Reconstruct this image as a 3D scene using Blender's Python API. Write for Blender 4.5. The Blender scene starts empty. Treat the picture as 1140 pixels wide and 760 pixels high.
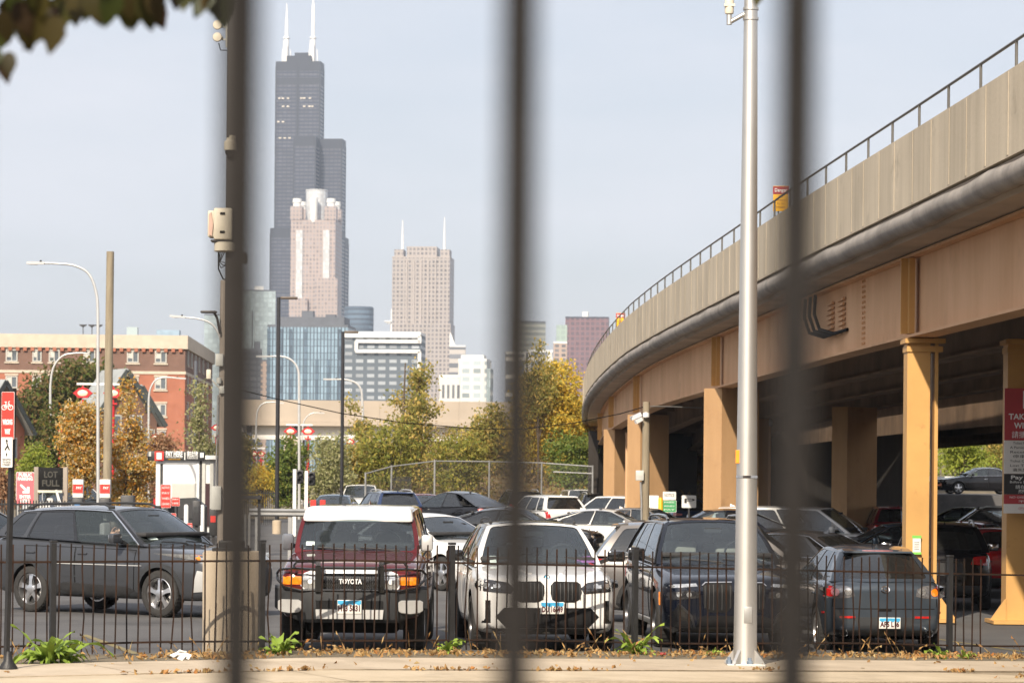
import bpy, bmesh, math, random
import numpy as np
from mathutils import Vector, Matrix
from mathutils.bvhtree import BVHTree
R = math.radians
random.seed(7)
SC = bpy.context.scene
COL = SC.collection

# ---------------------------------------------------------------- camera numbers
FOC, PX, PY, CZ, ROLL = 3300.0, 570.0, 531.0, 2.22, R(0.5)
CR, SR = math.cos(ROLL), math.sin(ROLL)

def P(px, py, d):
    """world point at distance d (m) seen at photo position px, py"""
    u, v = px - PX, PY - py
    return Vector(((u * CR - v * SR) / FOC * d, d, CZ + (u * SR + v * CR) / FOC * d))

def zg(x):
    return 0.0 if x < -2 else (-0.028 * (x + 2) if x < 8 else -0.28)

def G(px, d, z=None):
    """ground point seen in photo column px at distance d"""
    x = (px - PX) / FOC * d
    for _ in range(3):
        zz = zg(x) if z is None else z
        x = ((px - PX) * d / FOC - (zz - CZ) * SR) / CR
    return Vector((x, d, zg(x) if z is None else z))

# ---------------------------------------------------------------- mesh builder
class MB:
    def __init__(s):
        s.v, s.f, s.m = [], [], []
    def add(s, vs, fs, m=0):
        o = len(s.v)
        s.v += [tuple(p) for p in vs]
        s.f += [tuple(i + o for i in f) for f in fs]
        s.m += [m] * len(fs)
        return s
    def box(s, c, size, m=0, b=0.0, rot=None):
        x, y, z = (k / 2 for k in size)
        if b <= 0:
            vs = [Vector((sx * x, sy * y, sz * z)) for sz in (-1, 1) for sy in (-1, 1) for sx in (-1, 1)]
            fs = [(0, 2, 3, 1), (4, 5, 7, 6), (0, 1, 5, 4), (2, 6, 7, 3), (0, 4, 6, 2), (1, 3, 7, 5)]
        else:
            b = min(b, x * .95, y * .95, z * .95)
            bm = bmesh.new()
            bmesh.ops.create_cube(bm, size=2)
            for q in bm.verts:
                q.co = Vector((q.co.x * x, q.co.y * y, q.co.z * z))
            bmesh.ops.bevel(bm, geom=bm.edges[:], offset=b, segments=2, affect='EDGES', profile=.5)
            bm.verts.index_update()
            vs = [q.co.copy() for q in bm.verts]
            fs = [tuple(q.index for q in f.verts) for f in bm.faces]
            bm.free()
        if rot is not None:
            M = Matrix.Rotation(rot, 3, 'Z') if not isinstance(rot, Matrix) else rot
            vs = [M @ q for q in vs]
        c = Vector(c)
        return s.add([q + c for q in vs], fs, m)
    def bar(s, p0, p1, w, h, m=0, up=(0, 0, 1)):
        p0, p1 = Vector(p0), Vector(p1)
        d = (p1 - p0).normalized()
        up = Vector(up)
        if abs(d.dot(up)) > .98: up = Vector((0, 1, 0))
        a = d.cross(up).normalized(); c = a.cross(d)
        vs = [p + a * i * w / 2 + c * j * h / 2 for p in (p0, p1) for (i, j) in ((-1, -1), (1, -1), (1, 1), (-1, 1))]
        return s.add(vs, [(0, 3, 2, 1), (4, 5, 6, 7), (0, 1, 5, 4), (1, 2, 6, 5), (2, 3, 7, 6), (3, 0, 4, 7)], m)
    def tube(s, pts, r, n=8, m=0, caps=True):
        pts = [Vector(p) for p in pts]
        rs = r if isinstance(r, (list, tuple)) else [r] * len(pts)
        vs, fs = [], []
        ref = None
        for i, p in enumerate(pts):
            d = (pts[min(i + 1, len(pts) - 1)] - pts[max(i - 1, 0)])
            d = d.normalized() if d.length > 1e-9 else Vector((0, 0, 1))
            if ref is None:
                ref = Vector((1, 0, 0)) if abs(d.x) < .8 else Vector((0, 1, 0))
            a = (ref - d * ref.dot(d)).normalized(); ref = a
            c = d.cross(a)
            for k in range(n):
                t = 2 * math.pi * k / n
                vs.append(p + (a * math.cos(t) + c * math.sin(t)) * rs[i])
        for i in range(len(pts) - 1):
            for k in range(n):
                k2 = (k + 1) % n
                fs.append((i * n + k, i * n + k2, (i + 1) * n + k2, (i + 1) * n + k))
        if caps:
            fs.append(tuple(range(n))[::-1]); fs.append(tuple(range((len(pts) - 1) * n, len(pts) * n)))
        return s.add(vs, fs, m)
    def lathe(s, prof, n=24, m=0, c=(0, 0, 0), axis='Z', closed=False):
        vs, fs = [], []
        for (r, z) in prof:
            for k in range(n):
                t = 2 * math.pi * k / n
                a, b = r * math.cos(t), r * math.sin(t)
                vs.append(Vector((a, b, z)) if axis == 'Z' else (Vector((a, z, b)) if axis == 'Y' else Vector((z, a, b))))
        L = len(prof)
        for i in range(L if closed else L - 1):
            for k in range(n):
                k2 = (k + 1) % n; j = (i + 1) % L
                fs.append((i * n + k, i * n + k2, j * n + k2, j * n + k))
        if not closed:
            fs.append(tuple(range(n))[::-1]); fs.append(tuple(range((L - 1) * n, L * n)))
        c = Vector(c)
        return s.add([q + c for q in vs], fs, m)
    def prism(s, out, t0, t1, m=0, fn=None):
        """outline (a,b) extruded from t0 to t1; fn maps (a,b,t) to a point"""
        fn = fn or (lambda a, b, t: (a, b, t))
        n = len(out)
        vs = [fn(a, b, t0) for a, b in out] + [fn(a, b, t1) for a, b in out]
        fs = [tuple(range(n))[::-1], tuple(range(n, 2 * n))] + [(i, (i + 1) % n, n + (i + 1) % n, n + i) for i in range(n)]
        return s.add(vs, fs, m)
    def grid(s, fn, nu, nv, m=0, flip=False):
        vs = [fn(i / nu, j / nv) for j in range(nv + 1) for i in range(nu + 1)]
        w = nu + 1
        fs = [(j * w + i, j * w + i + 1, (j + 1) * w + i + 1, (j + 1) * w + i) for j in range(nv) for i in range(nu)]
        if flip: fs = [f[::-1] for f in fs]
        return s.add(vs, fs, m)
    def mesh(s, name, angle=38, fix=True):
        me = bpy.data.meshes.new(name)
        me.from_pydata(s.v, [], s.f)
        me.polygons.foreach_set('material_index', s.m)
        if fix and len(s.f) < 60000:
            bm = bmesh.new(); bm.from_mesh(me)
            bmesh.ops.recalc_face_normals(bm, faces=bm.faces[:])
            bm.to_mesh(me); bm.free()
        me.polygons.foreach_set('use_smooth', [bool(angle)] * len(me.polygons))
        if angle: me.set_sharp_from_angle(angle=R(angle))
        me.update()
        return me
    def build(s, name, mats, parent=None, angle=38, fix=True):
        return link(name, s.mesh(name, angle, fix), mats, parent)

def link(name, me, mats, parent=None):
    if not isinstance(mats, (list, tuple)): mats = [mats]
    if not me.materials:
        for m in mats: me.materials.append(m)
    o = bpy.data.objects.new(name, me)
    COL.objects.link(o)
    if parent: o.parent = parent
    return o

def tag(o, label=None, cat=None, group=None, kind=None):
    if label: o['label'] = label
    if cat: o['category'] = cat
    if group: o['group'] = group
    if kind: o['kind'] = kind
    return o

def thing(name, label, cat, loc=(0, 0, 0), rz=0, group=None):
    o = bpy.data.objects.new(name, None); COL.objects.link(o)
    o.location = loc; o.rotation_euler = (0, 0, rz); o.empty_display_size = .2
    return tag(o, label, cat, group)

def copy_tree(o, parent=None):
    c = o.copy(); COL.objects.link(c)
    if parent: c.parent = parent
    for ch in list(o.children): copy_tree(ch, c)
    return c

def text_mesh(body, size, ext=.002, align='CENTER', bold=0.0, space=1.0):
    cu = bpy.data.curves.new('lettering', 'FONT')
    cu.body = body; cu.size = size; cu.extrude = ext; cu.align_x = align; cu.align_y = 'CENTER'
    cu.offset = bold; cu.space_character = space; cu.resolution_u = 2
    o = bpy.data.objects.new('lettering', cu); COL.objects.link(o)
    dg = bpy.context.evaluated_depsgraph_get(); dg.update()
    me = bpy.data.meshes.new_from_object(o.evaluated_get(dg))
    bpy.data.objects.remove(o); me.name = 'lettering'
    return me

def text(body, size, mt, parent, loc, rot, ext=.002, align='CENTER', bold=0.0, width=None, name='lettering'):
    me = text_mesh(body, size, ext, align, bold)
    me.materials.clear(); me.materials.append(mt)
    o = bpy.data.objects.new(name, me); COL.objects.link(o); o.parent = parent
    o.location = loc; o.rotation_euler = rot
    if width:
        w = max((v.co.x for v in me.vertices), default=1) - min((v.co.x for v in me.vertices), default=0)
        if w > 0: o.scale = (width / w, 1, 1)
    return o

# ---------------------------------------------------------------- materials
def newmat(name):
    m = bpy.data.materials.new(name); m.use_nodes = True
    nt = m.node_tree; nt.nodes.clear()
    out = nt.nodes.new('ShaderNodeOutputMaterial')
    return m, nt, out

def lin(c):
    return tuple((x / 12.92 if x <= .04045 else ((x + .055) / 1.055) ** 2.4) for x in (k / 255 for k in c))

def pm(name, col, rough=.6, metal=0., var=.12, scale=3., bump=0., coat=0., col2=None, stretch=(1, 1, 1), spec=.5, detail=6., rvar=.0, bscale=None):
    m, nt, out = newmat(name)
    N, L = nt.nodes.new, nt.links.new
    b = N('ShaderNodeBsdfPrincipled'); L(b.outputs[0], out.inputs[0])
    b.inputs['Roughness'].default_value = rough; b.inputs['Metallic'].default_value = metal
    b.inputs['Coat Weight'].default_value = coat; b.inputs['Coat Roughness'].default_value = .04
    b.inputs['Specular IOR Level'].default_value = spec
    if var <= 0 and col2 is None and bump == 0:
        b.inputs['Base Color'].default_value = (*col, 1); return m
    tc = N('ShaderNodeTexCoord'); mp = N('ShaderNodeMapping'); L(tc.outputs['Object'], mp.inputs[0])
    mp.inputs['Scale'].default_value = stretch
    nz = N('ShaderNodeTexNoise'); L(mp.outputs[0], nz.inputs['Vector'])
    nz.inputs['Scale'].default_value = scale; nz.inputs['Detail'].default_value = detail; nz.inputs['Roughness'].default_value = .6
    cr = N('ShaderNodeValToRGB'); L(nz.outputs['Fac'], cr.inputs[0])
    cr.color_ramp.elements[0].position = .32; cr.color_ramp.elements[1].position = .68
    c2 = col2 or tuple(min(1, k * (1 + var)) for k in col)
    c1 = col if col2 else tuple(k * (1 - var) for k in col)
    cr.color_ramp.elements[0].color = (*c1, 1); cr.color_ramp.elements[1].color = (*c2, 1)
    L(cr.outputs[0], b.inputs['Base Color'])
    if rvar > 0:
        mr = N('ShaderNodeMapRange'); L(nz.outputs['Fac'], mr.inputs[0])
        mr.inputs[3].default_value = rough - rvar; mr.inputs[4].default_value = rough + rvar
        L(mr.outputs[0], b.inputs['Roughness'])
    if bump > 0:
        n2 = N('ShaderNodeTexNoise'); L(mp.outputs[0], n2.inputs['Vector'])
        n2.inputs['Scale'].default_value = bscale or scale * 8; n2.inputs['Detail'].default_value = 4
        bp = N('ShaderNodeBump'); L(n2.outputs['Fac'], bp.inputs['Height'])
        bp.inputs['Strength'].default_value = bump; bp.inputs['Distance'].default_value = .02
        L(bp.outputs[0], b.inputs['Normal'])
    return m

def leafmat(name, cols, rough=.55, trans=.35):
    """foliage: each leaf takes its own colour out of the list"""
    m, nt, out = newmat(name)
    N, L = nt.nodes.new, nt.links.new
    g = N('ShaderNodeNewGeometry'); cr = N('ShaderNodeValToRGB'); L(g.outputs['Random Per Island'], cr.inputs[0])
    e = cr.color_ramp.elements
    while len(e) < len(cols): e.new(.5)
    for i, c in enumerate(cols):
        e[i].position = i / max(1, len(cols) - 1); e[i].color = (*c, 1)
    d = N('ShaderNodeBsdfPrincipled'); L(cr.outputs[0], d.inputs['Base Color']); d.inputs['Roughness'].default_value = rough
    d.inputs['Specular IOR Level'].default_value = .3
    t = N('ShaderNodeBsdfTranslucent'); L(cr.outputs[0], t.inputs['Color'])
    mx = N('ShaderNodeMixShader'); mx.inputs[0].default_value = trans
    L(d.outputs[0], mx.inputs[1]); L(t.outputs[0], mx.inputs[2]); L(mx.outputs[0], out.inputs[0])
    return m

def glassmat(name, tint, dust_sheen=.03, ior=1.9, rough=.02, dust_sheen_col=(.5, .5, .48)):
    m, nt, out = newmat(name)
    N, L = nt.nodes.new, nt.links.new
    tr = N('ShaderNodeBsdfTransparent'); tr.inputs[0].default_value = (*tint, 1)
    df = N('ShaderNodeBsdfDiffuse'); df.inputs[0].default_value = (*dust_sheen_col, 1)  # film colour: dust, plus bluish sky reflection painted in for car glass
    m1 = N('ShaderNodeMixShader'); m1.inputs[0].default_value = dust_sheen
    L(tr.outputs[0], m1.inputs[1]); L(df.outputs[0], m1.inputs[2])
    gl = N('ShaderNodeBsdfGlossy'); gl.inputs['Roughness'].default_value = rough; gl.inputs[0].default_value = (.9, .95, 1, 1)
    fr = N('ShaderNodeFresnel'); fr.inputs[0].default_value = ior
    m2 = N('ShaderNodeMixShader'); L(fr.outputs[0], m2.inputs[0]); L(m1.outputs[0], m2.inputs[1]); L(gl.outputs[0], m2.inputs[2])
    L(m2.outputs[0], out.inputs[0])
    return m

def facade(name, wall, glass, fw, fh, mx=.25, my=.35, grough=.25, var=.25, metal=0., off=0., rough=.7):
    """window grid from object coordinates: floors of height fh, bays of width fw (pattern of the far facades)"""
    m, nt, out = newmat(name)
    N, L = nt.nodes.new, nt.links.new
    tc = N('ShaderNodeTexCoord'); sp = N('ShaderNodeSeparateXYZ'); L(tc.outputs['Object'], sp.inputs[0])
    nn = N('ShaderNodeNewGeometry')
    def math_(op, a, b=None):
        q = N('ShaderNodeMath'); q.operation = op
        for i, k in enumerate((a, b)):
            if k is None: continue
            if isinstance(k, (int, float)): q.inputs[i].default_value = k
            else: L(k, q.inputs[i])
        return q.outputs[0]
    # wall-parallel coordinate: x on faces that look along y, y on the others
    ob = N('ShaderNodeVectorTransform'); ob.vector_type = 'NORMAL'; ob.convert_from = 'WORLD'; ob.convert_to = 'OBJECT'
    L(nn.outputs['True Normal'], ob.inputs[0]); sn = N('ShaderNodeSeparateXYZ'); L(ob.outputs[0], sn.inputs[0])
    isx = math_('GREATER_THAN', math_('ABSOLUTE', sn.outputs[0]), .7)
    h = math_('ADD', math_('MULTIPLY', sp.outputs[1], isx), math_('MULTIPLY', sp.outputs[0], math_('SUBTRACT', 1., isx)))
    hu = math_('DIVIDE', math_('ADD', h, 5000. + off), fw); vu = math_('DIVIDE', math_('ADD', sp.outputs[2], 1000.), fh)
    fu = math_('FRACT', hu); fv = math_('FRACT', vu)
    iu = math_('MULTIPLY', math_('GREATER_THAN', fu, mx / 2), math_('LESS_THAN', fu, 1 - mx / 2))
    iv = math_('MULTIPLY', math_('GREATER_THAN', fv, my / 2), math_('LESS_THAN', fv, 1 - my / 2))
    flat = math_('LESS_THAN', math_('ABSOLUTE', sn.outputs[2]), .5)
    w = math_('MULTIPLY', math_('MULTIPLY', iu, iv), flat)
    cb = N('ShaderNodeCombineXYZ'); L(math_('FLOOR', hu), cb.inputs[0]); L(math_('FLOOR', vu), cb.inputs[1]); L(isx, cb.inputs[2])
    wn = N('ShaderNodeTexWhiteNoise'); L(cb.outputs[0], wn.inputs[0])
    gc = N('ShaderNodeMix'); gc.data_type = 'RGBA'
    gc.inputs[6].default_value = (*[k * (1 - var) for k in glass], 1); gc.inputs[7].default_value = (*[min(1, k * (1 + var)) for k in glass], 1)
    L(wn.outputs['Value'], gc.inputs[0])
    nz = N('ShaderNodeTexNoise'); L(tc.outputs['Object'], nz.inputs['Vector']); nz.inputs['Scale'].default_value = .05
    wc = N('ShaderNodeMix'); wc.data_type = 'RGBA'; L(nz.outputs[0], wc.inputs[0])
    wc.inputs[6].default_value = (*[k * .88 for k in wall], 1); wc.inputs[7].default_value = (*[min(1, k * 1.1) for k in wall], 1)
    mc = N('ShaderNodeMix'); mc.data_type = 'RGBA'; L(w, mc.inputs[0]); L(wc.outputs[2], mc.inputs[6]); L(gc.outputs[2], mc.inputs[7])
    b = N('ShaderNodeBsdfPrincipled'); L(mc.outputs[2], b.inputs['Base Color']); L(b.outputs[0], out.inputs[0])
    b.inputs['Metallic'].default_value = metal
    mr = N('ShaderNodeMapRange'); L(w, mr.inputs[0]); mr.inputs[3].default_value = rough; mr.inputs[4].default_value = grough
    L(mr.outputs[0], b.inputs['Roughness'])
    return m

MT = {}
def M_(k): return MT[k]
MT['black_plastic'] = pm('black_plastic', (.022, .022, .023), .55, var=.2, scale=20, bump=.1)
MT['grey_plastic'] = pm('grey_plastic', (.030, .032, .035), .5, var=.12, scale=12, bump=.08)
MT['gloss_black'] = pm('gloss_black', (.012, .012, .013), .12, var=.2, scale=6, coat=.6)
MT['rubber'] = pm('rubber', (.028, .027, .026), .85, var=.3, scale=9, bump=.3)
MT['alloy'] = pm('alloy', (.62, .62, .63), .28, metal=.9, var=.08, scale=8)
MT['alloy_dark'] = pm('alloy_dark', (.07, .07, .075), .3, metal=.7, var=.1, scale=8)
MT['silver_paint'] = pm('silver_paint', (.55, .55, .54), .38, metal=.35, var=.06, scale=6)
MT['chrome'] = pm('chrome', (.78, .78, .78), .12, metal=1., var=.04, scale=5)
MT['disc'] = pm('brake_disc', (.1, .1, .1), .4, metal=.8, var=.2, scale=10)
MT['interior'] = pm('interior_black', (.03, .03, .032), .8, var=.25, scale=7)
MT['interior_grey'] = pm('interior_grey', (.16, .16, .17), .8, var=.15, scale=7)
MT['interior_tan'] = pm('interior_cream', (.5, .46, .42), .7, var=.12, scale=7)
MT['seam'] = pm('seam_black', (.006, .006, .006), .7, var=.2, scale=8, spec=.2)
MT['glass'] = glassmat('car_glass', (.60, .68, .68), .045, 1.75, .015, (.42, .5, .56))
MT['glass_clear'] = glassmat('clear_glass', (.86, .92, .90), .05, 1.6, .015, (.42, .52, .54))
MT['glass_dark'] = glassmat('tinted_glass', (.12, .13, .14), .03)
MT['lamp_clear'] = pm('lamp_clear', (.62, .63, .63), .08, metal=.75, var=.25, scale=14, coat=1.)
MT['lamp_dark'] = pm('lamp_dark', (.035, .036, .04), .08, metal=.2, var=.6, scale=18, coat=1.)
MT['lamp_white'] = pm('lamp_white', (.8, .8, .8), .15, var=.1, scale=20, coat=1.)
MT['lamp_red'] = pm('lamp_red', (.42, .012, .012), .1, var=.3, scale=15, coat=1.)
MT['lamp_pink'] = pm('lamp_pink', (.55, .2, .2), .1, var=.3, scale=15, coat=1.)
MT['lamp_amber'] = pm('lamp_amber', (.75, .22, .012), .12, var=.3, scale=25, coat=1.)
MT['plate_white'] = pm('plate_white', (.74, .73, .69), .45, var=.06, scale=20)
MT['plate_blue'] = pm('plate_blue', (.05, .36, .62), .45, var=.2, scale=25)
MT['plate_text'] = pm('plate_text', (.07, .008, .015), .5, var=0)
MT['mesh_grille'] = pm('mesh_grille', (.008, .008, .009), .6, var=.3, scale=40, spec=.2)
MT['lamp_smoke'] = pm('lamp_smoke', (.20, .20, .21), .12, metal=.5, var=.4, scale=18, coat=1.)
MT['sticker'] = pm('sticker', (.6, .72, .68), .5, var=.15, scale=30)
# ================================================================ CARS (x forward, y to the car's left, z up)
def lerp(a, b, t): return a + (b - a) * t
def tab(T, x):
    T = sorted(T)
    if x <= T[0][0]: return T[0][1]
    for (a, p), (b, q) in zip(T, T[1:]):
        if x <= b: return lerp(p, q, (x - a) / (b - a))
    return T[-1][1]

SEC = [(0, 0), (.55, 0), (.86, .015), (.945, .07), (.975, .22), (1.0, .50), (.995, .70), (.975, .86), (.93, .955), (.86, 1.0), (.45, 1.0), (0, 1.0)]

def body_mesh(p):
    f, r, hw = p['front'], p['rear'], p['hw']
    zb, zn, zc, xc, zbr, xrb, zt = p['zb'], p['zn'], p['zc'], p['xc'], p['zbr'], p['xrb'], p['zt']
    xf, xr = p['xf'], p['xr']
    bl = p.get('blunt', 0.0); blr = p.get('blunt_r', .25)
    top = [(f - .14, zn), (lerp(f - .14, xc, .5), lerp(zn, zc, .58)), (xc, zc), (xrb, zbr), (r + .06, zt)]
    w = lambda k, q: hw * lerp(k, 1.0, q)
    st = [(f, w(.62, bl), zb + .16, zn - .20), (f - .035, w(.78, bl), zb + .07, zn - .07), (f - .14, w(.88, bl), zb + .02, zn),
          (f - .38, w(.955, bl), zb, None), (xf + .2, hw * .99, zb, None), (xf - .25, hw * 1.0, zb, None), (xc, hw * .985, zb, None),
          (lerp(xc, xr, .33), hw * .975, zb, None), (lerp(xc, xr, .66), hw * .98, zb, None), (xr + .25, hw * .995, zb, None), (xr - .25, hw * .985, zb, None),
          (lerp(xr - .25, r + .18, .6), w(.95, blr), zb + .02, None), (r + .14, w(.88, blr), zb + .05, None),
          (r + .035, w(.80, blr), zb + .1, zt - .03), (r, w(.66, blr), zb + .2, zt - .14)]
    if 'st_fix' in p: st = p['st_fix'](st)
    st = [(x, ww, b, tab(top, x) if t is None else t) for x, ww, b, t in st]
    cr = p.get('crown', .035)
    vs, fs = [], []
    n = None
    for (x, ww, b, t) in st:
        H = t - b
        half = [(a * ww, b + h * H + (cr * (1 - (a ** 2)) if i >= 9 else 0)) for i, (a, h) in enumerate(SEC)]
        ring = [(y, z) for y, z in half] + [(-y, z) for y, z in half[-2:0:-1]]
        n = len(ring)
        vs += [(x, y, z) for y, z in ring]
    for i in range(len(st) - 1):
        for k in range(n):
            k2 = (k + 1) % n
            fs.append((i * n + k, i * n + k2, (i + 1) * n + k2, (i + 1) * n + k))
    # grid caps on both ends
    h = n // 2
    for base, fl in ((0, 1), ((len(st) - 1) * n, 0)):
        for k in range(h):
            a, b_, c, d = base + k, base + k + 1, base + (n - k - 1) % n, base + (n - k) % n
            q = [a, b_, c, d]
            q = [v for i, v in enumerate(q) if v not in q[:i]]
            if len(q) >= 3: fs.append(tuple(q[::-1] if fl else q))
    me = bpy.data.meshes.new('body'); me.from_pydata(vs, [], fs)
    bm = bmesh.new(); bm.from_mesh(me); bmesh.ops.recalc_face_normals(bm, faces=bm.faces[:]); bm.to_mesh(me); bm.free()
    o = bpy.data.objects.new('body_tmp', me); COL.objects.link(o)
    s = o.modifiers.new('s', 'SUBSURF'); s.levels = 2; s.render_levels = 2
    dg = bpy.context.evaluated_depsgraph_get()
    m2 = bpy.data.meshes.new_from_object(o.evaluated_get(dg))
    bm = bmesh.new(); bm.from_mesh(m2); bvh = BVHTree.FromBMesh(bm); bm.free()
    # wheel arches
    mb = MB()
    Rw = p['rw'] + p.get('arch', .055)
    for x in (xf, xr):
        for sg in (-1, 1):
            y0, y1 = sg * (hw - .34), sg * (hw + .3)
            mb.lathe([(Rw, y0), (Rw, y1)], 32, 0, (x, 0, p['rw'] + .01), 'Y')
    o.data = m2
    m2.materials.clear(); m2.materials.append(MT['paint_white'])
    cut = link('cut_tmp', mb.mesh('cut', None), MT['black_plastic'])
    bo = o.modifiers.clear() or o.modifiers.new('b', 'BOOLEAN')
    bo.operation = 'DIFFERENCE'; bo.object = cut; bo.solver = 'EXACT'; bo.material_mode = 'TRANSFER'
    dg = bpy.context.evaluated_depsgraph_get(); dg.update()
    m3 = bpy.data.meshes.new_from_object(o.evaluated_get(dg))
    bpy.data.objects.remove(o); bpy.data.objects.remove(cut)
    m3.polygons.foreach_set('use_smooth', [True] * len(m3.polygons)); m3.set_sharp_from_angle(angle=R(34))
    while len(m3.materials) < 2: m3.materials.append(MT['black_plastic'])
    m3.name = 'body'
    return m3, bvh

AX = {'front': (Vector((-1, 0, 0)), lambda a, b: Vector((6, a, b))), 'rear': (Vector((1, 0, 0)), lambda a, b: Vector((-6, a, b))),
      'left': (Vector((0, -1, 0)), lambda a, b: Vector((a, 4, b))), 'right': (Vector((0, 1, 0)), lambda a, b: Vector((a, -4, b))),
      'top': (Vector((0, 0, -1)), lambda a, b: Vector((a, b, 5)))}

def rrect(a0, a1, b0, b1, r=.03, n=4):
    r = min(r, abs(a1 - a0) / 2.01, abs(b1 - b0) / 2.01)
    o = []
    for cx, cy, t0 in ((a1 - r, b1 - r, 0), (a0 + r, b1 - r, 90), (a0 + r, b0 + r, 180), (a1 - r, b0 + r, 270)):
        for i in range(n + 1):
            t = R(t0 + 90 * i / n); o.append((cx + r * math.cos(t), cy + r * math.sin(t)))
    return o

def disc(a, b, r, n=20, ry=None):
    return [(a + r * math.cos(2 * math.pi * i / n), b + (ry or r) * math.sin(2 * math.pi * i / n)) for i in range(n)]

def patch(mb, bvh, side, out, off=.006, m=0, maxe=.10, skirt=.03, dm=None):
    """outline laid on the body from one side: a plate with its own edge thickness"""
    ax, org = AX[side]
    bm = bmesh.new()
    bm.faces.new([bm.verts.new((a, b, 0)) for a, b in out])
    bmesh.ops.triangulate(bm, faces=bm.faces[:])
    for _ in range(4):
        lng = [e for e in bm.edges if e.calc_length() > maxe]
        if not lng: break
        bmesh.ops.subdivide_edges(bm, edges=lng, cuts=1)
        bmesh.ops.triangulate(bm, faces=[f for f in bm.faces if len(f.verts) > 3])
    bm.verts.index_update()
    pts, last = [], None
    for v in bm.verts:
        o = org(v.co.x, v.co.y)
        hit = bvh.ray_cast(o, ax)
        if hit[0] is None or (hit[0] - o).length > (dm or 99):
            pts.append(None)
        else: pts.append(hit[0])
    good = [q for q in pts if q is not None]
    if not good: bm.free(); return
    k = max(range(3), key=lambda i: abs(ax[i]))
    avg = sum(q[k] for q in good) / len(good)
    for i, v in enumerate(bm.verts):
        if pts[i] is None:
            q = org(v.co.x, v.co.y); 
            nr = bvh.find_nearest(Vector([avg if j == k else q[j] for j in range(3)]))[0]
            q[k] = nr[k] if nr is not None else avg; pts[i] = q
    fr = [q - ax * off for q in pts]
    fs = [tuple(v.index for v in f.verts) for f in bm.faces]
    bd = [tuple(v.index for v in e.verts) for e in bm.edges if len(e.link_faces) == 1]
    bm.free()
    vs = list(fr); n = len(vs); bi = {}
    for e in bd:
        for i in e:
            if i not in bi: bi[i] = len(vs); vs.append(fr[i] + ax * (skirt + off))
    fs += [(a, b, bi[b], bi[a]) for a, b in bd]
    mb.add(vs, fs, m)

def mir(out): return [(-a, b) for a, b in out][::-1]

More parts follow.
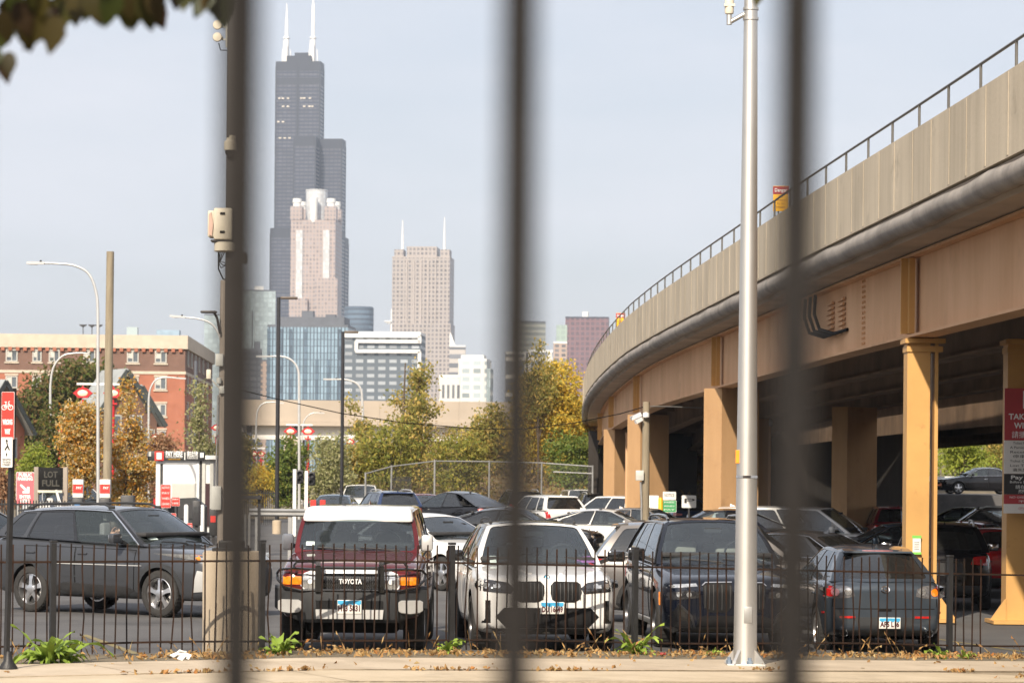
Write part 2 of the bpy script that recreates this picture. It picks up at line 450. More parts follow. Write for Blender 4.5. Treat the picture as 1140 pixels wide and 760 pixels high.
def greenhouse(p):
    """roof, pillars and glass: returns list of (name, mesh, mats)"""
    xc, zc = p['ga'], p['gza']                    # windscreen foot
    xrf, zrf, xrr, zrr = p['xrf'], p['zrf'], p['xrr'], p['zrr']
    xrb, zrb = p['gb'], p['gzb']
    wb, wr = p['wb'], p['wr']
    wbr = p.get('wb_r', wb); wrr = p.get('wr_r', wr)
    zm = p.get('roof_arc', .03)
    def bot(u):
        x = lerp(xc, xrb, u); bow = p.get('belt_bow', .02) * 4 * u * (1 - u)
        return x, lerp(wb, wbr, u) + bow, lerp(zc, zrb, u)
    def topz(u): return lerp(zrf, zrr, u) + zm * 4 * u * (1 - u)
    def top(u):
        return lerp(xrf, xrr, u), lerp(wr, wrr, u) + .012 * 4 * u * (1 - u), topz(u)
    def side(sg):
        def S(u, v):
            a, b = bot(u), top(u); q = .035 * 4 * v * (1 - v) * .6
            arcx = p.get('apillar_arc', .03)
            return Vector((lerp(a[0], b[0], v) + (arcx * 4 * v * (1 - v)) * (1 - u) - p.get('dpillar_arc', .02) * 4 * v * (1 - v) * u,
                           sg * (lerp(a[1], b[1], v) + q), lerp(a[2], b[2], v)))
        return S
    cw = p.get('wind_bow', .14); crn = p.get('roof_crown', .045)
    def wind(front):
        u0 = 0 if front else 1
        def S(s, v):
            t = 2 * s - 1
            e = side(1)(u0, v); bx = (cw if front else -p.get('rear_bow', .09)) * (1 - t * t)
            return Vector((e.x + bx * (1 - .35 * v), e.y * t, e.z + crn * (1 - abs(t) ** 2.4) * v))
        return S
    def roofS(s, u):
        t = 2 * s - 1; e = top(u)
        bx = cw * .65 * (1 - t * t) * (1 - u) ** 3 - p.get('rear_bow', .09) * .65 * (1 - t * t) * u ** 3
        return Vector((e[0] + bx, e[1] * t, e[2] + crn * (1 - abs(t) ** 2.4)))
    fr = MB(); res = []
    def ring(S, u0, u1, v0, v1, ml, mr, mbm, mt, rad, gname, gm, fm=0, lens=None, inward=1):
        Lu = (S(u1, (v0 + v1) / 2) - S(u0, (v0 + v1) / 2)).length; Lv = (S((u0 + u1) / 2, v1) - S((u0 + u1) / 2, v0)).length
        # work in metres on a (a,b) rectangle Lu x Lv
        E = lambda a, b: S(lerp(u0, u1, a / Lu), lerp(v0, v1, b / Lv))
        def Nn(a, b):
            e = 1e-3
            du = E(a + e, b) - E(a - e, b); dv = E(a, b + e) - E(a, b - e)
            n = du.cross(dv).normalized()
            c = Vector((0.0, 0, zc + .1))
            return n if n.dot(E(a, b) - c) > 0 else -n
        a0, a1, b0, b1 = ml, Lu - mr, mbm, Lv - mt
        r = min(rad, (a1 - a0) / 2.1, (b1 - b0) / 2.1)
        K, Eg = 4, 6
        inn, out = [], []
        cs = [(a1 - r, b1 - r, 0, Lu, Lv), (a0 + r, b1 - r, 90, 0, Lv), (a0 + r, b0 + r, 180, 0, 0), (a1 - r, b0 + r, 270, Lu, 0)]
        for ci, (cx, cy, t0, ox, oy) in enumerate(cs):
            for i in range(K + 1):
                t = R(t0 + 90 * i / K); inn.append((cx + r * math.cos(t), cy + r * math.sin(t)))
                s0 = (ox, cy) if ci in (0, 2) else (cx, oy)
                s1 = (cx, oy) if ci in (0, 2) else (ox, cy)
                q = i / K
                out.append((lerp(s0[0], ox, min(1, q * 2)), lerp(s0[1], oy, min(1, q * 2))) if q <= .5 else
                           (lerp(ox, s1[0], q * 2 - 1), lerp(oy, s1[1], q * 2 - 1)))
            nx, ny, t1, ox2, oy2 = cs[(ci + 1) % 4]
            pa = inn[-1]; tq = R(t1); pb = (nx + r * math.cos(tq), ny + r * math.sin(tq))
            qa = out[-1]; qb = (ox2, ny) if (ci + 1) % 4 in (0, 2) else (nx, oy2)
            for i in range(1, Eg):
                inn.append((lerp(pa[0], pb[0], i / Eg), lerp(pa[1], pb[1], i / Eg))); out.append((lerp(qa[0], qb[0], i / Eg), lerp(qa[1], qb[1], i / Eg)))
        n = len(inn)
        vi = [E(*q) for q in inn]; vo = [E(*q) for q in out]; nl = [Nn(*q) for q in inn]
        lip = [q - k * .02 for q, k in zip(vi, nl)]
        fr.add(vo + vi, [(i, (i + 1) % n, n + (i + 1) % n, n + i) for i in range(n)], fm)
        fr.add(vi + lip, [(i, (i + 1) % n, n + (i + 1) % n, n + i) for i in range(n)], 1)
        ca, cb = (a0 + a1) / 2, (b0 + b1) / 2
        g = MB(); gv, gf = [], []
        for sc in (1.0, .8, .55, .28):
            for (a, b) in inn:
                aa, bb = ca + (a - ca) * sc, cb + (b - cb) * sc
                gv.append(E(aa, bb) - Nn(aa, bb) * .007)
        gv.append(E(ca, cb) - Nn(ca, cb) * .007)
        for j in range(3):
            gf += [(j * n + i, j * n + (i + 1) % n, (j + 1) * n + (i + 1) % n, (j + 1) * n + i) for i in range(n)]
        gf += [(3 * n + i, 3 * n + (i + 1) % n, 4 * n) for i in range(n)]
        fa, fb, fc = (gv[i] for i in gf[0][:3])
        if (fb - fa).cross(fc - fa).dot(Nn(*inn[0])) < 0: gf = [q[::-1] for q in gf]
        g.add(gv, gf)
        res.append((gname, g.mesh(gname, 60, fix=False), [gm]))
    w = p.get('wmarg', (.05, .05, .03, .05))
    ring(wind(True), 0, 1, 0, 1, w[0], w[1], w[2], w[3], .06, 'windshield', p.get('g_front', 'glass'))
    w = p.get('rmarg', (.10, .10, .06, .07))
    ring(wind(False), 0, 1, 0, 1, w[0], w[1], w[2], w[3], .07, 'rear_window', p.get('g_rear', 'glass_dark'))
    for sg in (1, -1):
        for wi, (u0, u1, ml, mr, rad, gm) in enumerate(p['wins']):
            ring(side(sg), u0, u1, 0, 1, ml, mr, .012, p.get('stop', .06), rad, 'side_window', gm, 1 if wi < len(p['wins']) - 1 and p.get('black_frames', True) else 0)
    rf = MB(); rf.grid(roofS, 14, 16)
    # small edge below the roof skin
    ed = MB()
    parts = [('pillar_frame', fr.mesh('pillar_frame', 40, fix=False), ['paint', 'gloss_black']), ('roof', rf.mesh('roof', 50), [p.get('roof_mat', 'paint')])] + res
    return parts, side, roofS, wind, top, bot

def wheel_meshes(R_, W, style, rimfrac=.7):
    t = MB(); r1 = R_ * rimfrac; h = W / 2
    t.lathe([(r1, -h * .9), (r1 + .01, -h), (R_ * .86, -h * 1.02), (R_ * .965, -h * .86), (R_, -h * .6), (R_, h * .6), (R_ * .965, h * .86), (R_ * .86, h * 1.02), (r1 + .01, h), (r1, h * .9)], 40, 0, axis='Y', closed=True)
    for k in range(40):
        a = 2 * math.pi * k / 40
        c = Vector((math.cos(a) * R_ * .995, 0, math.sin(a) * R_ * .995))
        t.box(c, (.012, W * .72, .02), 0, rot=Matrix.Rotation(-a, 3, 'Y'))
    m = MB()
    # rim built for outer side = +y
    m.lathe([(r1 * .995, -h * .8), (r1 * .995, h * .86), (r1 * .955, h * .9), (r1 * .93, h * .72), (r1 * .9, -h * .8)], 40, 0, axis='Y', closed=True)
    m.lathe([(r1 * .9, -.02), (r1 * .9, .0), (.06, .0), (.06, -.02)], 32, 1, (0, 0, 0), 'Y', closed=True)
    ns = {'five': 5, 'ten': 10, 'six': 6, 'steel': 6}[style]
    wd = {'five': .085, 'ten': .035, 'six': .10, 'steel': .13}[style]
    for k in range(ns):
        a = 2 * math.pi * k / ns + .3
        d = Vector((math.cos(a), 0, math.sin(a))); t_ = Vector((-math.sin(a), 0, math.cos(a)))
        y0, y1 = h * .62, h * .78
        vs = []
        for rr, ww, yy in ((.05, wd * .9, y1), (r1 * .55, wd * .7, y1 * .96), (r1 * .96, wd * 1.15, y0)):
            for s_, dy in ((-1, 0), (1, 0), (1, -.05), (-1, -.05)):
                vs.append(d * rr + t_ * (s_ * ww / 2) + Vector((0, yy + dy, 0)))
        fs = []
        for j in range(2):
            for q in range(4):
                fs.append((j * 4 + q, j * 4 + (q + 1) % 4, (j + 1) * 4 + (q + 1) % 4, (j + 1) * 4 + q))
        fs.append((8, 9, 10, 11))
        m.add(vs, fs, 0)
    m.lathe([(.075, h * .5), (.075, h * .8), (.06, h * .84), (.001, h * .84)], 20, 0, axis='Y')
    return t.mesh('tyre', 40), m.mesh('rim', 35)

WH = {}
def base_spec(**k):
    p = dict(front=2.28, rear=-2.3, hw=.93, zb=.22, zn=.95, zc=1.07, xc=1.0, zbr=1.13, xrb=-2.0, zt=1.1, xf=1.345, xr=-1.345, rw=.36,
             ga=1.02, gza=1.06, xrf=.28, zrf=1.62, xrr=-1.75, zrr=1.60, gb=-2.12, gzb=1.12, wb=.84, wr=.62, style='five', tw=.235,
             wins=[(0, .43, .10, .025, .05, 'glass'), (.43, .76, .03, .025, .05, 'glass_dark'), (.76, 1, .05, .12, .06, 'glass_dark')],
             mirror='paint', cladding=True, rails=True, detail=2, seats='interior', kind='suv')
    p.update(k); return p

def build_model(p):
    """returns list of (name, mesh, mat keys, parent index or None)"""
    A = []
    body, bvh = body_mesh(p)
    A.append(('body', body, ['paint', 'black_plastic'], None))
    gp, side, roofS, wind, top, bot = greenhouse(p)
    for n, me, ms in gp: A.append((n, me, ms, None))
    gb = bmesh.new()
    for n, me, ms in gp: gb.from_mesh(me)
    gbvh = BVHTree.FromBMesh(gb); gb.free()
    p['_bvh'], p['_gbvh'] = bvh, gbvh
    hw, f, r, xf, xr, rw = p['hw'], p['front'], p['rear'], p['xf'], p['xr'], p['rw']
    def add(name, mb, mats, parent=None, ang=38, fix=True):
        if not mb.v: return None
        A.append((name, mb.mesh(name, ang, fix), mats if isinstance(mats, list) else [mats], parent)); return len(A) - 1
    # wheels
    key = (rw, p['tw'], p['style'], p.get('rimfrac', .7))
    if key not in WH: WH[key] = wheel_meshes(rw, p['tw'], p['style'], p.get('rimfrac', .7))
    ty, rm = WH[key]
    for x in (xf, xr):
        for sg in (1, -1):
            A.append(('wheel', ty, ['rubber'], None, (x, sg * (hw - p['tw'] / 2 - p.get('inset', .015)), rw), 0 if sg > 0 else math.pi))
            A.append(('rim', rm, [p.get('rim_mat', 'alloy'), 'disc'], len(A) - 1))
    # interior
    it = MB(); zb_ = (p['gza'] + p['gzb']) / 2
    fz = max(p['gza'], p['gzb'], p['zc'], p['zbr']) + p.get('crown', .035) + .004
    x0, x1 = p['ga'] - .02, p['gb'] + .12
    it.box(((x0 + x1) / 2 - .1, 0, fz), (x0 - x1 - .3, p['wb'] * 1.86, .012), 0)
    it.box((p['ga'] - .22, 0, fz + .02), (.34, p['wb'] * 1.8, .07), 0, .03)
    sx = p.get('seatx', -.05); hmax = p['zrf'] - fz
    for y in (.37, -.37):
        it.box((sx - .06, y, fz + .06), (.12, .46, .26), 1, .04)
        it.box((sx - .09, y, fz + .30), (.09, .26, .17), 1, .035)
    if p['gb'] < -1.2:
        for y in (.36, -.36):
            it.box((sx - 1.0, y, fz + .04), (.12, .52, .2), 1, .04)
            it.box((sx - 1.03, y, fz + .21), (.08, .22, .14), 1, .03)
    ring_ = [Vector((sx + .52 + .07 * math.sin(t), .37 + .18 * math.cos(t), fz + .04 + .17 * math.sin(t))) for t in [2 * math.pi * k / 24 for k in range(25)]]
    it.tube(ring_, .016, 6, 0, caps=False)
    it.bar((p['ga'] - .55, -.12, p['zrf'] - .10), (p['ga'] - .55, .12, p['zrf'] - .10), .03, .06, 0)
    add('interior', it, ['interior', p['seats']])
    if p['detail'] < 1: return A
    zb, zc, xc = p['zb'], p['zc'], p['xc']
    zn = p['zn']
    # doors
    if p['detail'] >= 2:
        xb = lerp(bot(.43)[0], top(.43)[0], .0) if len(p['wins']) > 1 else bot(p['wins'][0][1])[0]
        u1 = p['wins'][0][1]; xb = bot(u1)[0]
        u2 = p['wins'][1][1] if len(p['wins']) > 1 else 1; xd = bot(u2)[0]
        for sd in ('left', 'right'):
            dz0, dz1 = zb + .17, p['zc'] - .045
            fx0 = min(xc - .12, xf - rw - .12)
            d1 = [(xb + .015, dz0), (fx0 - .02, dz0), (fx0, dz0 + .12), (fx0 + .02, dz1 - .02), (xb + .015, dz1)]
            xe = max(xd - .02, xr + .02) if p.get('four', True) else None
            ds = [d1]
            if xe is not None:
                aw = xr + rw + .1
                ds.append([(max(aw, xb - .9), dz0), (xb - .015, dz0), (xb - .015, dz1), (xd + .02, dz1 + .01), (min(xd, aw - .02), .82 * dz1 + .18 * dz0), (max(aw - .02, xd), dz0 + .30)])
            for d in ds:
                sm = MB(); cx = sum(a for a, b in d) / len(d); cz = sum(b for a, b in d) / len(d)
                big = [(a + (.011 if a > cx else -.011), b + (.011 if b > cz else -.011)) for a, b in d]
                patch(sm, bvh, sd, big, .0035, 1, .12, .01)
                patch(sm, bvh, sd, d, .008, 0, .12, .006)
                di = add('door', sm, ['paint', 'seam'])
                hx = min(a for a, b in d) + .14; hz = dz1 - .09
                hm = MB(); sg = 1 if sd == 'left' else -1
                hit = bvh.ray_cast(Vector((hx, sg * 4, hz)), Vector((0, -sg, 0)))[0]
                if hit is not None:
                    hm.box((hx, hit.y + sg * .02, hz), (.19, .026, .03), 0, .01)
                    add('handle', hm, [p.get('handle', 'paint')], di)
    # sills, arches
    if p['cladding']:
        for sd in ('left', 'right'):
            cl = MB(); patch(cl, bvh, sd, rrect(xr + rw + .03, xf - rw - .03, zb + .03, zb + .15, .02), .012, 0, .15, .02)
            add('sill_cladding', cl, [p.get('clad_mat', 'black_plastic')])
        for sd in ('left', 'right'):
            for x in (xf, xr):
                am = MB(); n = 16; ri, ro = rw + .045, rw + .115
                a0, a1 = R(-12), R(192)
                o = [(x + ro * math.cos(lerp(a0, a1, i / n)), rw + ro * math.sin(lerp(a0, a1, i / n))) for i in range(n + 1)]
                i_ = [(x + ri * math.cos(lerp(a0, a1, i / n)), rw + ri * math.sin(lerp(a0, a1, i / n))) for i in range(n + 1)]
                for k in range(n):
                    patch(am, bvh, sd, [i_[k], o[k], o[k + 1], i_[k + 1]], .014, 0, .3, .03)
                add('arch_trim', am, [p.get('clad_mat', 'black_plastic')])
    # mirrors
    for sg in (1, -1):
        mm = MB(); x = p['ga'] - p.get('mirx', .42); y = p['wb'] + .03 - p.get('miro', 0); z = p['gza'] + p.get('mirz', .04)
        mm.bar((x + .02, sg * (y - .03), z - .02), (x, sg * (y + .10), z + .03), .05, .05, 1)
        msz = p.get('mirsz', (.11, .22, .155))
        mm.box((x, sg * (y + .09 + msz[1] / 2), z + .07), msz, 0, .035)
        mi = add('mirror', mm, [p['mirror'], 'black_plastic'])
        gm = MB(); gm.box((x - msz[0] / 2 - .003, sg * (y + .09 + msz[1] / 2), z + .07), (.008, msz[1] * .84, msz[2] * .78), 0, .003); add('mirror_glass', gm, ['chrome'], mi)
    if p['rails']:
        for sg in (1, -1):
            rm_ = MB(); pts = []
            for i in range(13):
                u = lerp(.06, .94, i / 12); e = top(u)
                pts.append(Vector((e[0], sg * (e[1] - .06), e[2] + .035 + (.045 if 0 < i < 12 else 0))))
            rm_.tube(pts, .019, 8, 0)
            for u in (.06, .94):
                e = top(u); rm_.box((e[0], sg * (e[1] - .06), e[2] + .04), (.12, .035, .05), 0, .01)
            add('roof_rail', rm_, [p.get('rail_mat', 'black_plastic')])
    if p.get('antenna', True):
        an = MB(); e = roofS(.5, .93)
        an.add([e + Vector((.11, 0, -.01)), e + Vector((-.06, .025, -.01)), e + Vector((-.06, -.025, -.01)), e + Vector((-.07, 0, .06))], [(0, 1, 3), (0, 3, 2), (1, 2, 3), (0, 2, 1)])
        add('roof_antenna', an, ['paint'], None, 60)
    if p.get('spoiler'):
        sp = MB(); e = top(1.0); wv = e[1] * .93
        sp.prism([(e[0] + .12, e[2] + .005), (e[0] + .1, e[2] + .045), (e[0] - .16, e[2] + .015), (e[0] - .17, e[2] - .01)], -wv, wv, 0, lambda a, b, t: (a, t, b + .03 * (1 - (t / wv) ** 2)))
        add('spoiler', sp, ['paint'])
    # chrome / black strip round the side glass
    if p.get('dlo'):
        for sg in (1, -1):
            S = side(sg); st = MB()
            pts = [S(u, .965) + Vector((0, sg * .012, 0)) for u in [lerp(.03, .97, i / 16) for i in range(17)]]
            pts = [S(.03, v) + Vector((0, sg * .012, 0)) for v in (0.02, .3, .6)] + pts + ([S(.97, v) + Vector((0, sg * .012, 0)) for v in (.6, .3, .02)] if p['dlo'] != 'top' else [])
            st.tube(pts, .012, 6)
            if p['dlo'] != 'top': st.tube([S(u, .02) + Vector((0, sg * .012, 0)) for u in [lerp(.03, .97, i / 16) for i in range(17)]], .012, 6)
            add('window_trim', st, [p.get('dlo_mat', 'chrome')])
    # ---- front end
    if p.get('front_style', 1):
        hl = p.get('headlight') or [(hw * .5, zn - .16), (hw * .9, zn - .14), (hw * .93, zn - .02), (hw * .8, zn - .03), (hw * .52, zn - .09)]
        for o in (hl, mir(hl)):
            m_ = MB(); patch(m_, bvh, 'front', o, .008, 0, .06, .03); hi = add('headlight', m_, [p.get('hl_mat', 'lamp_dark')])
            cx = sum(a for a, b in o) / len(o); cz = sum(b for a, b in o) / len(o); q = MB()
            sx_ = max(a for a, b in o) - min(a for a, b in o)
            for k_ in (-.16, .13):
                q = MB(); patch(q, bvh, 'front', disc(cx + sx_ * k_, cz, .036, 12), .012, 0, .1, .01)
                add('lamp_lens', q, ['lamp_clear'], hi)
        if 'grille' in p: gl = p['grille']
        else: gl = [rrect(-hw * .45, hw * .45, zn - .27, zn - .13, .05)]
        for o in gl:
            m_ = MB(); patch(m_, bvh, 'front', o, .005, 0, .08, .03); gi = add('grille', m_, ['mesh_grille'])
            if p.get('slats'):
                q = MB(); a0, a1 = min(a for a, b in o), max(a for a, b in o); b0, b1 = min(b for a, b in o), max(b for a, b in o)
                n = p['slats']
                for i in range(n):
                    a = lerp(a0, a1, (i + .5) / n)
                    ins = .12 * abs((i + .5) / n - .5) * 2 * (b1 - b0)
                    patch(q, bvh, 'front', [(a - .007, b0 + .015 + ins), (a + .007, b0 + .015 + ins), (a + .007, b1 - .015 - ins * .6), (a - .007, b1 - .015 - ins * .6)], .022, 0, .1, .02)
                add('grille_slat', q, ['black_plastic'], gi)
        lo = p.get('intake') or [rrect(-hw * .62, hw * .62, zb + .12, zb + .27, .06)]
        for o in lo:
            m_ = MB(); patch(m_, bvh, 'front', o, .006, 0, .08, .03); add('bumper_intake', m_, ['mesh_grille'])
        lip = MB(); patch(lip, bvh, 'front', rrect(-hw * .86, hw * .86, zb + .02, zb + .1, .03), .012, 0, .1, .03); add('bumper_lip', lip, [p.get('clad_mat', 'black_plastic')])
    # ---- rear end
    if p.get('rear_style', 1):
        zt = p['zt']
        tl = p.get('taillight') or [(hw * .52, zt - .2), (hw * .86, zt - .22), (hw * .865, zt - .03), (hw * .58, zt - .06)]
        for o in (tl, mir(tl)):
            m_ = MB(); patch(m_, bvh, 'rear', o, .009, 0, .06, .03); add('taillight', m_, [p.get('tl_mat', 'lamp_red')])
        m_ = MB(); patch(m_, bvh, 'rear', rrect(-hw * .9, hw * .9, zb + .06, zb + .27, .04), .01, 0, .1, .03); add('rear_bumper', m_, [p.get('clad_mat', 'black_plastic')])
        m_ = MB(); pz = p.get('plate_r', zt - .3); patch(m_, bvh, 'rear', rrect(-.34, .34, pz - .12, pz + .12, .04), .004, 0, .1, .03); add('plate_recess', m_, ['black_plastic'])
    if p.get('wipers', True):
        for y0, y1 in ((.55, .05), (.02, -.5)):
            w_ = MB()
            q = [wind(True)(.5 + lerp(y0, y1, t) / (2 * p['wb']), .035 + .05 * t) + Vector((.02, 0, .02)) for t in (0, .33, .66, 1)]
            w_.tube(q, .011, 6); w_.bar(q[0] + Vector((.05, .12, -.04)), q[1], .025, .015, 0)
            add('wiper', w_, ['black_plastic'])
    return A

def plate_parts(root, bvh, side, z, number, w=.305, h=.155, y=0.0):
    """licence plate with its blue sky band and number"""
    ax, org = AX[side]
    hit = bvh.ray_cast(org(y, z), ax)[0]
    x = hit.x - ax.x * .03
    mb = MB(); mb.box((0, 0, 0), (.012, w, h), 0, .006)
    o = mb.build('license_plate', MT['plate_white'], root); o.location = (x, y, z)
    s = 1 if side == 'front' else -1
    b = MB(); n = 12
    top_ = [(-w / 2 + .008, h / 2 - .008)] + [(lerp(-w / 2 + .008, w / 2 - .008, i / n), h / 2 - .045 - .022 * ((i * 7) % 3) / 2) for i in range(n + 1)] + [(w / 2 - .008, h / 2 - .008)]
    b.prism(top_, .006, .008, 0, lambda a, c, t: (s * t, s * a, c))
    b.build('plate_band', MT['plate_blue'], o)
    text(number, .1, MT['plate_text'], o, (s * .009, 0, -.02), (R(90), 0, R(90) if s > 0 else R(-90)), .001, width=w * .88, bold=.004)
    return o

def spawn(model, spec, name, label, cat, loc, heading, paint, group=None, over=None):
    root = thing(name, label, cat, loc, heading, group)
    objs = []
    for rec in model:
        n, me, ms, par = rec[:4]
        ms = [(over or {}).get(k, k) for k in ms]
        mats = [MT[paint] if k == 'paint' else MT[k] for k in ms]
        if n == 'body': mats = [MT[paint], MT['black_plastic']]
        o = bpy.data.objects.new(n, me); COL.objects.link(o)
        while len(me.materials) < len(mats): me.materials.append(mats[len(me.materials)])
        for i, m in enumerate(mats):
            o.material_slots[i].link = 'OBJECT'; o.material_slots[i].material = m
        o.parent = objs[par] if par is not None else root
        if len(rec) > 4:
            o.location = rec[4]; o.rotation_euler = (0, 0, rec[5])
        objs.append(o)
    return root, objs
def carpaint(name, col, metal=.25, rough=.38, coat=1., var=.05):
    MT[name] = pm(name, col, rough, metal, var, 2.5, coat=coat, rvar=.05, spec=.06)
carpaint('paint_white', (.70, .69, .66), 0.0, .35)
carpaint('paint_pearl', (.74, .735, .72), .05, .35)
carpaint('paint_grey', (.060, .064, .073), .4)
carpaint('paint_maroon', (.095, .009, .011), .25)
carpaint('paint_navy', (.004, .006, .013), .15)
carpaint('paint_blue', (.03, .05, .12), .4)
carpaint('paint_teal', (.05, .09, .13), .4)
carpaint('paint_black', (.007, .007, .009), .1)
carpaint('paint_slate', (.055, .070, .090), .45)
carpaint('paint_taupe', (.15, .14, .135), .45)
carpaint('paint_silver', (.36, .36, .35), .6)
carpaint('paint_beige', (.42, .38, .33), .5)
carpaint('paint_red', (.32, .012, .016), .2)
carpaint('paint_darkred', (.16, .012, .018), .3)
carpaint('paint_green', (.10, .13, .10), .4)
# ================================================================ camera, light, air, ground
cam = bpy.data.cameras.new('camera'); co = bpy.data.objects.new('camera', cam); COL.objects.link(co)
co.matrix_world = Matrix.Translation((0, 0, CZ)) @ Matrix.Rotation(R(90), 4, 'X') @ Matrix.Rotation(ROLL, 4, 'Z')
cam.sensor_fit = 'HORIZONTAL'; cam.sensor_width = 36; cam.lens = FOC / 1140 * 36
cam.shift_x = 0; cam.shift_y = (PY - 380) / 1140
cam.clip_start = .05; cam.clip_end = 30000
cam.dof.use_dof = True; cam.dof.focus_distance = 40; cam.dof.aperture_fstop = 5.7
SC.camera = co
SUN_AZ, SUN_EL = R(-17), R(36)          # the sun stands behind the camera, a little to its left
sd = Vector((math.sin(SUN_AZ) * math.cos(SUN_EL), -math.cos(SUN_AZ) * math.cos(SUN_EL), math.sin(SUN_EL)))
sl = bpy.data.lights.new('sun', 'SUN'); sl.energy = 4.8; sl.angle = R(.6); sl.color = (1, .88, .72)
so = bpy.data.objects.new('sun', sl); COL.objects.link(so); so.rotation_euler = sd.to_track_quat('Z', 'Y').to_euler()
W = bpy.data.worlds.new('World'); SC.world = W; W.use_nodes = True
wn = W.node_tree; wn.nodes.clear()
wo = wn.nodes.new('ShaderNodeOutputWorld'); wb_ = wn.nodes.new('ShaderNodeBackground'); sky = wn.nodes.new('ShaderNodeTexSky')
sky.sky_type = 'NISHITA'; sky.sun_disc = False; sky.sun_elevation = SUN_EL
sky.sun_rotation = math.atan2(sd.x, sd.y)
sky.air_density = 1.0; sky.dust_density = 3.0; sky.ozone_density = 1.0; sky.altitude = 200
wb_.inputs[1].default_value = .094
# thin high cloud: a paler veil over the sky, in directions
N, L = wn.nodes.new, wn.links.new
tc = N('ShaderNodeTexCoord'); mp = N('ShaderNodeMapping'); L(tc.outputs['Generated'], mp.inputs[0]); mp.inputs['Scale'].default_value = (2.2, 2.2, 9)
nz = N('ShaderNodeTexNoise'); L(mp.outputs[0], nz.inputs['Vector']); nz.inputs['Scale'].default_value = 2.6; nz.inputs['Detail'].default_value = 7
mr = N('ShaderNodeMapRange'); L(nz.outputs['Fac'], mr.inputs[0]); mr.inputs[1].default_value = .35; mr.inputs[2].default_value = .75; mr.inputs[3].default_value = .56; mr.inputs[4].default_value = .88
mxc = N('ShaderNodeMix'); mxc.data_type = 'RGBA'; L(mr.outputs[0], mxc.inputs[0]); L(sky.outputs[0], mxc.inputs[6]); mxc.inputs[7].default_value = (7.2, 7.25, 7.75, 1)
L(mxc.outputs[2], wb_.inputs[0]); L(wb_.outputs[0], wo.inputs[0])
vs_ = SC.view_settings; vs_.view_transform = 'Standard'; vs_.look = 'None'; vs_.gamma = 1; vs_.exposure = 0.5; vs_.use_curve_mapping = False
cy = SC.cycles
cy.use_denoising = True
try: cy.denoiser = 'OPENIMAGEDENOISE'; cy.denoising_input_passes = 'RGB_ALBEDO_NORMAL'; cy.denoising_prefilter = 'ACCURATE'
except Exception: pass
cy.max_bounces = 6; cy.diffuse_bounces = 3; cy.glossy_bounces = 3; cy.transparent_max_bounces = 10; cy.transmission_bounces = 4; cy.volume_bounces = 0
cy.use_adaptive_sampling = True; cy.adaptive_threshold = .015
cy.caustics_reflective = False; cy.caustics_refractive = False; cy.sample_clamp_indirect = 6

HZ = MB(); HZ.box((0, 2200, 320), (5000, 4900, 660))
hm, nt, out = newmat('haze_air')
pv = nt.nodes.new('ShaderNodeVolumePrincipled'); pv.inputs['Color'].default_value = (.72, .82, .98, 1); pv.inputs['Density'].default_value = 1.05e-4; pv.inputs['Anisotropy'].default_value = .0
nt.links.new(pv.outputs[0], out.inputs['Volume'])
hz = HZ.build('haze', hm); tag(hz, 'pale haze in the air over the lot and the far towers', 'haze', kind='stuff')

# ---- ground
def stain(m, col, amt=.5, scale=.35, lo=.52, hi=.66):
    nt = m.node_tree; b = next(n for n in nt.nodes if n.type == 'BSDF_PRINCIPLED'); src = b.inputs['Base Color'].links[0].from_socket
    N, L = nt.nodes.new, nt.links.new
    tc = N('ShaderNodeTexCoord'); nz = N('ShaderNodeTexNoise'); L(tc.outputs['Object'], nz.inputs['Vector']); nz.inputs['Scale'].default_value = scale; nz.inputs['Detail'].default_value = 9; nz.inputs['Roughness'].default_value = .7
    mr = N('ShaderNodeMapRange'); L(nz.outputs['Fac'], mr.inputs[0]); mr.inputs[1].default_value = lo; mr.inputs[2].default_value = hi; mr.inputs[4].default_value = amt
    vo = N('ShaderNodeTexVoronoi'); vo.feature = 'DISTANCE_TO_EDGE'; L(tc.outputs['Object'], vo.inputs['Vector']); vo.inputs['Scale'].default_value = scale * 1.3
    mx = N('ShaderNodeMix'); mx.data_type = 'RGBA'; L(mr.outputs[0], mx.inputs[0]); L(src, mx.inputs[6]); mx.inputs[7].default_value = (*col, 1)
    L(mx.outputs[2], b.inputs['Base Color'])
def gsheet(name, xs, ys, zf, mats, kind='structure'):
    mb = MB(); w = len(xs)
    vs = [(x, y, zf(x, y)) for y in ys for x in xs]
    mb.add(vs, [(j * w + i, j * w + i + 1, (j + 1) * w + i + 1, (j + 1) * w + i) for j in range(len(ys) - 1) for i in range(w - 1)])
    o = mb.build(name, mats, None, None); o['kind'] = kind; return o
# the street line runs along the lot fence
FA, FB = Vector((-5.30, 34.3, 0)), Vector((5.94, 40.0, 0)); FE = (FB - FA).normalized(); FN = Vector((FE.y, -FE.x, 0))   # FN points to the street
def FP(s, t, z=0.0):
    """s along the fence from FA, t towards the street"""
    q = FA + FE * s + FN * t; return Vector((q.x, q.y, z))
MT['earth'] = pm('earth', (.16, .13, .085), .95, var=.3, scale=.6, bump=.5, bscale=9)
MT['asphalt'] = pm('asphalt', (.075, .073, .074), .9, scale=.5, col2=(.115, .112, .110), bump=.35, bscale=60, rvar=.06)
MT['concrete'] = pm('concrete', (.42, .34, .245), .9, scale=.9, col2=(.54, .45, .335), bump=.3, bscale=30)
MT['concrete_pale'] = pm('concrete_pale', (.45, .365, .25), .9, scale=1.4, col2=(.56, .465, .335), bump=.3, bscale=30)
MT['yellow_line'] = pm('yellow_line', (.30, .23, .06), .85, scale=5, col2=(.12, .11, .09))
MT['white_line'] = pm('white_line', (.62, .60, .56), .8, var=.35, scale=9)
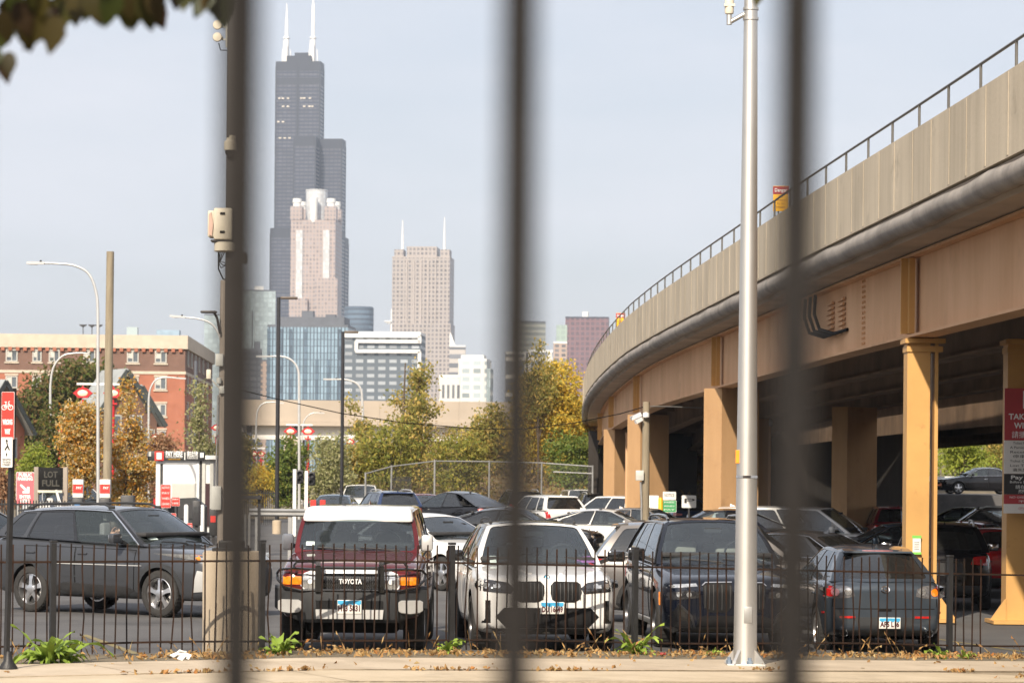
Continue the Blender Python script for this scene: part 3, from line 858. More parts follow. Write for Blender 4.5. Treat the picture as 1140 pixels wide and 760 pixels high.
stain(MT['concrete'], (.27, .21, .145), .55, .8); stain(MT['concrete_pale'], (.30, .24, .165), .5, .9); stain(MT['asphalt'], (.035, .034, .035), .7, .35); stain(MT['asphalt'], (.13, .125, .12), .35, 2.2, .6, .7)
xs = [-4000, -1500, -500, -150, -60, -2, 8, 60, 150, 500, 1500, 4000]
def zfar(x, y):
    if y < 6: return .58
    if y < 20: return lerp(.58, zg(x) - .16, (y - 6) / 14)
    if y < 30: return zg(x) - .16
    return zg(x) - .012
gsheet('ground', xs, [-300, -20, 6, 20, 29.9, 30.1, 160, 400, 1200, 3000, 6000], zfar, MT['earth'])
# street this side of the kerb, sidewalk in two strips with a joint, verge, lot
def strip(name, t0, t1, z, mat, s0=-60, s1=60, thick=None, kind='structure'):
    mb = MB(); ss = [s0 + (s1 - s0) * i / 40 for i in range(41)]
    brk = [(x - FA.x - FN.x * (t0 + t1) / 2) / FE.x for x in (-2, 8)]
    ss = sorted(ss + brk)
    vs, fs = [], []
    for s in ss:
        for t in (t0, t1):
            q = FP(s, t); vs.append((q.x, q.y, zg(q.x) + z))
    n = len(ss)
    fs = [(2 * i, 2 * i + 1, 2 * i + 3, 2 * i + 2) for i in range(n - 1)]
    if thick:
        o = len(vs)
        vs += [(x, y, zz - thick) for x, y, zz in vs]
        fs += [(o + 2 * i + 1, o + 2 * i, o + 2 * i + 2, o + 2 * i + 3) for i in range(n - 1)] + [(2 * i, 2 * i + 2, o + 2 * i + 2, o + 2 * i) for i in range(n - 1)] + [(2 * i + 1, o + 2 * i + 1, o + 2 * i + 3, 2 * i + 3) for i in range(n - 1)]
    mb.add(vs, fs); o = mb.build(name, mat, None, 30); o['kind'] = kind; return o
mb = MB(); xs_ = [-70, -40, -20, -2, 8, 30, 60, 90]; yl = lambda x: FA.y + (x - FA.x) * FE.y / FE.x + .28
ys_ = [max(yl(x), 12) for x in xs_]
for i in range(len(xs_) - 1):
    a_, b_ = xs_[i], xs_[i + 1]
    vs_g = [(a_, ys_[i], zg(a_)), (b_, ys_[i + 1], zg(b_)), (b_, 150, zg(b_)), (a_, 150, zg(a_))]
    mb.add([(x, y, z + .004) for x, y, z in vs_g], [(0, 1, 2, 3)])
lot = mb.build('parking_lot', MT['asphalt'], None, None); lot['kind'] = 'structure'
strip('verge', -.25, 1.45, .10, MT['earth'], thick=.15)
for k in range(8):
    a_, b_ = (-60 if k == 0 else -3.2 + (k - 1) * 3.05 + .012), (60 if k == 7 else -3.2 + k * 3.05 - .012)
    strip('sidewalk', 1.45, 3.30, .115 + .003 * (k % 3), MT['concrete'], a_, b_, .2)
    strip('sidewalk_edge', 3.325, 4.9, .108 - .003 * (k % 2), MT['concrete_pale'], a_ + (.9 if k else 0), b_ + (.9 if k < 7 else 0), .2)
strip('kerb', 4.92, 5.1, .10, MT['concrete_pale'], thick=.25)
strip('street', 5.1, 16, -.14, MT['asphalt'])
ml = MB()
for i in range(6, 26):
    s = -3 + i * 2.75 - 12
    p0, p1 = FP(s, -1.0), FP(s + 0.9, -6.0)
    d = (p1 - p0).normalized(); nn = Vector((-d.y, d.x, 0)) * .055
    if (p0.x < -2) == (p1.x < -2) and (p0.x < 8) == (p1.x < 8):
        ml.add([Vector((q.x, q.y, zg(q.x) + .009)) for q in (p0 - nn, p0 + nn, p1 + nn, p1 - nn)], [(0, 1, 2, 3)])
lm = ml.build('lot_markings', MT['yellow_line'], None, None); lm['kind'] = 'structure'
# ================================================================ the cars in the lot
def put(px, d, head, ref=(0, 0), z=None):
    """root location so that the local point ref stands at photo column px, distance d"""
    h = R(head); g = G(px, d)
    x = g.x - (ref[0] * math.cos(h) - ref[1] * math.sin(h)); y = g.y - (ref[0] * math.sin(h) + ref[1] * math.cos(h))
    return (x, y, zg(x) + .006 if z is None else z), h

# ---- boxy off-roader with the white roof
S_FJ = base_spec(front=2.2, rear=-2.3, hw=.915, zb=.40, zn=1.10, zc=1.25, xc=.92, zbr=1.27, xrb=-2.05, zt=1.24, rw=.405, tw=.265, blunt=.72, blunt_r=.6,
    ga=.95, gza=1.23, xrf=.62, zrf=1.75, xrr=-2.05, zrr=1.77, gb=-2.2, gzb=1.26, wb=.80, wr=.695, wind_bow=.10, roof_crown=.05, roof_arc=.02, apillar_arc=.01,
    wins=[(0, .36, .09, .03, .06, 'glass'), (.36, .62, .03, .03, .05, 'glass_dark'), (.62, 1, .30, .12, .06, 'glass_dark')], roof_mat='paint_pearl', rails=False,
    mirror='silver_paint', mirsz=(.10, .15, .21), mirx=.12, mirz=.06, miro=.10, clad_mat='grey_plastic', front_style=0, rear_style=1, style='six', rim_mat='silver_paint',
    headlight=None, wmarg=(.055, .055, .04, .05), seats='interior_grey', seatx=.0, arch=.07, crown=.03, g_front='glass')
m_fj = build_model(S_FJ)
loc, h = put(389.5, 36.75, -90.5, (2.2, 0))
fj, _ = spawn(m_fj, S_FJ, 'parked_offroader', 'maroon boxy off-roader with white roof and black brush guard', 'car', loc, h, 'paint_maroon')
B = S_FJ['_bvh']
def fpart(name, outs, mat, off=.006, parent=fj, bvh=None, side='front', maxe=.07, skirt=.03):
    mb = MB()
    for o in outs: patch(mb, bvh or B, side, o, off, 0, maxe, skirt)
    return mb.build(name, MT[mat], parent)
rc = MB(); rc.box((-.675, 0, 1.715), (2.93, 1.44, .205), b=.06); rc.v = [(x - (.06 if x > 0 else -.04) * max(0, (z - 1.66) / .15), y * (1 - .06 * max(0, (z - 1.64) / .17)), z) for x, y, z in rc.v]; rc.build('roof_cap', MT['paint_pearl'], fj, 50)
ub = MB(); ub.box((.9, 0, .36), (1.9, 1.15, .22), b=.05); ub.tube([(1.345, -.75, .40), (1.345, .75, .40)], .07, 10); ub.build('underbody', MT['seam'], fj)
# grille, round lamps and amber indicators
gr = fpart('grille', [rrect(-.44, .44, .80, 1.06, .03)], 'gloss_black', .004)
hexm = MB()
for i in range(25):
    a = -.34 + i * .028
    for j in range(8):
        z0 = .81 + j * .0235; dx = .014 if j % 2 else -.014
        if abs(a) <= .335: patch(hexm, B, 'front', [(a - dx / 2 - .003, z0), (a - dx / 2 + .003, z0), (a + dx / 2 + .003, z0 + .0235), (a + dx / 2 - .003, z0 + .0235)], .012, 0, .2, .008)
hexm.build('grille_mesh', MT['grey_plastic'], gr)
fpart('grille_bar', [rrect(-.33, .33, 1.005, 1.052, .012)], 'silver_paint', .02)
gx = B.ray_cast(Vector((6, 0, .9)), Vector((-1, 0, 0)))[0].x
text('TOYOTA', .085, MT['lamp_white'], fj, (gx + .03, .0, .905), (R(90), 0, R(90)), .006, width=.285, bold=.003, name='grille_lettering')
for s in (1, -1):
    fpart('indicator', [rrect(s * .57, s * .88, .80, .985, .03)], 'paint_maroon', .006)
    ind = fpart('indicator_lens', [rrect(s * .60, s * .84, .865, .965, .02)], 'lamp_amber', .014)
    hl = fpart('headlight', [disc(s * .50, .905, .145, 28), ] if False else [[(s * .37, .775), (s * .37, 1.02), (s * .50, 1.035), (s * .58, 1.005), (s * .625, .94), (s * .632, .885), (s * .60, .82), (s * .54, .78)]], 'lamp_white', .010)
    fpart('lamp_reflector', [disc(s * .50, .902, .108, 24)], 'lamp_clear', .016, hl)
    fpart('lamp_bulb', [disc(s * .50, .902, .03, 12)], 'lamp_white', .024, hl)
# deep grey bumper with silver inserts
def patch_flat(q, o):
    n_ = 8; a0, a1 = min(a for a, b in o), max(a for a, b in o)
    ins = lambda a, top_: max((b for c, b in o if abs(c - a) < .16), default=.6) if top_ else min((b for c, b in o if abs(c - a) < .16), default=.6)
    vs_ = []
    for i in range(n_ + 1):
        a = lerp(a0, a1, i / n_); e = .02 if i in (0, n_) else 0
        lo_, hi_ = .50 + e + .04 * abs(i / n_ - .5), .69 - e
        vs_ += [(bump_sec(a) + .02, a, lo_), (bump_sec(a) + .075, a, lo_ + .015), (bump_sec(a) + .08, a, hi_ - .02), (bump_sec(a) + .02, a, hi_)]
    q.add(vs_, [(i * 4 + k, i * 4 + (k + 1) % 4, (i + 1) * 4 + (k + 1) % 4, (i + 1) * 4 + k) for i in range(n_) for k in range(4)] + [(0, 1, 2, 3), (n_ * 4, n_ * 4 + 1, n_ * 4 + 2, n_ * 4 + 3)])
def bump_sec(y):
    a = abs(y) / .93
    return 2.285 - .20 * max(0, a - .45) ** 1.6 / .38
bm_ = MB()
N_ = 28
ring = [(-.30, .80), (.02, .80), (.045, .77), (.05, .58), (.02, .44), (-.02, .40), (-.30, .40)]
vs = []
for i in range(N_ + 1):
    y = lerp(-.945, .945, i / N_); x0 = bump_sec(y); up = .05 * max(0, abs(y) - .6) / .33; cut = .16 * max(0, abs(y) - .62) / .31
    vs += [Vector((x0 + dx, y, z + (up if z > .7 else (cut if z < .5 else 0)))) for dx, z in ring]
n = len(ring)
bm_.add(vs, [(i * n + k, i * n + (k + 1) % n, (i + 1) * n + (k + 1) % n, (i + 1) * n + k) for i in range(N_) for k in range(n)] + [tuple(range(n)), tuple(range(N_ * n, N_ * n + n))])
fbump = bm_.build('front_bumper', MT['grey_plastic'], fj, 30)
for s in (1, -1):
    q = MB(); o = [(s * .62, .50), (s * .60, .545), (s * .60, .66), (s * .62, .685), (s * .88, .70), (s * .90, .67), (s * .90, .57), (s * .86, .51)]
    patch_flat(q, o); q.build('bumper_insert', MT['silver_paint'], fbump, 30)
    g = MB(); g.prism(rrect(s * .17, s * .415, .575, .675, .015), 0, .012, 0, lambda a, b, t: (bump_sec(a) + .046 + t, a, b)); g.build('bumper_vent', MT['mesh_grille'], fbump)
q = MB(); q.prism([(-.41, .45), (-.42, .565), (.42, .565), (.41, .45)], 0, .03, 0, lambda a, b, t: (bump_sec(a) + .045 + t, a, b)); q.build('skid_plate', MT['silver_paint'], fbump)
# brush guard of black tube
bg = MB()
X_ = 2.36
for s in (1, -1):
    bg.bar((X_ - .02, s * .39, .78), (X_ - .02, s * .39, 1.10), .055, .075, 0, (0, 1, 0))
    bg.tube([(X_ - .05, s * .39, .80), (X_ - .05, s * .60, .795), (X_ - .12, s * .82, .835), (X_ - .24, s * .915, .93), (X_ - .3, s * .925, 1.0), (X_ - .22, s * .88, 1.05), (X_ - .08, s * .7, 1.065), (X_ - .03, s * .39, 1.055)], .018, 8)
    bg.tube([(X_ - .04, s * .39, 1.13), (X_ - .1, s * .50, 1.155), (X_ - .12, s * .66, 1.15), (X_ - .12, s * .70, 1.10), (X_ - .1, s * .70, 1.06)], .018, 8)
bg.tube([(X_ - .04, -.39, 1.08), (X_ - .04, .39, 1.08)], .018, 8); bg.tube([(X_ - .04, -.39, .80), (X_ - .04, .39, .80)], .018, 8)
bgo = bg.build('brush_guard', MT['gloss_black'], fj)
for s in (1, -1):
    q = MB(); q.bar((X_ - .015, s * .39, 1.10), (X_ - .02, s * .39, 1.17), .065, .06, 0, (0, 1, 0)); q.build('guard_cap', MT['chrome'], bgo)
bbv = BVHTree.FromPolygons([v.co for v in fbump.data.vertices], [tuple(p_.vertices) for p_ in fbump.data.polygons])
plate_parts(fj, bbv, 'front', .60, 'H13 5831', .305, .17)
def on_glass(spec, y, z, w, hh, mat, root, name='windscreen_sticker', off=.012):
    mb = MB(); patch(mb, spec['_gbvh'], 'front', rrect(y - w / 2, y + w / 2, z - hh / 2, z + hh / 2, .008), off, 0, .05, .006); return mb.build(name, MT[mat], root)
on_glass(S_FJ, -.60, 1.345, .11, .05, 'sticker', fj); on_glass(S_FJ, .57, 1.66, .06, .08, 'sticker', fj)
# black strap seen behind the windscreen
stp = MB(); stp.tube([(.62, -.27, 1.70), (.66, -.275, 1.58), (.70, -.30, 1.47), (.76, -.33, 1.36)], [.018, .024, .022, .014], 8); stp.build('hanging_strap', MT['seam'], fj)

# ---- white sports SUV
S_X3 = base_spec(front=2.36, rear=-2.36, hw=.945, zb=.24, zn=.98, zc=1.10, xc=.98, zbr=1.13, xrb=-2.0, zt=1.10, xf=1.43, xr=-1.43, rw=.375, tw=.26, style='ten', rim_mat='alloy_dark', blunt=.42,
    ga=1.02, gza=1.09, xrf=.22, zrf=1.62, xrr=-1.75, zrr=1.58, gb=-2.12, gzb=1.13, wb=.85, wr=.625, mirror='gloss_black', mirx=.35, mirz=.07, mirsz=(.12, .235, .15), cladding=False, roof_mat='paint_pearl', rails=True,
    headlight=[(.47, .785), (.86, .815), (.93, .87), (.925, .955), (.84, .975), (.52, .93), (.43, .86)], hl_mat='lamp_dark',
    grille=[[(.04, .89), (.09, .945), (.39, .94), (.43, .91), (.445, .80), (.41, .71), (.35, .675), (.12, .675), (.06, .71), (.04, .79)],
            [(-.04, .79), (-.06, .71), (-.12, .675), (-.35, .675), (-.41, .71), (-.445, .80), (-.43, .91), (-.39, .94), (-.09, .945), (-.04, .89)]], slats=8,
    intake=[[(-.67, .49), (-.53, .345), (.53, .345), (.67, .49), (.56, .605), (-.56, .605)]], wmarg=(.07, .07, .03, .05), seats='interior')
m_x3 = build_model(S_X3)
loc, h = put(609, 38.1, -85.2, (2.36, 0))
x3, _ = spawn(m_x3, S_X3, 'parked_suv', 'clean white SUV with twin black grilles and blue-topped front plate', 'car', loc, h, 'paint_pearl')
B = S_X3['_bvh']
for s in (1, -1):
    fpart('side_intake', [[(s * .73, .41), (s * .87, .40), (s * .80, .46), (s * .80, .70), (s * .735, .70)]], 'gloss_black', .006, x3, B)
    q = fpart('daytime_lamp', [[(s * .60, .885), (s * .70, .905), (s * .70, .86), (s * .62, .855)], [(s * .74, .91), (s * .86, .93), (s * .86, .88), (s * .76, .868)]], 'lamp_clear', .016, x3, B)
bx = B.ray_cast(Vector((6, 0, .985)), Vector((-1, 0, 0)))[0]
bl_ = MB(); bl_.lathe([(.042, 0), (.042, .012), (.038, .016), (.001, .016)], 24, 0, (0, 0, 0), 'X')
bd = bl_.build('hood_badge', MT['seam'], x3); bd.location = bx + Vector((-.012, 0, -.002)); bd.rotation_euler = (0, R(-28), 0)
for k in range(4):
    q = MB(); q.prism([(0, 0)] + [(.03 * math.cos(R(90 * k + 90 * i / 6)), .03 * math.sin(R(90 * k + 90 * i / 6))) for i in range(7)], .017, .019, 0, lambda a, b, t: (t, a, b))
    q.build('badge_quarter', MT['plate_blue'] if k % 2 else MT['lamp_white'], bd)
plate_parts(x3, B, 'front', .605, 'DU 16549', .305, .155, .06)
on_glass(S_X3, -.60, 1.185, .085, .09, 'sticker', x3)
MT['purple'] = pm('purple_card', (.16, .08, .22), .6, var=.3, scale=40)
pq = MB(); pq.add([(1.0, .50, 1.15), (1.0, .78, 1.15), (.9, .70, 1.24), (.95, .55, 1.22)], [(0, 1, 2, 3)]); pq.build('dashboard_card', MT['purple'], x3)
pr = MB(); e0 = [S_X3['xrf'] - .12, S_X3['xrr'] + .5]
pan = MB(); patch(pan, S_X3['_gbvh'], 'top', rrect(e0[1], e0[0], -.44, .44, .06), .006, 0, .15, .01); pan.build('glass_roof', MT['gloss_black'], x3)
for s in (1, -1):
    q = MB(); patch(q, B, 'top', [(2.05, s * .18), (2.05, s * .22), (1.1, s * .42), (1.1, s * .37)], .012, 0, .12, .012); q.build('hood_crease', MT['paint_pearl'], x3)

# ---- very large dark SUV
S_X7 = base_spec(front=2.58, rear=-2.57, hw=.985, zb=.24, zn=.99, zc=1.16, xc=1.05, zbr=1.22, xrb=-2.35, zt=1.2, xf=1.55, xr=-1.55, rw=.40, tw=.28, style='five', rim_mat='alloy_dark', blunt=.24,
    ga=1.10, gza=1.15, xrf=.30, zrf=1.72, xrr=-2.05, zrr=1.70, gb=-2.42, gzb=1.22, wb=.875, wr=.645, mirror='gloss_black', mirx=.35, mirz=.06, mirsz=(.13, .24, .18), cladding=False, rails=True, rail_mat='gloss_black', handle='paint', dlo='full', dlo_mat='gloss_black',
    wins=[(0, .40, .10, .025, .05, 'glass'), (.40, .73, .03, .025, .05, 'glass_dark'), (.73, 1, .05, .10, .06, 'glass_dark')],
    headlight=[(.47, .74), (.90, .70), (.93, .80), (.62, .84), (.47, .82)], hl_mat='lamp_dark',
    grille=[[(.025, .90), (.05, .945), (.38, .94), (.43, .90), (.42, .67), (.36, .545), (.10, .545), (.025, .63)], [(-.025, .63), (-.10, .545), (-.36, .545), (-.42, .67), (-.43, .90), (-.38, .94), (-.05, .945), (-.025, .90)]], slats=7,
    intake=[[(-.52, .29), (.52, .29), (.50, .46), (.40, .50), (-.40, .50), (-.50, .46)]], seats='interior_tan')
m_x7 = build_model(S_X7)
loc, h = put(817, 40.2, -85.3, (2.58, 0))
x7, _ = spawn(m_x7, S_X7, 'parked_suv', 'large dark navy SUV with split headlights parked behind the silver pole', 'car', loc, h, 'paint_navy')
B = S_X7['_bvh']
for s in (1, -1):
    fpart('daytime_lamp', [[(s * .50, .895), (s * .90, .865), (s * .92, .895), (s * .80, .92), (s * .52, .935)]], 'lamp_clear', .008, x7, B)
    fpart('corner_intake', [[(s * .56, .31), (s * .90, .36), (s * .88, .50), (s * .76, .64), (s * .60, .50)]], 'gloss_black', .006, x7, B)
    fpart('bumper_trim', [[(s * .54, .30), (s * .60, .49), (s * .76, .655), (s * .75, .67), (s * .575, .505), (s * .515, .31)]], 'alloy_dark', .014, x7, B)
    fpart('grille_frame', [[(s * .03, .95), (s * .39, .944), (s * .435, .905), (s * .445, .91), (s * .395, .956), (s * .03, .962)]], 'alloy', .02, x7, B)
q = MB(); patch(q, B, 'right', [(1.55 + .47, .62), (1.55 + .53, .62), (1.55 + .50, .80), (1.55 + .46, .80)], .012, 0, .1, .02); q.build('side_marker', MT['lamp_amber'], x7)
for sd in ('left', 'right'):
    q = MB(); patch(q, B, sd, rrect(-1.1, 1.05, .30, .38, .02), .016, 0, .2, .02); q.build('sill_trim', MT['silver_paint'], x7)

# ---- dark compact hatchback, tail to the fence
S_M3 = base_spec(front=2.14, rear=-2.08, hw=.875, zb=.19, zn=.80, zc=.95, xc=.95, zbr=1.02, xrb=-1.72, zt=.98, xf=1.32, xr=-1.32, rw=.315, tw=.205, style='ten', blunt=.35, blunt_r=.34,
    ga=1.0, gza=.94, xrf=.12, zrf=1.40, xrr=-1.35, zrr=1.40, gb=-1.90, gzb=1.00, wb=.78, wr=.54, wr_r=.52, wb_r=.74, roof_arc=.055, cladding=False, rails=False, spoiler=True, rear_bow=.12, roof_crown=.045,
    wins=[(0, .45, .12, .025, .05, 'glass'), (.45, .80, .03, .03, .05, 'glass_dark'), (.80, 1, .03, .16, .04, 'glass_dark')], rmarg=(.09, .09, .07, .06), g_rear='glass_dark', mirsz=(.10, .19, .13), rear_style=0, stop=.05, arch=.045)
m_m3 = build_model(S_M3)
loc, h = put(985, 41.3, 93.5, (-2.08, 0))
m3, _ = spawn(m_m3, S_M3, 'parked_hatchback', 'dark slate hatchback parked tail to the fence in front of yellow column', 'car', loc, h, 'paint_slate')
B = S_M3['_bvh']
rp = lambda name, outs, mat, off=.007, par=m3: fpart(name, outs, mat, off, par, B, 'rear')
for s in (1, -1):
    t = rp('taillight', [[(s * .43, .80), (s * .45, .90), (s * .54, .945), (s * .80, .965), (s * .85, .93), (s * .86, .80), (s * .80, .765), (s * .54, .775)]], 'lamp_smoke')
    rp('brake_lamp', [disc(s * .76, .868, .075, 20)], 'lamp_red', .013, t)
    rp('indicator', [disc(s * .70, .855, .055, 18)], 'lamp_pink' if s > 0 else 'lamp_amber', .02, t)
    rp('reverse_lamp', [disc(s * .52, .862, .052, 18)], 'lamp_clear', .014, t)
    rp('reflector', [rrect(s * .42, s * .64, .495, .525, .01)], 'lamp_red', .012)
    q = MB(); patch(q, B, 'left' if s > 0 else 'right', rrect(-1.86, -1.76, .55, .58, .01), .008, 0, .1, .02); q.build('side_marker', MT['lamp_red'], m3)
    ex = MB(); ex.lathe([(.052, -.12), (.052, .03), (.043, .03), (.040, -.1)], 18, 0, (0, 0, 0), 'X', closed=True)
    e_ = ex.build('exhaust', MT['chrome'], m3); e_.location = (-2.10, s * .60, .295)
rp('hatch_seam', [[(-.70, .62), (.70, .62), (.70, .632), (-.70, .632)], [(-.74, .65), (-.728, .65), (-.71, .95), (-.722, .95)], [(.74, .65), (.728, .65), (.71, .95), (.722, .95)]], 'seam', .003)
rp('plate_recess', [[(-.36, .34), (.36, .34), (.43, .51), (-.43, .51)]], 'grey_plastic', .004)
rp('rear_bumper', [[(-.62, .19), (.62, .19), (.70, .33), (-.70, .33)]], 'black_plastic', .008)
rp('hatch_latch', [rrect(-.09, .09, .595, .62, .008)], 'seam', .012)
bd = rp('hatch_badge', [[(x, .895 + z) for x, z in disc(0, 0, .062, 24, .05)]], 'chrome', .010)
rp('badge_field', [disc(0, .895, .048, 20, .036)], 'paint_slate', .015, bd)
rp('badge_wing', [[(-.045, .912), (-.02, .905), (0, .885), (.02, .905), (.045, .912), (.02, .893), (0, .866), (-.02, .893)]], 'chrome', .02, bd)
q = MB(); patch(q, S_M3['_gbvh'], 'rear', rrect(-.22, .22, 1.405, 1.425, .008), .03, 0, .1, .02); q.build('brake_light', MT['lamp_pink'], m3)
plate_parts(m3, B, 'rear', .43, 'AP5 L16', .305, .155, -.06)
q = MB(); q.tube([(-1.0, 0, 1.45), (-1.2, 0, 1.68)], .006, 6); q.build('radio_aerial', MT['seam'], m3)
MT['model_text'] = MT['chrome']
text('mazda3', .075, MT['chrome'], m3, (-2.055, .52, .735), (R(90), 0, R(-90)), .003, width=.30)

# ---- grey SUV driving past, someone inside
S_RV = base_spec(front=2.28, rear=-2.32, hw=.93, zb=.25, zn=.96, zc=1.09, xc=.95, zbr=1.20, xrb=-2.0, zt=1.15, rw=.365, tw=.24, style='five', blunt=.38,
    ga=1.0, gza=1.09, xrf=.18, zrf=1.635, xrr=-1.76, zrr=1.605, gb=-2.16, gzb=1.21, wb=.845, wr=.615, roof_arc=.04, dlo='top', handle='paint', rimfrac=.68, spoiler=True, g_front='glass_clear',
    wins=[(0, .44, .10, .025, .05, 'glass_clear'), (.44, .78, .03, .03, .05, 'glass_dark'), (.78, 1, .06, .14, .06, 'glass_dark')], clad_mat='grey_plastic',
    headlight=[(.50, .86), (.80, .84), (.92, .90), (.925, .99), (.84, .985), (.55, .915)], hl_mat='lamp_clear', seats='interior_grey', mirx=.40, mirz=.05)
m_rv = build_model(S_RV)
loc, h = put(179, 45.9, -33.7, (1.345, -.85), None)
rv, _ = spawn(m_rv, S_RV, 'moving_suv', 'dark grey SUV with a person inside, crossing the lot behind the fence', 'car', loc, h, 'paint_grey')
RV_M = Matrix.Translation(Vector(loc)) @ Matrix.Rotation(h, 4, 'Z')
MT['lamp_marker'] = MT['lamp_amber']
q = MB(); patch(q, S_RV['_bvh'], 'right', [(1.88, .90), (2.1, .88), (2.1, .97), (1.9, .985)], .01, 0, .06, .02); q.build('indicator_lens', MT['lamp_amber'], rv)
q = MB(); patch(q, S_RV['_bvh'], 'right', rrect(-.82, 1.0, .785, .797, .004), .022, 0, .2, .012); q.build('door_moulding', MT['silver_paint'], rv)
q = MB(); patch(q, S_RV['_bvh'], 'right', [(-.80, .28), (.84, .28), (.86, .40), (.70, .46), (-.62, .50), (-.82, .42)], .016, 0, .15, .012); q.build('door_cladding', MT['black_plastic'], rv)
q = MB(); patch(q, S_RV['_bvh'], 'right', [(-.70, .60), (.62, .54), (.62, .552), (-.70, .625)], .013, 0, .15, .012); q.build('door_crease', MT['paint_grey'], rv)
q = MB(); patch(q, S_RV['_bvh'], 'right', [(1.98, .40), (2.2, .42), (2.2, .72), (2.08, .74)], .012, 0, .06, .02); q.build('bumper_trim', MT['silver_paint'], rv)
on_glass(S_RV, -.55, 1.22, .16, .06, 'sticker', rv)

# ---- the others
sedan = base_spec(front=2.35, rear=-2.45, hw=.92, zb=.18, zn=.80, zc=.97, xc=1.05, zbr=1.03, xrb=-1.55, zt=1.02, xf=1.42, xr=-1.42, rw=.33, tw=.22, blunt=.3,
    ga=1.08, gza=.96, xrf=.18, zrf=1.405, xrr=-.95, zrr=1.40, gb=-1.80, gzb=1.04, wb=.80, wr=.55, roof_arc=.045, cladding=False, rails=False, dlo='full', handle='chrome',
    wins=[(0, .47, .12, .025, .05, 'glass'), (.47, .88, .03, .10, .06, 'glass_dark')], stop=.05, arch=.05)
m_sed = build_model(sedan)
coupe = base_spec(**{**sedan, 'xrr': -.75, 'gb': -2.05, 'gzb': 1.04, 'xrb': -1.95, 'zrf': 1.38, 'zrr': 1.37, 'dlo': 'top'})
m_fast = build_model(coupe)
S_TY = base_spec(front=2.35, rear=-2.4, hw=.95, zb=.2, zn=.86, zc=1.03, xc=1.1, zbr=1.10, xrb=-2.05, zt=1.10, xf=1.44, xr=-1.44, rw=.36, ga=1.18, gza=1.02, xrf=.15, zrf=1.56, xrr=-1.0, zrr=1.55, gb=-2.15, gzb=1.11, wb=.84, wr=.57, roof_arc=.07, rails=False, cladding=False, roof_mat='gloss_black',
    wins=[(0, .45, .12, .03, .05, 'glass'), (.45, .80, .03, .08, .06, 'glass_dark')], style='ten', blunt=.3, taillight=[(.46, .93), (.82, .90), (.83, 1.0), (.78, 1.04), (.46, 1.0)], tl_mat='lamp_pink', g_rear='glass_dark')
m_ty = build_model(S_TY)
S_SUV = base_spec(spoiler=True, dlo='full', rail_mat='silver_paint')
m_suv = build_model(S_SUV)
S_PL = base_spec(black_frames=False, zrf=1.62, rails=False, cladding=True, spoiler=True, taillight=[(.62, .85), (.80, .83), (.80, 1.10), (.73, 1.10)], hw=.92)
m_pl = build_model(S_PL)
S_VAN = base_spec(black_frames=False, front=2.55, rear=-2.6, hw=.99, zb=.2, zn=.98, zc=1.12, xc=1.45, zbr=1.16, xrb=-2.4, zt=1.1, xf=1.55, xr=-1.5, rw=.35, ga=1.5, gza=1.1, xrf=.55, zrf=1.72, xrr=-2.2, zrr=1.72, gb=-2.5, gzb=1.15, wb=.9, wr=.72, rails=False, cladding=False, blunt=.4)
m_van = build_model(S_VAN)
S_JP = base_spec(front=2.15, rear=-2.2, hw=.92, zn=1.12, zc=1.2, zbr=1.25, zt=1.2, gza=1.19, gzb=1.25, xrf=.45, zrf=1.80, xrr=-1.9, zrr=1.80, wr=.70, rw=.39, blunt=.6, rails=True)
m_jp = build_model(S_JP)

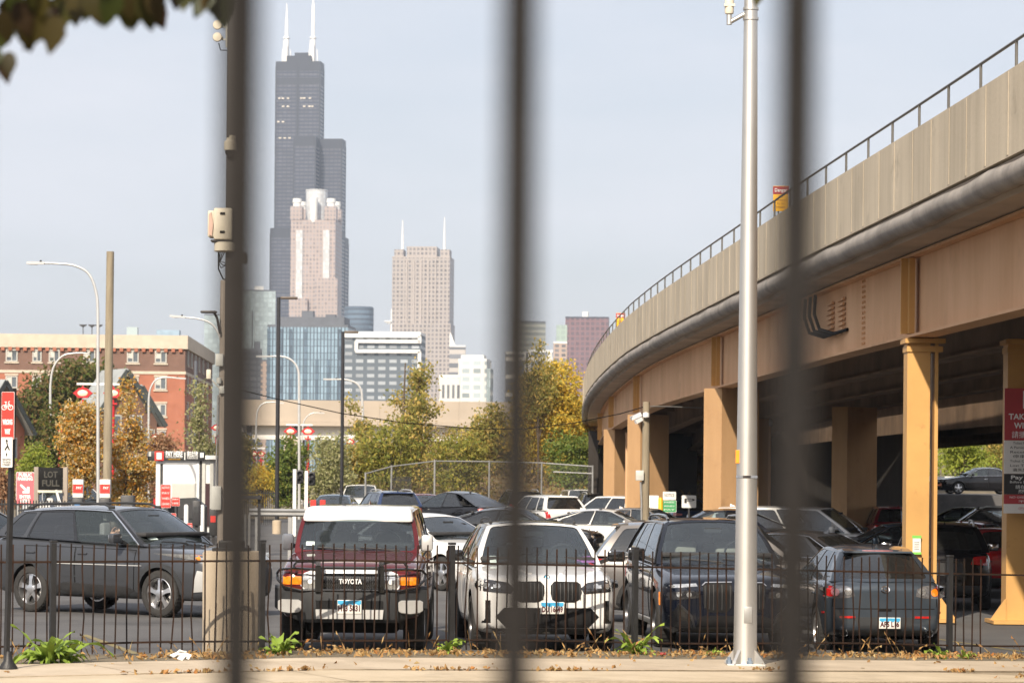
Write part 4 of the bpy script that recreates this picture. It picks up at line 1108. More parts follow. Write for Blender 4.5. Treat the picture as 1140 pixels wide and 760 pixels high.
cars = [
 # model, spec, kind name, px, d, heading, paint, label, group
 (m_sed, 'parked_sedan', 490, 58.0, -50, (1.42, -.9), 'paint_pearl', 'white sedan with dark windscreen between the maroon off-roader and white SUV'),
 (m_pl, 'parked_suv', 659, 47.6, -4, (-2.2, -.9), 'paint_taupe', 'taupe grey SUV showing its flank between white SUV and large navy SUV'),
 (m_fast, 'parked_sedan', 573, 80.0, -13, (0, 0), 'paint_black', 'long black sedan with thin bright window line behind the white SUV'),
 (m_fast, 'parked_sedan', 676, 86.0, -10, (0, 0), 'paint_white', 'low white sedan with dark side glass behind taupe SUV'),
 (m_ty, 'parked_crossover', 503, 113.0, 135, (0, 0), 'paint_black', 'black sloping-roof crossover with pale taillights behind white sedan'),
 (m_suv, 'parked_suv', 430, 110.0, 106, (0, 0), 'paint_blue', 'deep blue SUV with roof rails seen over the white roof of the off-roader'),
 (m_sed, 'parked_sedan', 372, 116.0, -93, (0, 0), 'paint_teal', 'teal blue sedan beside the deep blue SUV and the slim dark lamp post'),
 (m_van, 'parked_van', 402, 150.0, -90, (0, 0), 'paint_white', 'white van roof showing just above the deep blue SUV'),
 (m_sed, 'parked_sedan', 470, 127.0, -75, (0, 0), 'paint_darkred', 'dark red sedan between deep blue SUV and black crossover'),
 (m_jp, 'parked_suv', 484, 178.0, -90, (0, 0), 'paint_navy', 'dark upright SUV with roof rails farthest back, before the brown slope'),
 (m_van, 'parked_van', 531, 163.0, -80, (0, 0), 'paint_silver', 'silver minivan facing out before the brown slope'),
 (m_van, 'parked_van', 549, 172.0, -85, (0, 0), 'paint_beige', 'pale minivan half hidden behind the silver minivan'),
 (m_jp, 'parked_suv', 598, 178.0, -90, (0, 0), 'paint_teal', 'dark blue upright SUV in the back row, above the white SUV with black rear glass'),
 (m_suv, 'parked_suv', 578, 136.0, 100, (0, 0), 'paint_black', 'black SUV just behind the white SUV with black rear glass'),
 (m_pl, 'parked_suv', 604, 109.0, 112, (0, 0), 'paint_pearl', 'white SUV with wide black rear glass, middle of the lot'),
 (m_van, 'parked_van', 647, 152.0, -84, (0, 0), 'paint_white', 'white minivan at the back corner beside the chain-link fence end'),
 (m_suv, 'parked_suv', 662, 138.0, 95, (0, 0), 'paint_black', 'black SUV with rear spoiler in front of white minivan'),
 (m_pl, 'parked_suv', 680, 120.0, 140, (0, 0), 'paint_pearl', 'white SUV with upright red taillight by the camera post'),
 (m_sed, 'parked_sedan', 722, 92.0, -25, (0, 0), 'paint_beige', 'pale beige sedan roof beside the camera post foot'),
 (m_ty, 'parked_crossover', 792, 76.0, 176, (0, 0), 'paint_navy', 'black low-roofed car seen over the navy SUV, in front of the pier with notices'),
 (m_ty, 'parked_crossover', 762, 128.0, 95, (0, 0), 'paint_blue', 'dark blue car behind the white and green lot notices'),
 (m_van, 'parked_suv', 897, 78.0, -24, (0, 0), 'paint_pearl', 'pale silver family car with long roof under the viaduct edge'),  # silver car painted pearl white in place of sunlight the deck blocks
 (m_sed, 'parked_sedan', 872, 54.0, 140, (0, 0), 'paint_grey', 'charcoal sedan between large navy SUV and slate hatchback'),
 (m_sed, 'parked_sedan', 995, 71.0, 184, (0, 0), 'paint_teal', 'dark blue sedan with chrome window frame beyond slate hatchback'),
 (m_suv, 'parked_suv', 1052, 57.0, 84, (-2.3, 0), 'paint_black', 'black SUV with red taillights right behind the yellow column'),
 (m_sed, 'parked_sedan', 1135, 63.0, 95, (-2.3, 0), 'paint_red', 'bright red sedan in viaduct shade beside black SUV'),
 (m_sed, 'parked_sedan', 1085, 76.0, 60, (0, 0), 'paint_darkred', 'dark red sedan deep in shade behind the black SUV'),
 (m_pl, 'parked_suv', 992, 97.0, 90, (0, 0), 'paint_darkred', 'maroon SUV roof just above the dark blue sedan under viaduct'),
 (m_suv, 'parked_suv', 1098, 92.0, 170, (0, 0), 'paint_black', 'black SUV side on in deep shade below the raised road'),
 (m_fast, 'parked_sedan', 1068, 118.0, 172, (0, 0), 'paint_navy', 'dark low sedan deepest in shade right below the raised road'),
 (m_van, 'parked_van', 75, 112.0, -60, (0, 0), 'paint_white', 'white van behind the fence of the lot entrance, below the golden trees'),
 (m_sed, 'parked_sedan', -32, 62.0, 60, (0, 0), 'paint_black', 'dark sedan with red taillight cut by the edge behind the bicycle sign post'),
]
for (mdl, nm, px, d, hd, ref, pt, lab) in cars:
    loc, h = put(px, d, hd, ref)
    spawn(mdl, None, nm, lab, 'car', loc, h, pt, 'cars parked in the lot')
# on the raised road beyond the viaduct
p_ = G(1090, 165.0, 1.5)
spawn(m_sed, None, 'parked_sedan', 'black sedan standing on the raised road beyond the viaduct', 'car', (p_.x, p_.y, 1.51), R(187), 'paint_black', 'cars parked in the lot')
# ================================================================ far towers (real size, kilometres away)
def tower(name, label, cat, px, d, loc_rz=0.0, group=None):
    g = P(px, 531, d); return thing(name, label, cat, (g.x, d, 0), loc_rz, group)
def hgt(py, px, d): return P(px, py, d).z
def wid(w, d): return w / FOC * d
SK = 'far skyline towers'
MT['steel_dark'] = facade('dark_tower_front', (.014, .024, .050), (.078, .082, .102), 4.5, 3.9, .12, .42, .3, .25)
MT['steel_band'] = pm('dark_tower_band', (.010, .016, .030), .5, var=.15, scale=.05)
MT['white_metal'] = pm('white_metal', (.78, .78, .77), .5, var=.05, scale=1)
MT['far_white'] = pm('far_white', (.72, .72, .70), .6, var=.08, scale=.2)
MT['far_grey'] = pm('far_grey', (.10, .11, .13), .6, var=.15, scale=.2)
# dark bundled-tube tower
D = 3085.0
t = tower('bundled_tower', 'tallest black stepped tower with two white antenna masts', 'skyscraper', 342.5, D, R(-6), SK)
kx = D / FOC
tw_ = 23.6
H = {(0, 0): 257, (1, 0): 156, (2, 0): 330, (0, 1): 70, (1, 1): 70, (2, 1): 156, (0, 2): 330, (1, 2): 156, (2, 2): 263}
fr = MB(); bn = []
for (i, j), py in H.items():
    h = hgt(py, 340, D)
    c = ((i - 1) * tw_, (j - 1) * tw_)
    m = MB(); m.box((c[0], c[1], h / 2), (tw_ - .4, tw_ - .4, h), 0)
    o = m.build('tube', [MT['steel_dark']], t, None)
    b = MB(); b.box((c[0], c[1], h - 5), (tw_ - .1, tw_ - .1, 10), 0)
    for zz in (hgt(82, 340, D), hgt(262, 340, D), hgt(92, 340, D)):
        if zz < h - 14 and zz > 100: b.box((c[0], c[1], zz), (tw_ - .1, tw_ - .1, 7), 0)
    b.build('louvre_band', MT['steel_band'], o, None)
    e = MB()
    for sx in (-1, 1):
        for sy in (-1, 1): e.box((c[0] + sx * (tw_ / 2 - .6), c[1] + sy * (tw_ / 2 - .6), h / 2), (1.6, 1.6, h - 11), 0)
    e.build('corner_column', MT['steel_band'], o, None)
zr = hgt(70, 340, D)
m = MB(); m.box((-tw_ / 2, 0, zr + 3), (26, 14, 7)); m.box((-tw_ / 2 + 2, 0, zr + 8), (14, 8, 4)); m.build('plant_room', MT['steel_band'], t)
for x, top_ in ((-tw_ / 2 - 14.5, hgt(4, 320, D)), (-tw_ / 2 + 13.5, hgt(-12, 350, D))):
    m = MB(); zz = [zr, zr + 8, zr + 24, zr + 26, top_ - 16, top_ - 15, top_]; m.tube([(x, 0, q) for q in zz], [3.4, 3.0, 2.5, 1.9, 1.6, .9, .6], 10)
    for k in range(5): m.tube([(x + 5 * math.cos(k * 1.26), 5 * math.sin(k * 1.26), zr), (x + 4.2 * math.cos(k * 1.26), 4.2 * math.sin(k * 1.26), zr + 14 + 5 * (k % 3))], .5, 5)
    m.box((x, 0, zr + 26), (6, 6, 1.2)); m.build('antenna_mast', MT['white_metal'], t)
# lit office windows high on the dark tower, their glow painted as pale boxes
MT['lit_window'] = pm('pale_lit_window', (.55, .50, .42), .5, var=.2, scale=1)
for py, xs_ in ((111, (-31, -27.5, -22, -8, -5, 1)), (120, (-27, -22, -5, .5, 3.5)), (137, (-32, -27)), (155, (-30, -25, -20))):
    m = MB()
    for x in xs_: m.box((x, -tw_ / 2 - .3, hgt(py, 335, D)), (2.6, .4, 1.5))
    m.build('lit_window_row', MT['lit_window'], t, None)
# pink granite tower with the glass drum crown
D = 2890.0; k_ = D / FOC
MT['pink_wall'] = facade('pink_granite_front', (.40, .32, .285), (.24, .22, .23), 3.3, 3.9, .42, .40, .3, .3)
MT['pink_stone'] = pm('pink_stone', (.45, .35, .30), .8, var=.1, scale=.1)
MT['pale_glass'] = facade('pale_glass_strip', (.50, .50, .50), (.55, .58, .60), 2.5, 3.9, .25, .25, .25, .2)
t = tower('crowned_tower', 'pink granite tower with pale drum crown in front of the black tower', 'skyscraper', 350, D, R(-5), SK)
m = MB(); zt_ = hgt(247, 350, D); w_ = 50 * k_
m.box((0, 0, zt_ / 2), (w_, w_, zt_)); m.build('shaft', MT['pink_wall'], t, None)
for x in (-.30, .30):
    m = MB(); m.box((x * w_, -w_ / 2 - .4, zt_ / 2 + 20), (6.2, 1.2, zt_ - 60)); m.build('glass_bay', MT['pale_glass'], t, None)
m = MB(); z2 = hgt(312, 360, D); m.box((w_ * .33, -w_ * .55, z2 / 2), (22, 12, z2)); m.box((-w_ * .3, -w_ * .53, z2 * .45), (18, 8, z2 * .9)); m.build('lower_wing', MT['pink_wall'], t, None)
m = MB(); za, zb2 = hgt(262, 350, D), hgt(213, 350, D); m.lathe([(10.6, za - 14), (10.6, zb2)], 28); m.lathe([(11.0, zb2), (11.0, zb2 + 1.2)], 28)
m.build('crown_drum', MT['pale_glass'], t)
for x in (-1, 1):
    for y in (-1, 1):
        m = MB(); m.lathe([(4.0, zt_ - 2), (4.0, hgt(228, 350, D)), (4.6, hgt(228, 350, D) + .5), (4.2, hgt(223, 350, D))], 16, 0, (x * w_ * .38, y * w_ * .38, 0)); m.build('corner_turret', MT['far_white'], t)
        m = MB(); m.box((x * w_ * .38, y * w_ * .38, (zt_ + hgt(232, 350, D)) / 2), (11.5, 11.5, hgt(232, 350, D) - zt_)); m.build('corner_pier', MT['pink_wall'], t, None)
# drum in the middle front
m = MB(); m.lathe([(3.8, zt_ - 2), (3.8, hgt(222, 350, D))], 16, 0, (0, -w_ * .42, 0)); m.build('corner_turret', MT['far_white'], t)
def block(px0, px1, ytop, d, mat, name, label, depth=None, rz=0, ybot=None, cat='tower block', roofmat='far_grey'):
    w = (px1 - px0) / FOC * d; h = hgt(ytop, (px0 + px1) / 2, d); dp = depth or w * .8
    t = tower(name, label, cat, (px0 + px1) / 2, d, rz, SK)
    m = MB(); m.box((0, dp / 2, h / 2), (w, dp, h)); m.build('shaft', MT[mat], t, None)
    m = MB(); m.box((0, dp / 2, h + .6), (w * 1.006, dp * 1.006, 1.2)); m.build('roof_edge', MT[roofmat], t, None)
    return t, w, h, dp
# blue glass slab
MT['blue_glass'] = facade('blue_glass_front', (.055, .08, .11), (.25, .36, .45), 1.75, 3.4, .34, .10, .15, .18)
MT['blue_dark'] = facade('blue_glass_stripe', (.04, .06, .085), (.10, .15, .20), 3.1, 3.4, .22, .14, .15, .35)
D = 1500.0
t, w, h, dp = block(296, 386, 364, D, 'blue_glass', 'glass_apartment_tower', 'pale blue glass slab with dark vertical stripes and flat dark penthouse', rz=R(-4))
for x in (-.485, -.33, -.21, -.02, .12, .26, .40):
    m = MB(); hh = h * (1 if x < 0 or x > .3 else .8); m.box((x * w, -.25, hh / 2), (1.5, .8, hh - 2)); m.build('dark_stripe', MT['blue_dark'], t, None)
m = MB(); m.box((.02 * w, dp / 2, h + 3.3), (w * .84, dp * .7, 4.2)); m.build('penthouse', MT['far_grey'], t, None)
m = MB(); m.box((-.05 * w, dp / 2, h + 7), (6, 6, 4.0)); m.build('lift_house', MT['far_grey'], t, None)
m = MB(); m.box((.24 * w, dp / 2, h + 6.2), (5, 6, 2.0)); m.build('lift_house', MT['far_grey'], t, None)
# light glass tower at the left of the black one
MT['aqua_glass'] = facade('aqua_glass_front', (.29, .35, .36), (.37, .45, .47), 4, 4.2, .12, .18, .2, .2)
t, w, h, dp = block(268, 305, 324, 2700., 'aqua_glass', 'glass_tower', 'pale aqua glass tower with a white box on its roof, left of the black tower', rz=R(10))
m = MB(); m.box((w * .02, dp / 2, h + 2.5), (8, 8, 5)); m.build('roof_box', MT['far_white'], t, None)
MT['dark_flats'] = facade('dark_flats_front', (.05, .055, .065), (.10, .105, .115), 5, 3.6, .2, .35, .3, .3)
t, w, h, dp = block(262, 290, 390, 1900., 'dark_flats', 'apartment_tower', 'dark grey apartment tower low beside the iron mast', rz=R(4))
m = MB(); m.box((w * .3, dp / 2, h + 3), (w * .25, 6, 6)); m.build('lift_house', MT['far_grey'], t, None)
m = MB(); m.tube([(w * .1, 4, h), (w * .1, 4, h + 26)], .35, 6); m.build('roof_mast', MT['far_grey'], t)
MT['tan_flats'] = facade('tan_flats_front', (.40, .30, .24), (.14, .13, .13), 5, 3.4, .4, .4, .3, .3)
block(289, 297, 402, 1850., 'tan_flats', 'apartment_tower', 'narrow tan block squeezed between dark tower and blue glass slab')
MT['round_glass'] = facade('round_glass_front', (.06, .085, .12), (.11, .16, .22), 300, 3.9, 0, .4, .2, .2)
D = 2300.0
t = tower('round_tower', 'dark blue round-fronted office tower right of the black tower', 'skyscraper', 398, D, 0, SK)
m = MB(); m.lathe([(11.5, 0), (11.5, hgt(343, 398, D)), (10.6, hgt(343, 398, D) + 1)], 40); m.build('shaft', MT['round_glass'], t, 30)
# grey block with the white ribbon
MT['ribbon_front'] = facade('grey_ribbon_front', (.10, .125, .15), (.33, .36, .39), 5.2, 3.4, .35, .55, .3, .3)
D = 1380.0
t, w, h, dp = block(382, 467, 372, D, 'ribbon_front', 'ribbon_block', 'grey office block outlined by a folded white ribbon', rz=R(-3), roofmat='far_white')
rb = MB()
def rib(x0, z0, x1, z1): rb.bar((x0, -1, z0), (x1, -1, z1), 1.6, 1.5, 0, (0, 1, 0))
u_ = D / FOC
rib(-.5 * w, h - .8, .5 * w, h - .8); rib(.49 * w, h - .8, .49 * w, h - 10 * u_ / 1.0); rib(-.35 * w, h - 8 * u_, .5 * w, h - 8 * u_); rib(-.34 * w, h - 8 * u_, -.34 * w, h - 19 * u_); rib(-.35 * w, h - 19 * u_, .5 * w, h - 19 * u_); rib(.49 * w, h - 19 * u_, .49 * w, h - 44 * u_)
rb.build('white_ribbon', MT['far_white'], t, None)
m = MB(); m.tube([(.1 * w, 6, h), (.1 * w, 6, h + 12)], .3, 6); m.lathe([(.1, 0), (2, 1.2), (2, 1.6)], 14, 0, (.06 * w, 6, h + 5)); m.build('roof_mast', MT['far_white'], t)
# beige tower with notched shoulders and two spires
MT['beige_front'] = facade('beige_front', (.375, .335, .31), (.17, .155, .155), 3.7, 4.0, .46, .42, .3, .3)
MT['beige_stone'] = pm('beige_stone', (.40, .355, .325), .8, var=.1, scale=.1)
D = 2760.0
t, w, h, dp = block(434.5, 499, 287, D, 'beige_front', 'office_tower', 'beige stone tower with two thin white spires', rz=R(-4), roofmat='beige_stone')
m = MB(); h2 = hgt(274, 466, D); m.box((0, dp / 2, (h + h2) / 2), (w * .52, dp * .8, h2 - h)); m.build('top_block', MT['beige_front'], t, None)
for x in (-.40, .40):
    m = MB(); hh = hgt(277, 466, D); m.box((x * w, dp * .4, (h + hh) / 2), (w * .16, dp * .5, hh - h)); m.build('shoulder', MT['beige_front'], t, None)
m = MB()
h3 = hgt(360, 466, D); m.box((0, dp / 2 - 1.5, h3 / 2), (w * 1.045, dp * 1.03, h3)); m.build('base_block', MT['beige_front'], t, None)
for x, yt in ((-.36, 243), (.37, 240)):
    m = MB(); m.tube([(x * w, dp * .4, h), (x * w, dp * .4, h + 18), (x * w, dp * .4, hgt(yt, 466, D))], [1.5, 1.1, .4], 8); m.build('spire', MT['white_metal'], t)
for x in (-.25, -.125, 0, .125, .25):
    m = MB(); m.box((x * w, -.5, h * .62), (1.5, 1.2, h * .74)); m.build('stone_rib', MT['beige_stone'], t, None)
MT['stripe_front'] = facade('stripe_front', (.48, .45, .42), (.17, .18, .20), 300, 7.0, 0, .5, .3, .2)
D = 2300.
t, w, h, dp = block(499, 517, 386, D, 'stripe_front', 'office_block', 'striped office block with a stepped gable right of the beige tower', roofmat='far_white')
m = MB(); m.prism([(-w / 2, h), (-w * .1, h), (-w * .42, h + 11), (-w / 2, h + 11)], 1, dp - 1, 0, lambda a, b, q: (a, q, b)); m.build('gable', MT['far_white'], t)
MT['white_front'] = facade('white_flats_front', (.66, .66, .63), (.36, .42, .44), 5.5, 4.0, .35, .45, .3, .35)
t, w, h, dp = block(509, 541, 402, 1450., 'white_front', 'white_apartment_block', 'bright white apartment block with stepped roof', rz=R(-8), roofmat='far_white')
m = MB(); m.box((-.02 * w, dp / 2, h + 1.6), (w * .8, dp * .8, 3)); m.build('top_storey', MT['far_white'], t, None)
m = MB(); m.box((.5 * w + .8, dp / 2, h * .48), (2.0, dp * .9, h * .92)); m.build('balcony_side', MT['aqua_glass'], t, None)
MT['slot_front'] = facade('slot_front', (.62, .61, .58), (.12, .13, .14), 2.2, 9, .5, .35, .4, .2)
block(488, 511, 420, 1300., 'slot_front', 'low_office_block', 'low white block with narrow dark slot windows beside white apartment block', roofmat='far_white')
MT['plain_grey'] = facade('plain_grey_front', (.30, .30, .28), (.20, .21, .22), 4, 4, .3, .4, .3, .2)
block(539, 546, 404, 1600., 'plain_grey', 'office_block', 'slim grey block just right of the white apartment block')
MT['green_grey'] = facade('green_grey_front', (.32, .33, .29), (.20, .22, .21), 300, 4.5, 0, .45, .3, .2)
block(574, 606, 359, 2400., 'green_grey', 'office_tower', 'greenish grey tower behind the middle iron bar', rz=R(8))
MT['frame_front'] = facade('frame_front', (.62, .60, .56), (.16, .17, .18), 11, 9, .2, .22, .3, .2)
block(563, 584, 394, 1500., 'frame_front', 'framed_block', 'dark block with white frame grid behind the middle iron bar', rz=R(5), roofmat='far_white')
block(586, 614, 392, 1500., 'frame_front', 'framed_block', 'white framed block rising behind the yellow tree', rz=R(5), roofmat='far_white')
MT['copper_green'] = facade('copper_green_front', (.33, .42, .37), (.30, .38, .35), 4, 4, .3, .3, .3, .1)
t, w, h, dp = block(615, 630, 382, 2200., 'tan_flats', 'office_tower', 'pale tower with green upper front left of the dark red tower', roofmat='far_white')
m = MB(); h2 = hgt(363, 622, 2200.); m.box((w * .1, dp / 2, (h + h2) / 2 + 1), (w * .8, dp * .9, h2 - h)); m.build('green_top', MT['copper_green'], t, None)
MT['red_front'] = facade('dark_red_front', (.19, .098, .105), (.11, .07, .08), 4.4, 4.4, .35, .35, .3, .25)
t, w, h, dp = block(628, 676, 354, 2600., 'red_front', 'red_office_tower', 'dull red slab tower beside the viaduct end', rz=R(-3), roofmat='steel_band')
m = MB(); m.tube([(.02 * w, 9, h), (.02 * w, 9, h + 6)], .4, 6); m.box((-.05 * w, 9, h + 3), (5, 4, 6)); m.build('roof_mast', MT['far_white'], t)
block(226, 246, 351, 2600., 'aqua_glass', 'glass_tower', 'faint pale glass tower peeking over the brick corner', rz=R(6))
block(246, 262, 402, 1900., 'plain_grey', 'office_block', 'grey block hidden mostly by the iron mast')

# ================================================================ brick apartment building
MT['brick_red'] = pm('brick_red', (.31, .115, .068), .9, scale=.7, col2=(.40, .155, .095), bump=.2, bscale=14)
MT['brick_brown'] = pm('brick_brown', (.15, .088, .066), .9, scale=.7, col2=(.20, .118, .09), bump=.2, bscale=14)
MT['limestone'] = pm('limestone', (.52, .45, .36), .85, var=.1, scale=.8)
MT['window_glass'] = pm('window_glass', (.10, .12, .14), .08, var=.5, scale=.35, coat=.5)
MT['window_white'] = pm('window_frame_white', (.48, .47, .43), .6, var=.05, scale=3)
MT['blind'] = pm('window_blind', (.50, .49, .45), .7, var=.15, scale=2)
D = 330.0
c = P(205, 531, D); zr = hgt(373, 150, D)
ab = thing('brick_apartment_building', 'five-storey red and brown brick apartment building with pale cornice', 'building', (c.x, D, 0), R(2))
Wd, Dp = 64.0, 46.0
z1 = zr - 4.1     # brown above, red below
def wallpart(name, mat, z0, z1_, out=0): m = MB(); m.box((-Wd / 2, Dp / 2, (z0 + z1_) / 2), (Wd + out * 2, Dp + out * 2, z1_ - z0)); return m.build(name, MT[mat], ab, None)
wallpart('lower_wall', 'brick_red', 0, z1); wallpart('upper_wall', 'brick_brown', z1, zr - 1.5, .004)
wallpart('string_course', 'limestone', z1 - .22, z1 + .1, .09)
cor = wallpart('cornice', 'limestone', zr - 1.5, zr, .3)
m = MB()
for k in range(78): m.box((-.5 - k * .82, -.24, zr - 1.66), (.4, .12, .4), 0)
m.build('brick_dentils', MT['brick_red'], cor, None)
def awin(x, z, w, h, par, face='s'):
    rot = face == 'e'
    m = MB(); f = (lambda cx, cy, cz, sx, sy, sz: m.box((.02 - cy + .0, cx, cz), (sy, sx, sz))) if rot else (lambda cx, cy, cz, sx, sy, sz: m.box((cx, cy, cz), (sx, sy, sz)))
    for s_ in (-1, 1): f(x + s_ * (w / 2 - .06), -.05, z, .12, .16, h)
    f(x, -.05, z + h / 2 - .06, w - .24, .16, .12); f(x, -.05, z - h / 2 + .06, w - .24, .16, .12); f(x, -.05, z, .1, .14, h - .24)
    o = m.build('window', MT['window_white'], par, None)
    m = MB(); f(x, -.012, z, w - .2, .05, h - .2); m.build('pane', MT['window_glass'], o, None)
    m = MB(); f(x - w * .24, -.045, z + h * .12, w * .40, .03, h * .5); m.build('window_blind', MT['blind'], o, None)
    m = MB(); f(x, -.06, z - h / 2 - .12, w + .3, .18, .16); m.build('sill', MT['limestone'], o, None); m = MB(); f(x, -.04, z + h / 2 + .16, w + .2, .14, .18); m.build('lintel', MT['limestone'], o, None)
for k in range(4):
    z = zr - 2.4 - 2.95 * k
    for px_, w_ in ((13, 1.3), (41, 1.0), (60, 1.2), (99, 1.3), (147, 1.3), (178, 1.3)):
        x = (px_ - 205) / 10.0
        awin(x, z, w_, 1.35, ab)
    for y in (3.5, 9, 15, 21, 28, 36): awin(y, z, 1.3, 1.55, ab, 'e')
m = MB(); m.box((-6.6, 8, zr + .6), (1.2, 1.6, 1.3)); m.build('roof_unit', MT['aqua_glass'], ab, None)
m = MB(); m.box((-2.6, 9, zr + .5), (2.6, 2, 1.0)); m.build('roof_unit', pm('blue_tarp', (.24, .33, .42), .7, var=.2, scale=1), ab, None)
for x in (-12, -11, -10.2):
    m = MB(); m.tube([(x, 6, zr), (x, 6, zr + 1.2)], .06, 6); m.lathe([(.05, 0), (.4, .2), (.45, .3)], 12, 0, (x, 5.9, zr + 1.1)); m.build('satellite_dish', MT['far_grey'], ab)
m = MB(); m.tube([(1.2, -.2, 0), (1.2, -.2, zr - 2.8)], .18, 8); m.build('corner_downpipe', MT['far_grey'], ab)

# ---- brick houses with grey gables
MT['slate_roof'] = pm('slate_roof', (.30, .32, .32), .85, var=.15, scale=1.2, bump=.2)
MT['roof_dark'] = pm('roof_edge_dark', (.05, .06, .06), .8, var=.2, scale=2)
def house(px, d, w, wall_h, ridge, label, rz=0, rows=2):
    g = G(px, d, 0); t = thing('brick_house', label, 'house', (g.x, g.y, 0), rz, 'brick gabled houses')
    m = MB(); dp = 4.2
    m.prism([(-w / 2, 0), (w / 2, 0), (w / 2, wall_h), (0, ridge), (-w / 2, wall_h)], 0, dp, 0, lambda a, b, q: (a, q, b)); m.build('wall', MT['brick_red' if px < 50 else 'brick_brown'], t, None)  # centre houses get darker brown brick, painting in their shade
    for s_ in (-1, 1):
        m = MB(); a = Vector((s_ * (w / 2 + .5), 0, wall_h - .35)); b = Vector((0, 0, ridge + .12)); n = (b - a).normalized(); up = Vector((-n.z * s_ * -1, 0, abs(n.x))) * .16
        vs = [a + Vector((0, -.5, 0)), b + Vector((0, -.5, 0)), b + Vector((0, dp + .5, 0)), a + Vector((0, dp + .5, 0))]
        m.add(vs + [q + Vector((0, 0, .18)) for q in vs], [(0, 1, 2, 3), (4, 5, 6, 7), (0, 1, 5, 4), (1, 2, 6, 5), (2, 3, 7, 6), (3, 0, 4, 7)]); ro = m.build('roof', MT['slate_roof'], t, None)
        m = MB(); m.bar(a + Vector((0, -.56, .02)), b + Vector((0, -.56, .02)), .06, .34); m.build('barge_board', MT['roof_dark'], ro, None)
    for k in range(rows):
        z = wall_h - 1.2 - 2.8 * k
        for x in (-w * .25, w * .25):
            m = MB(); m.box((x, -.03, z), (1.0, .1, 1.4)); o = m.build('window', MT['window_white'], t, None)
            m = MB(); m.box((x, -.07, z), (.8, .06, 1.2)); m.build('pane', MT['window_glass'], o, None)
    return t
house(-2, 190, 5.6, 5.0, 7.9, 'brick house with grey roof behind the bicycle sign', R(64))
house(138, 205, 3.0, 6.8, 9.2, 'brick house with steep grey gable behind the wooden pole', R(28))
house(154, 215, 2.8, 6.0, 8.4, 'narrow brick house with gable behind the right golden tree', R(30))

# ================================================================ far road bridge across the view
MT['bridge_conc'] = pm('bridge_concrete', (.40, .34, .275), .9, var=.15, scale=.12, bump=.2)
MT['bridge_white'] = pm('bridge_girder_white', (.66, .64, .60), .7, var=.08, scale=.2)
D = 300.0
br = thing('far_bridge', 'long beige concrete bridge with pale girder crossing behind the trees', 'bridge', (0, D, 0), R(1.2))
x0, x1 = -27.5, 30
zt_, zm_, zb2 = P(400, 446, D).z, P(400, 470, D).z, P(400, 487, D).z
m = MB(); m.box(((x0 + x1) / 2, 0, (zt_ + zm_) / 2), (x1 - x0, .5, zt_ - zm_)); m.build('parapet', MT['bridge_conc'], br, None)
m = MB()
for k in range(14): m.box((x0 + 2 + k * 4, -.27, (zt_ + zm_) / 2), (.1, .06, zt_ - zm_ - .1))
m.box(((x0 + x1) / 2, -.3, zm_ + .1), (x1 - x0, .2, .18)); m.build('parapet_joint', MT['bridge_conc'], br, None)
m = MB(); m.box(((x0 + x1) / 2, 6, zm_ - .2), (x1 - x0, 13, .4)); m.build('deck', MT['bridge_conc'], br, None)
for y in (1.0, 6, 11):
    m = MB(); m.box(((x0 + x1) / 2, y, (zm_ + zb2) / 2 - .2), (x1 - x0, .5, zm_ - zb2 - .42)); m.build('girder', MT['bridge_white'], br, None)
m = MB(); m.box(((x0 + x1) / 2, .7, zb2 - .1), (x1 - x0, .9, .3)); m.build('girder_flange', MT['bridge_white'], br, None)
for px in (325, 530, 640):
    x = P(px, 500, D).x
    for y in (1, 10):
        m = MB(); m.box((x, y, zb2 / 2), (1.6, 1.6, zb2 - .3), b=.1); m.build('pier', MT['bridge_conc'], br)
for px in (277, 330):
    m = MB(); x = P(px, 470, D).x; m.box((x, .6, (zm_ + zb2) / 2), (.5, .3, 1.5)); m.build('girder_joint', MT['far_grey'], br, None)
# ================================================================ the curved railway viaduct
MT['via_conc'] = None
def streaky(name, a, b, scale=(1.2, 1.2, .06)):
    m, nt, out = newmat(name); N, L = nt.nodes.new, nt.links.new
    tc = N('ShaderNodeTexCoord'); mp = N('ShaderNodeMapping'); L(tc.outputs['Object'], mp.inputs[0]); mp.inputs['Scale'].default_value = scale
    n1 = N('ShaderNodeTexNoise'); L(mp.outputs[0], n1.inputs['Vector']); n1.inputs['Scale'].default_value = 1.3; n1.inputs['Detail'].default_value = 8; n1.inputs['Roughness'].default_value = .65
    n2 = N('ShaderNodeTexNoise'); L(tc.outputs['Object'], n2.inputs['Vector']); n2.inputs['Scale'].default_value = .7; n2.inputs['Detail'].default_value = 6
    ad = N('ShaderNodeMath'); ad.operation = 'MULTIPLY_ADD'; L(n2.outputs[0], ad.inputs[0]); ad.inputs[1].default_value = .5; L(n1.outputs[0], ad.inputs[2])
    cr = N('ShaderNodeValToRGB'); L(ad.outputs[0], cr.inputs[0]); cr.color_ramp.elements[0].position = .55; cr.color_ramp.elements[1].position = .95
    cr.color_ramp.elements[0].color = (*a, 1); cr.color_ramp.elements[1].color = (*b, 1)
    bs = N('ShaderNodeBsdfPrincipled'); bs.inputs['Roughness'].default_value = .85; L(cr.outputs[0], bs.inputs['Base Color'])
    n3 = N('ShaderNodeTexNoise'); L(tc.outputs['Object'], n3.inputs['Vector']); n3.inputs['Scale'].default_value = 14; n3.inputs['Detail'].default_value = 5
    bp = N('ShaderNodeBump'); L(n3.outputs[0], bp.inputs['Height']); bp.inputs['Strength'].default_value = .25; bp.inputs['Distance'].default_value = .02; L(bp.outputs[0], bs.inputs['Normal'])
    L(bs.outputs[0], out.inputs[0]); return m
MT['via_conc'] = streaky('stained_concrete', (.37, .315, .235), (.53, .455, .345))
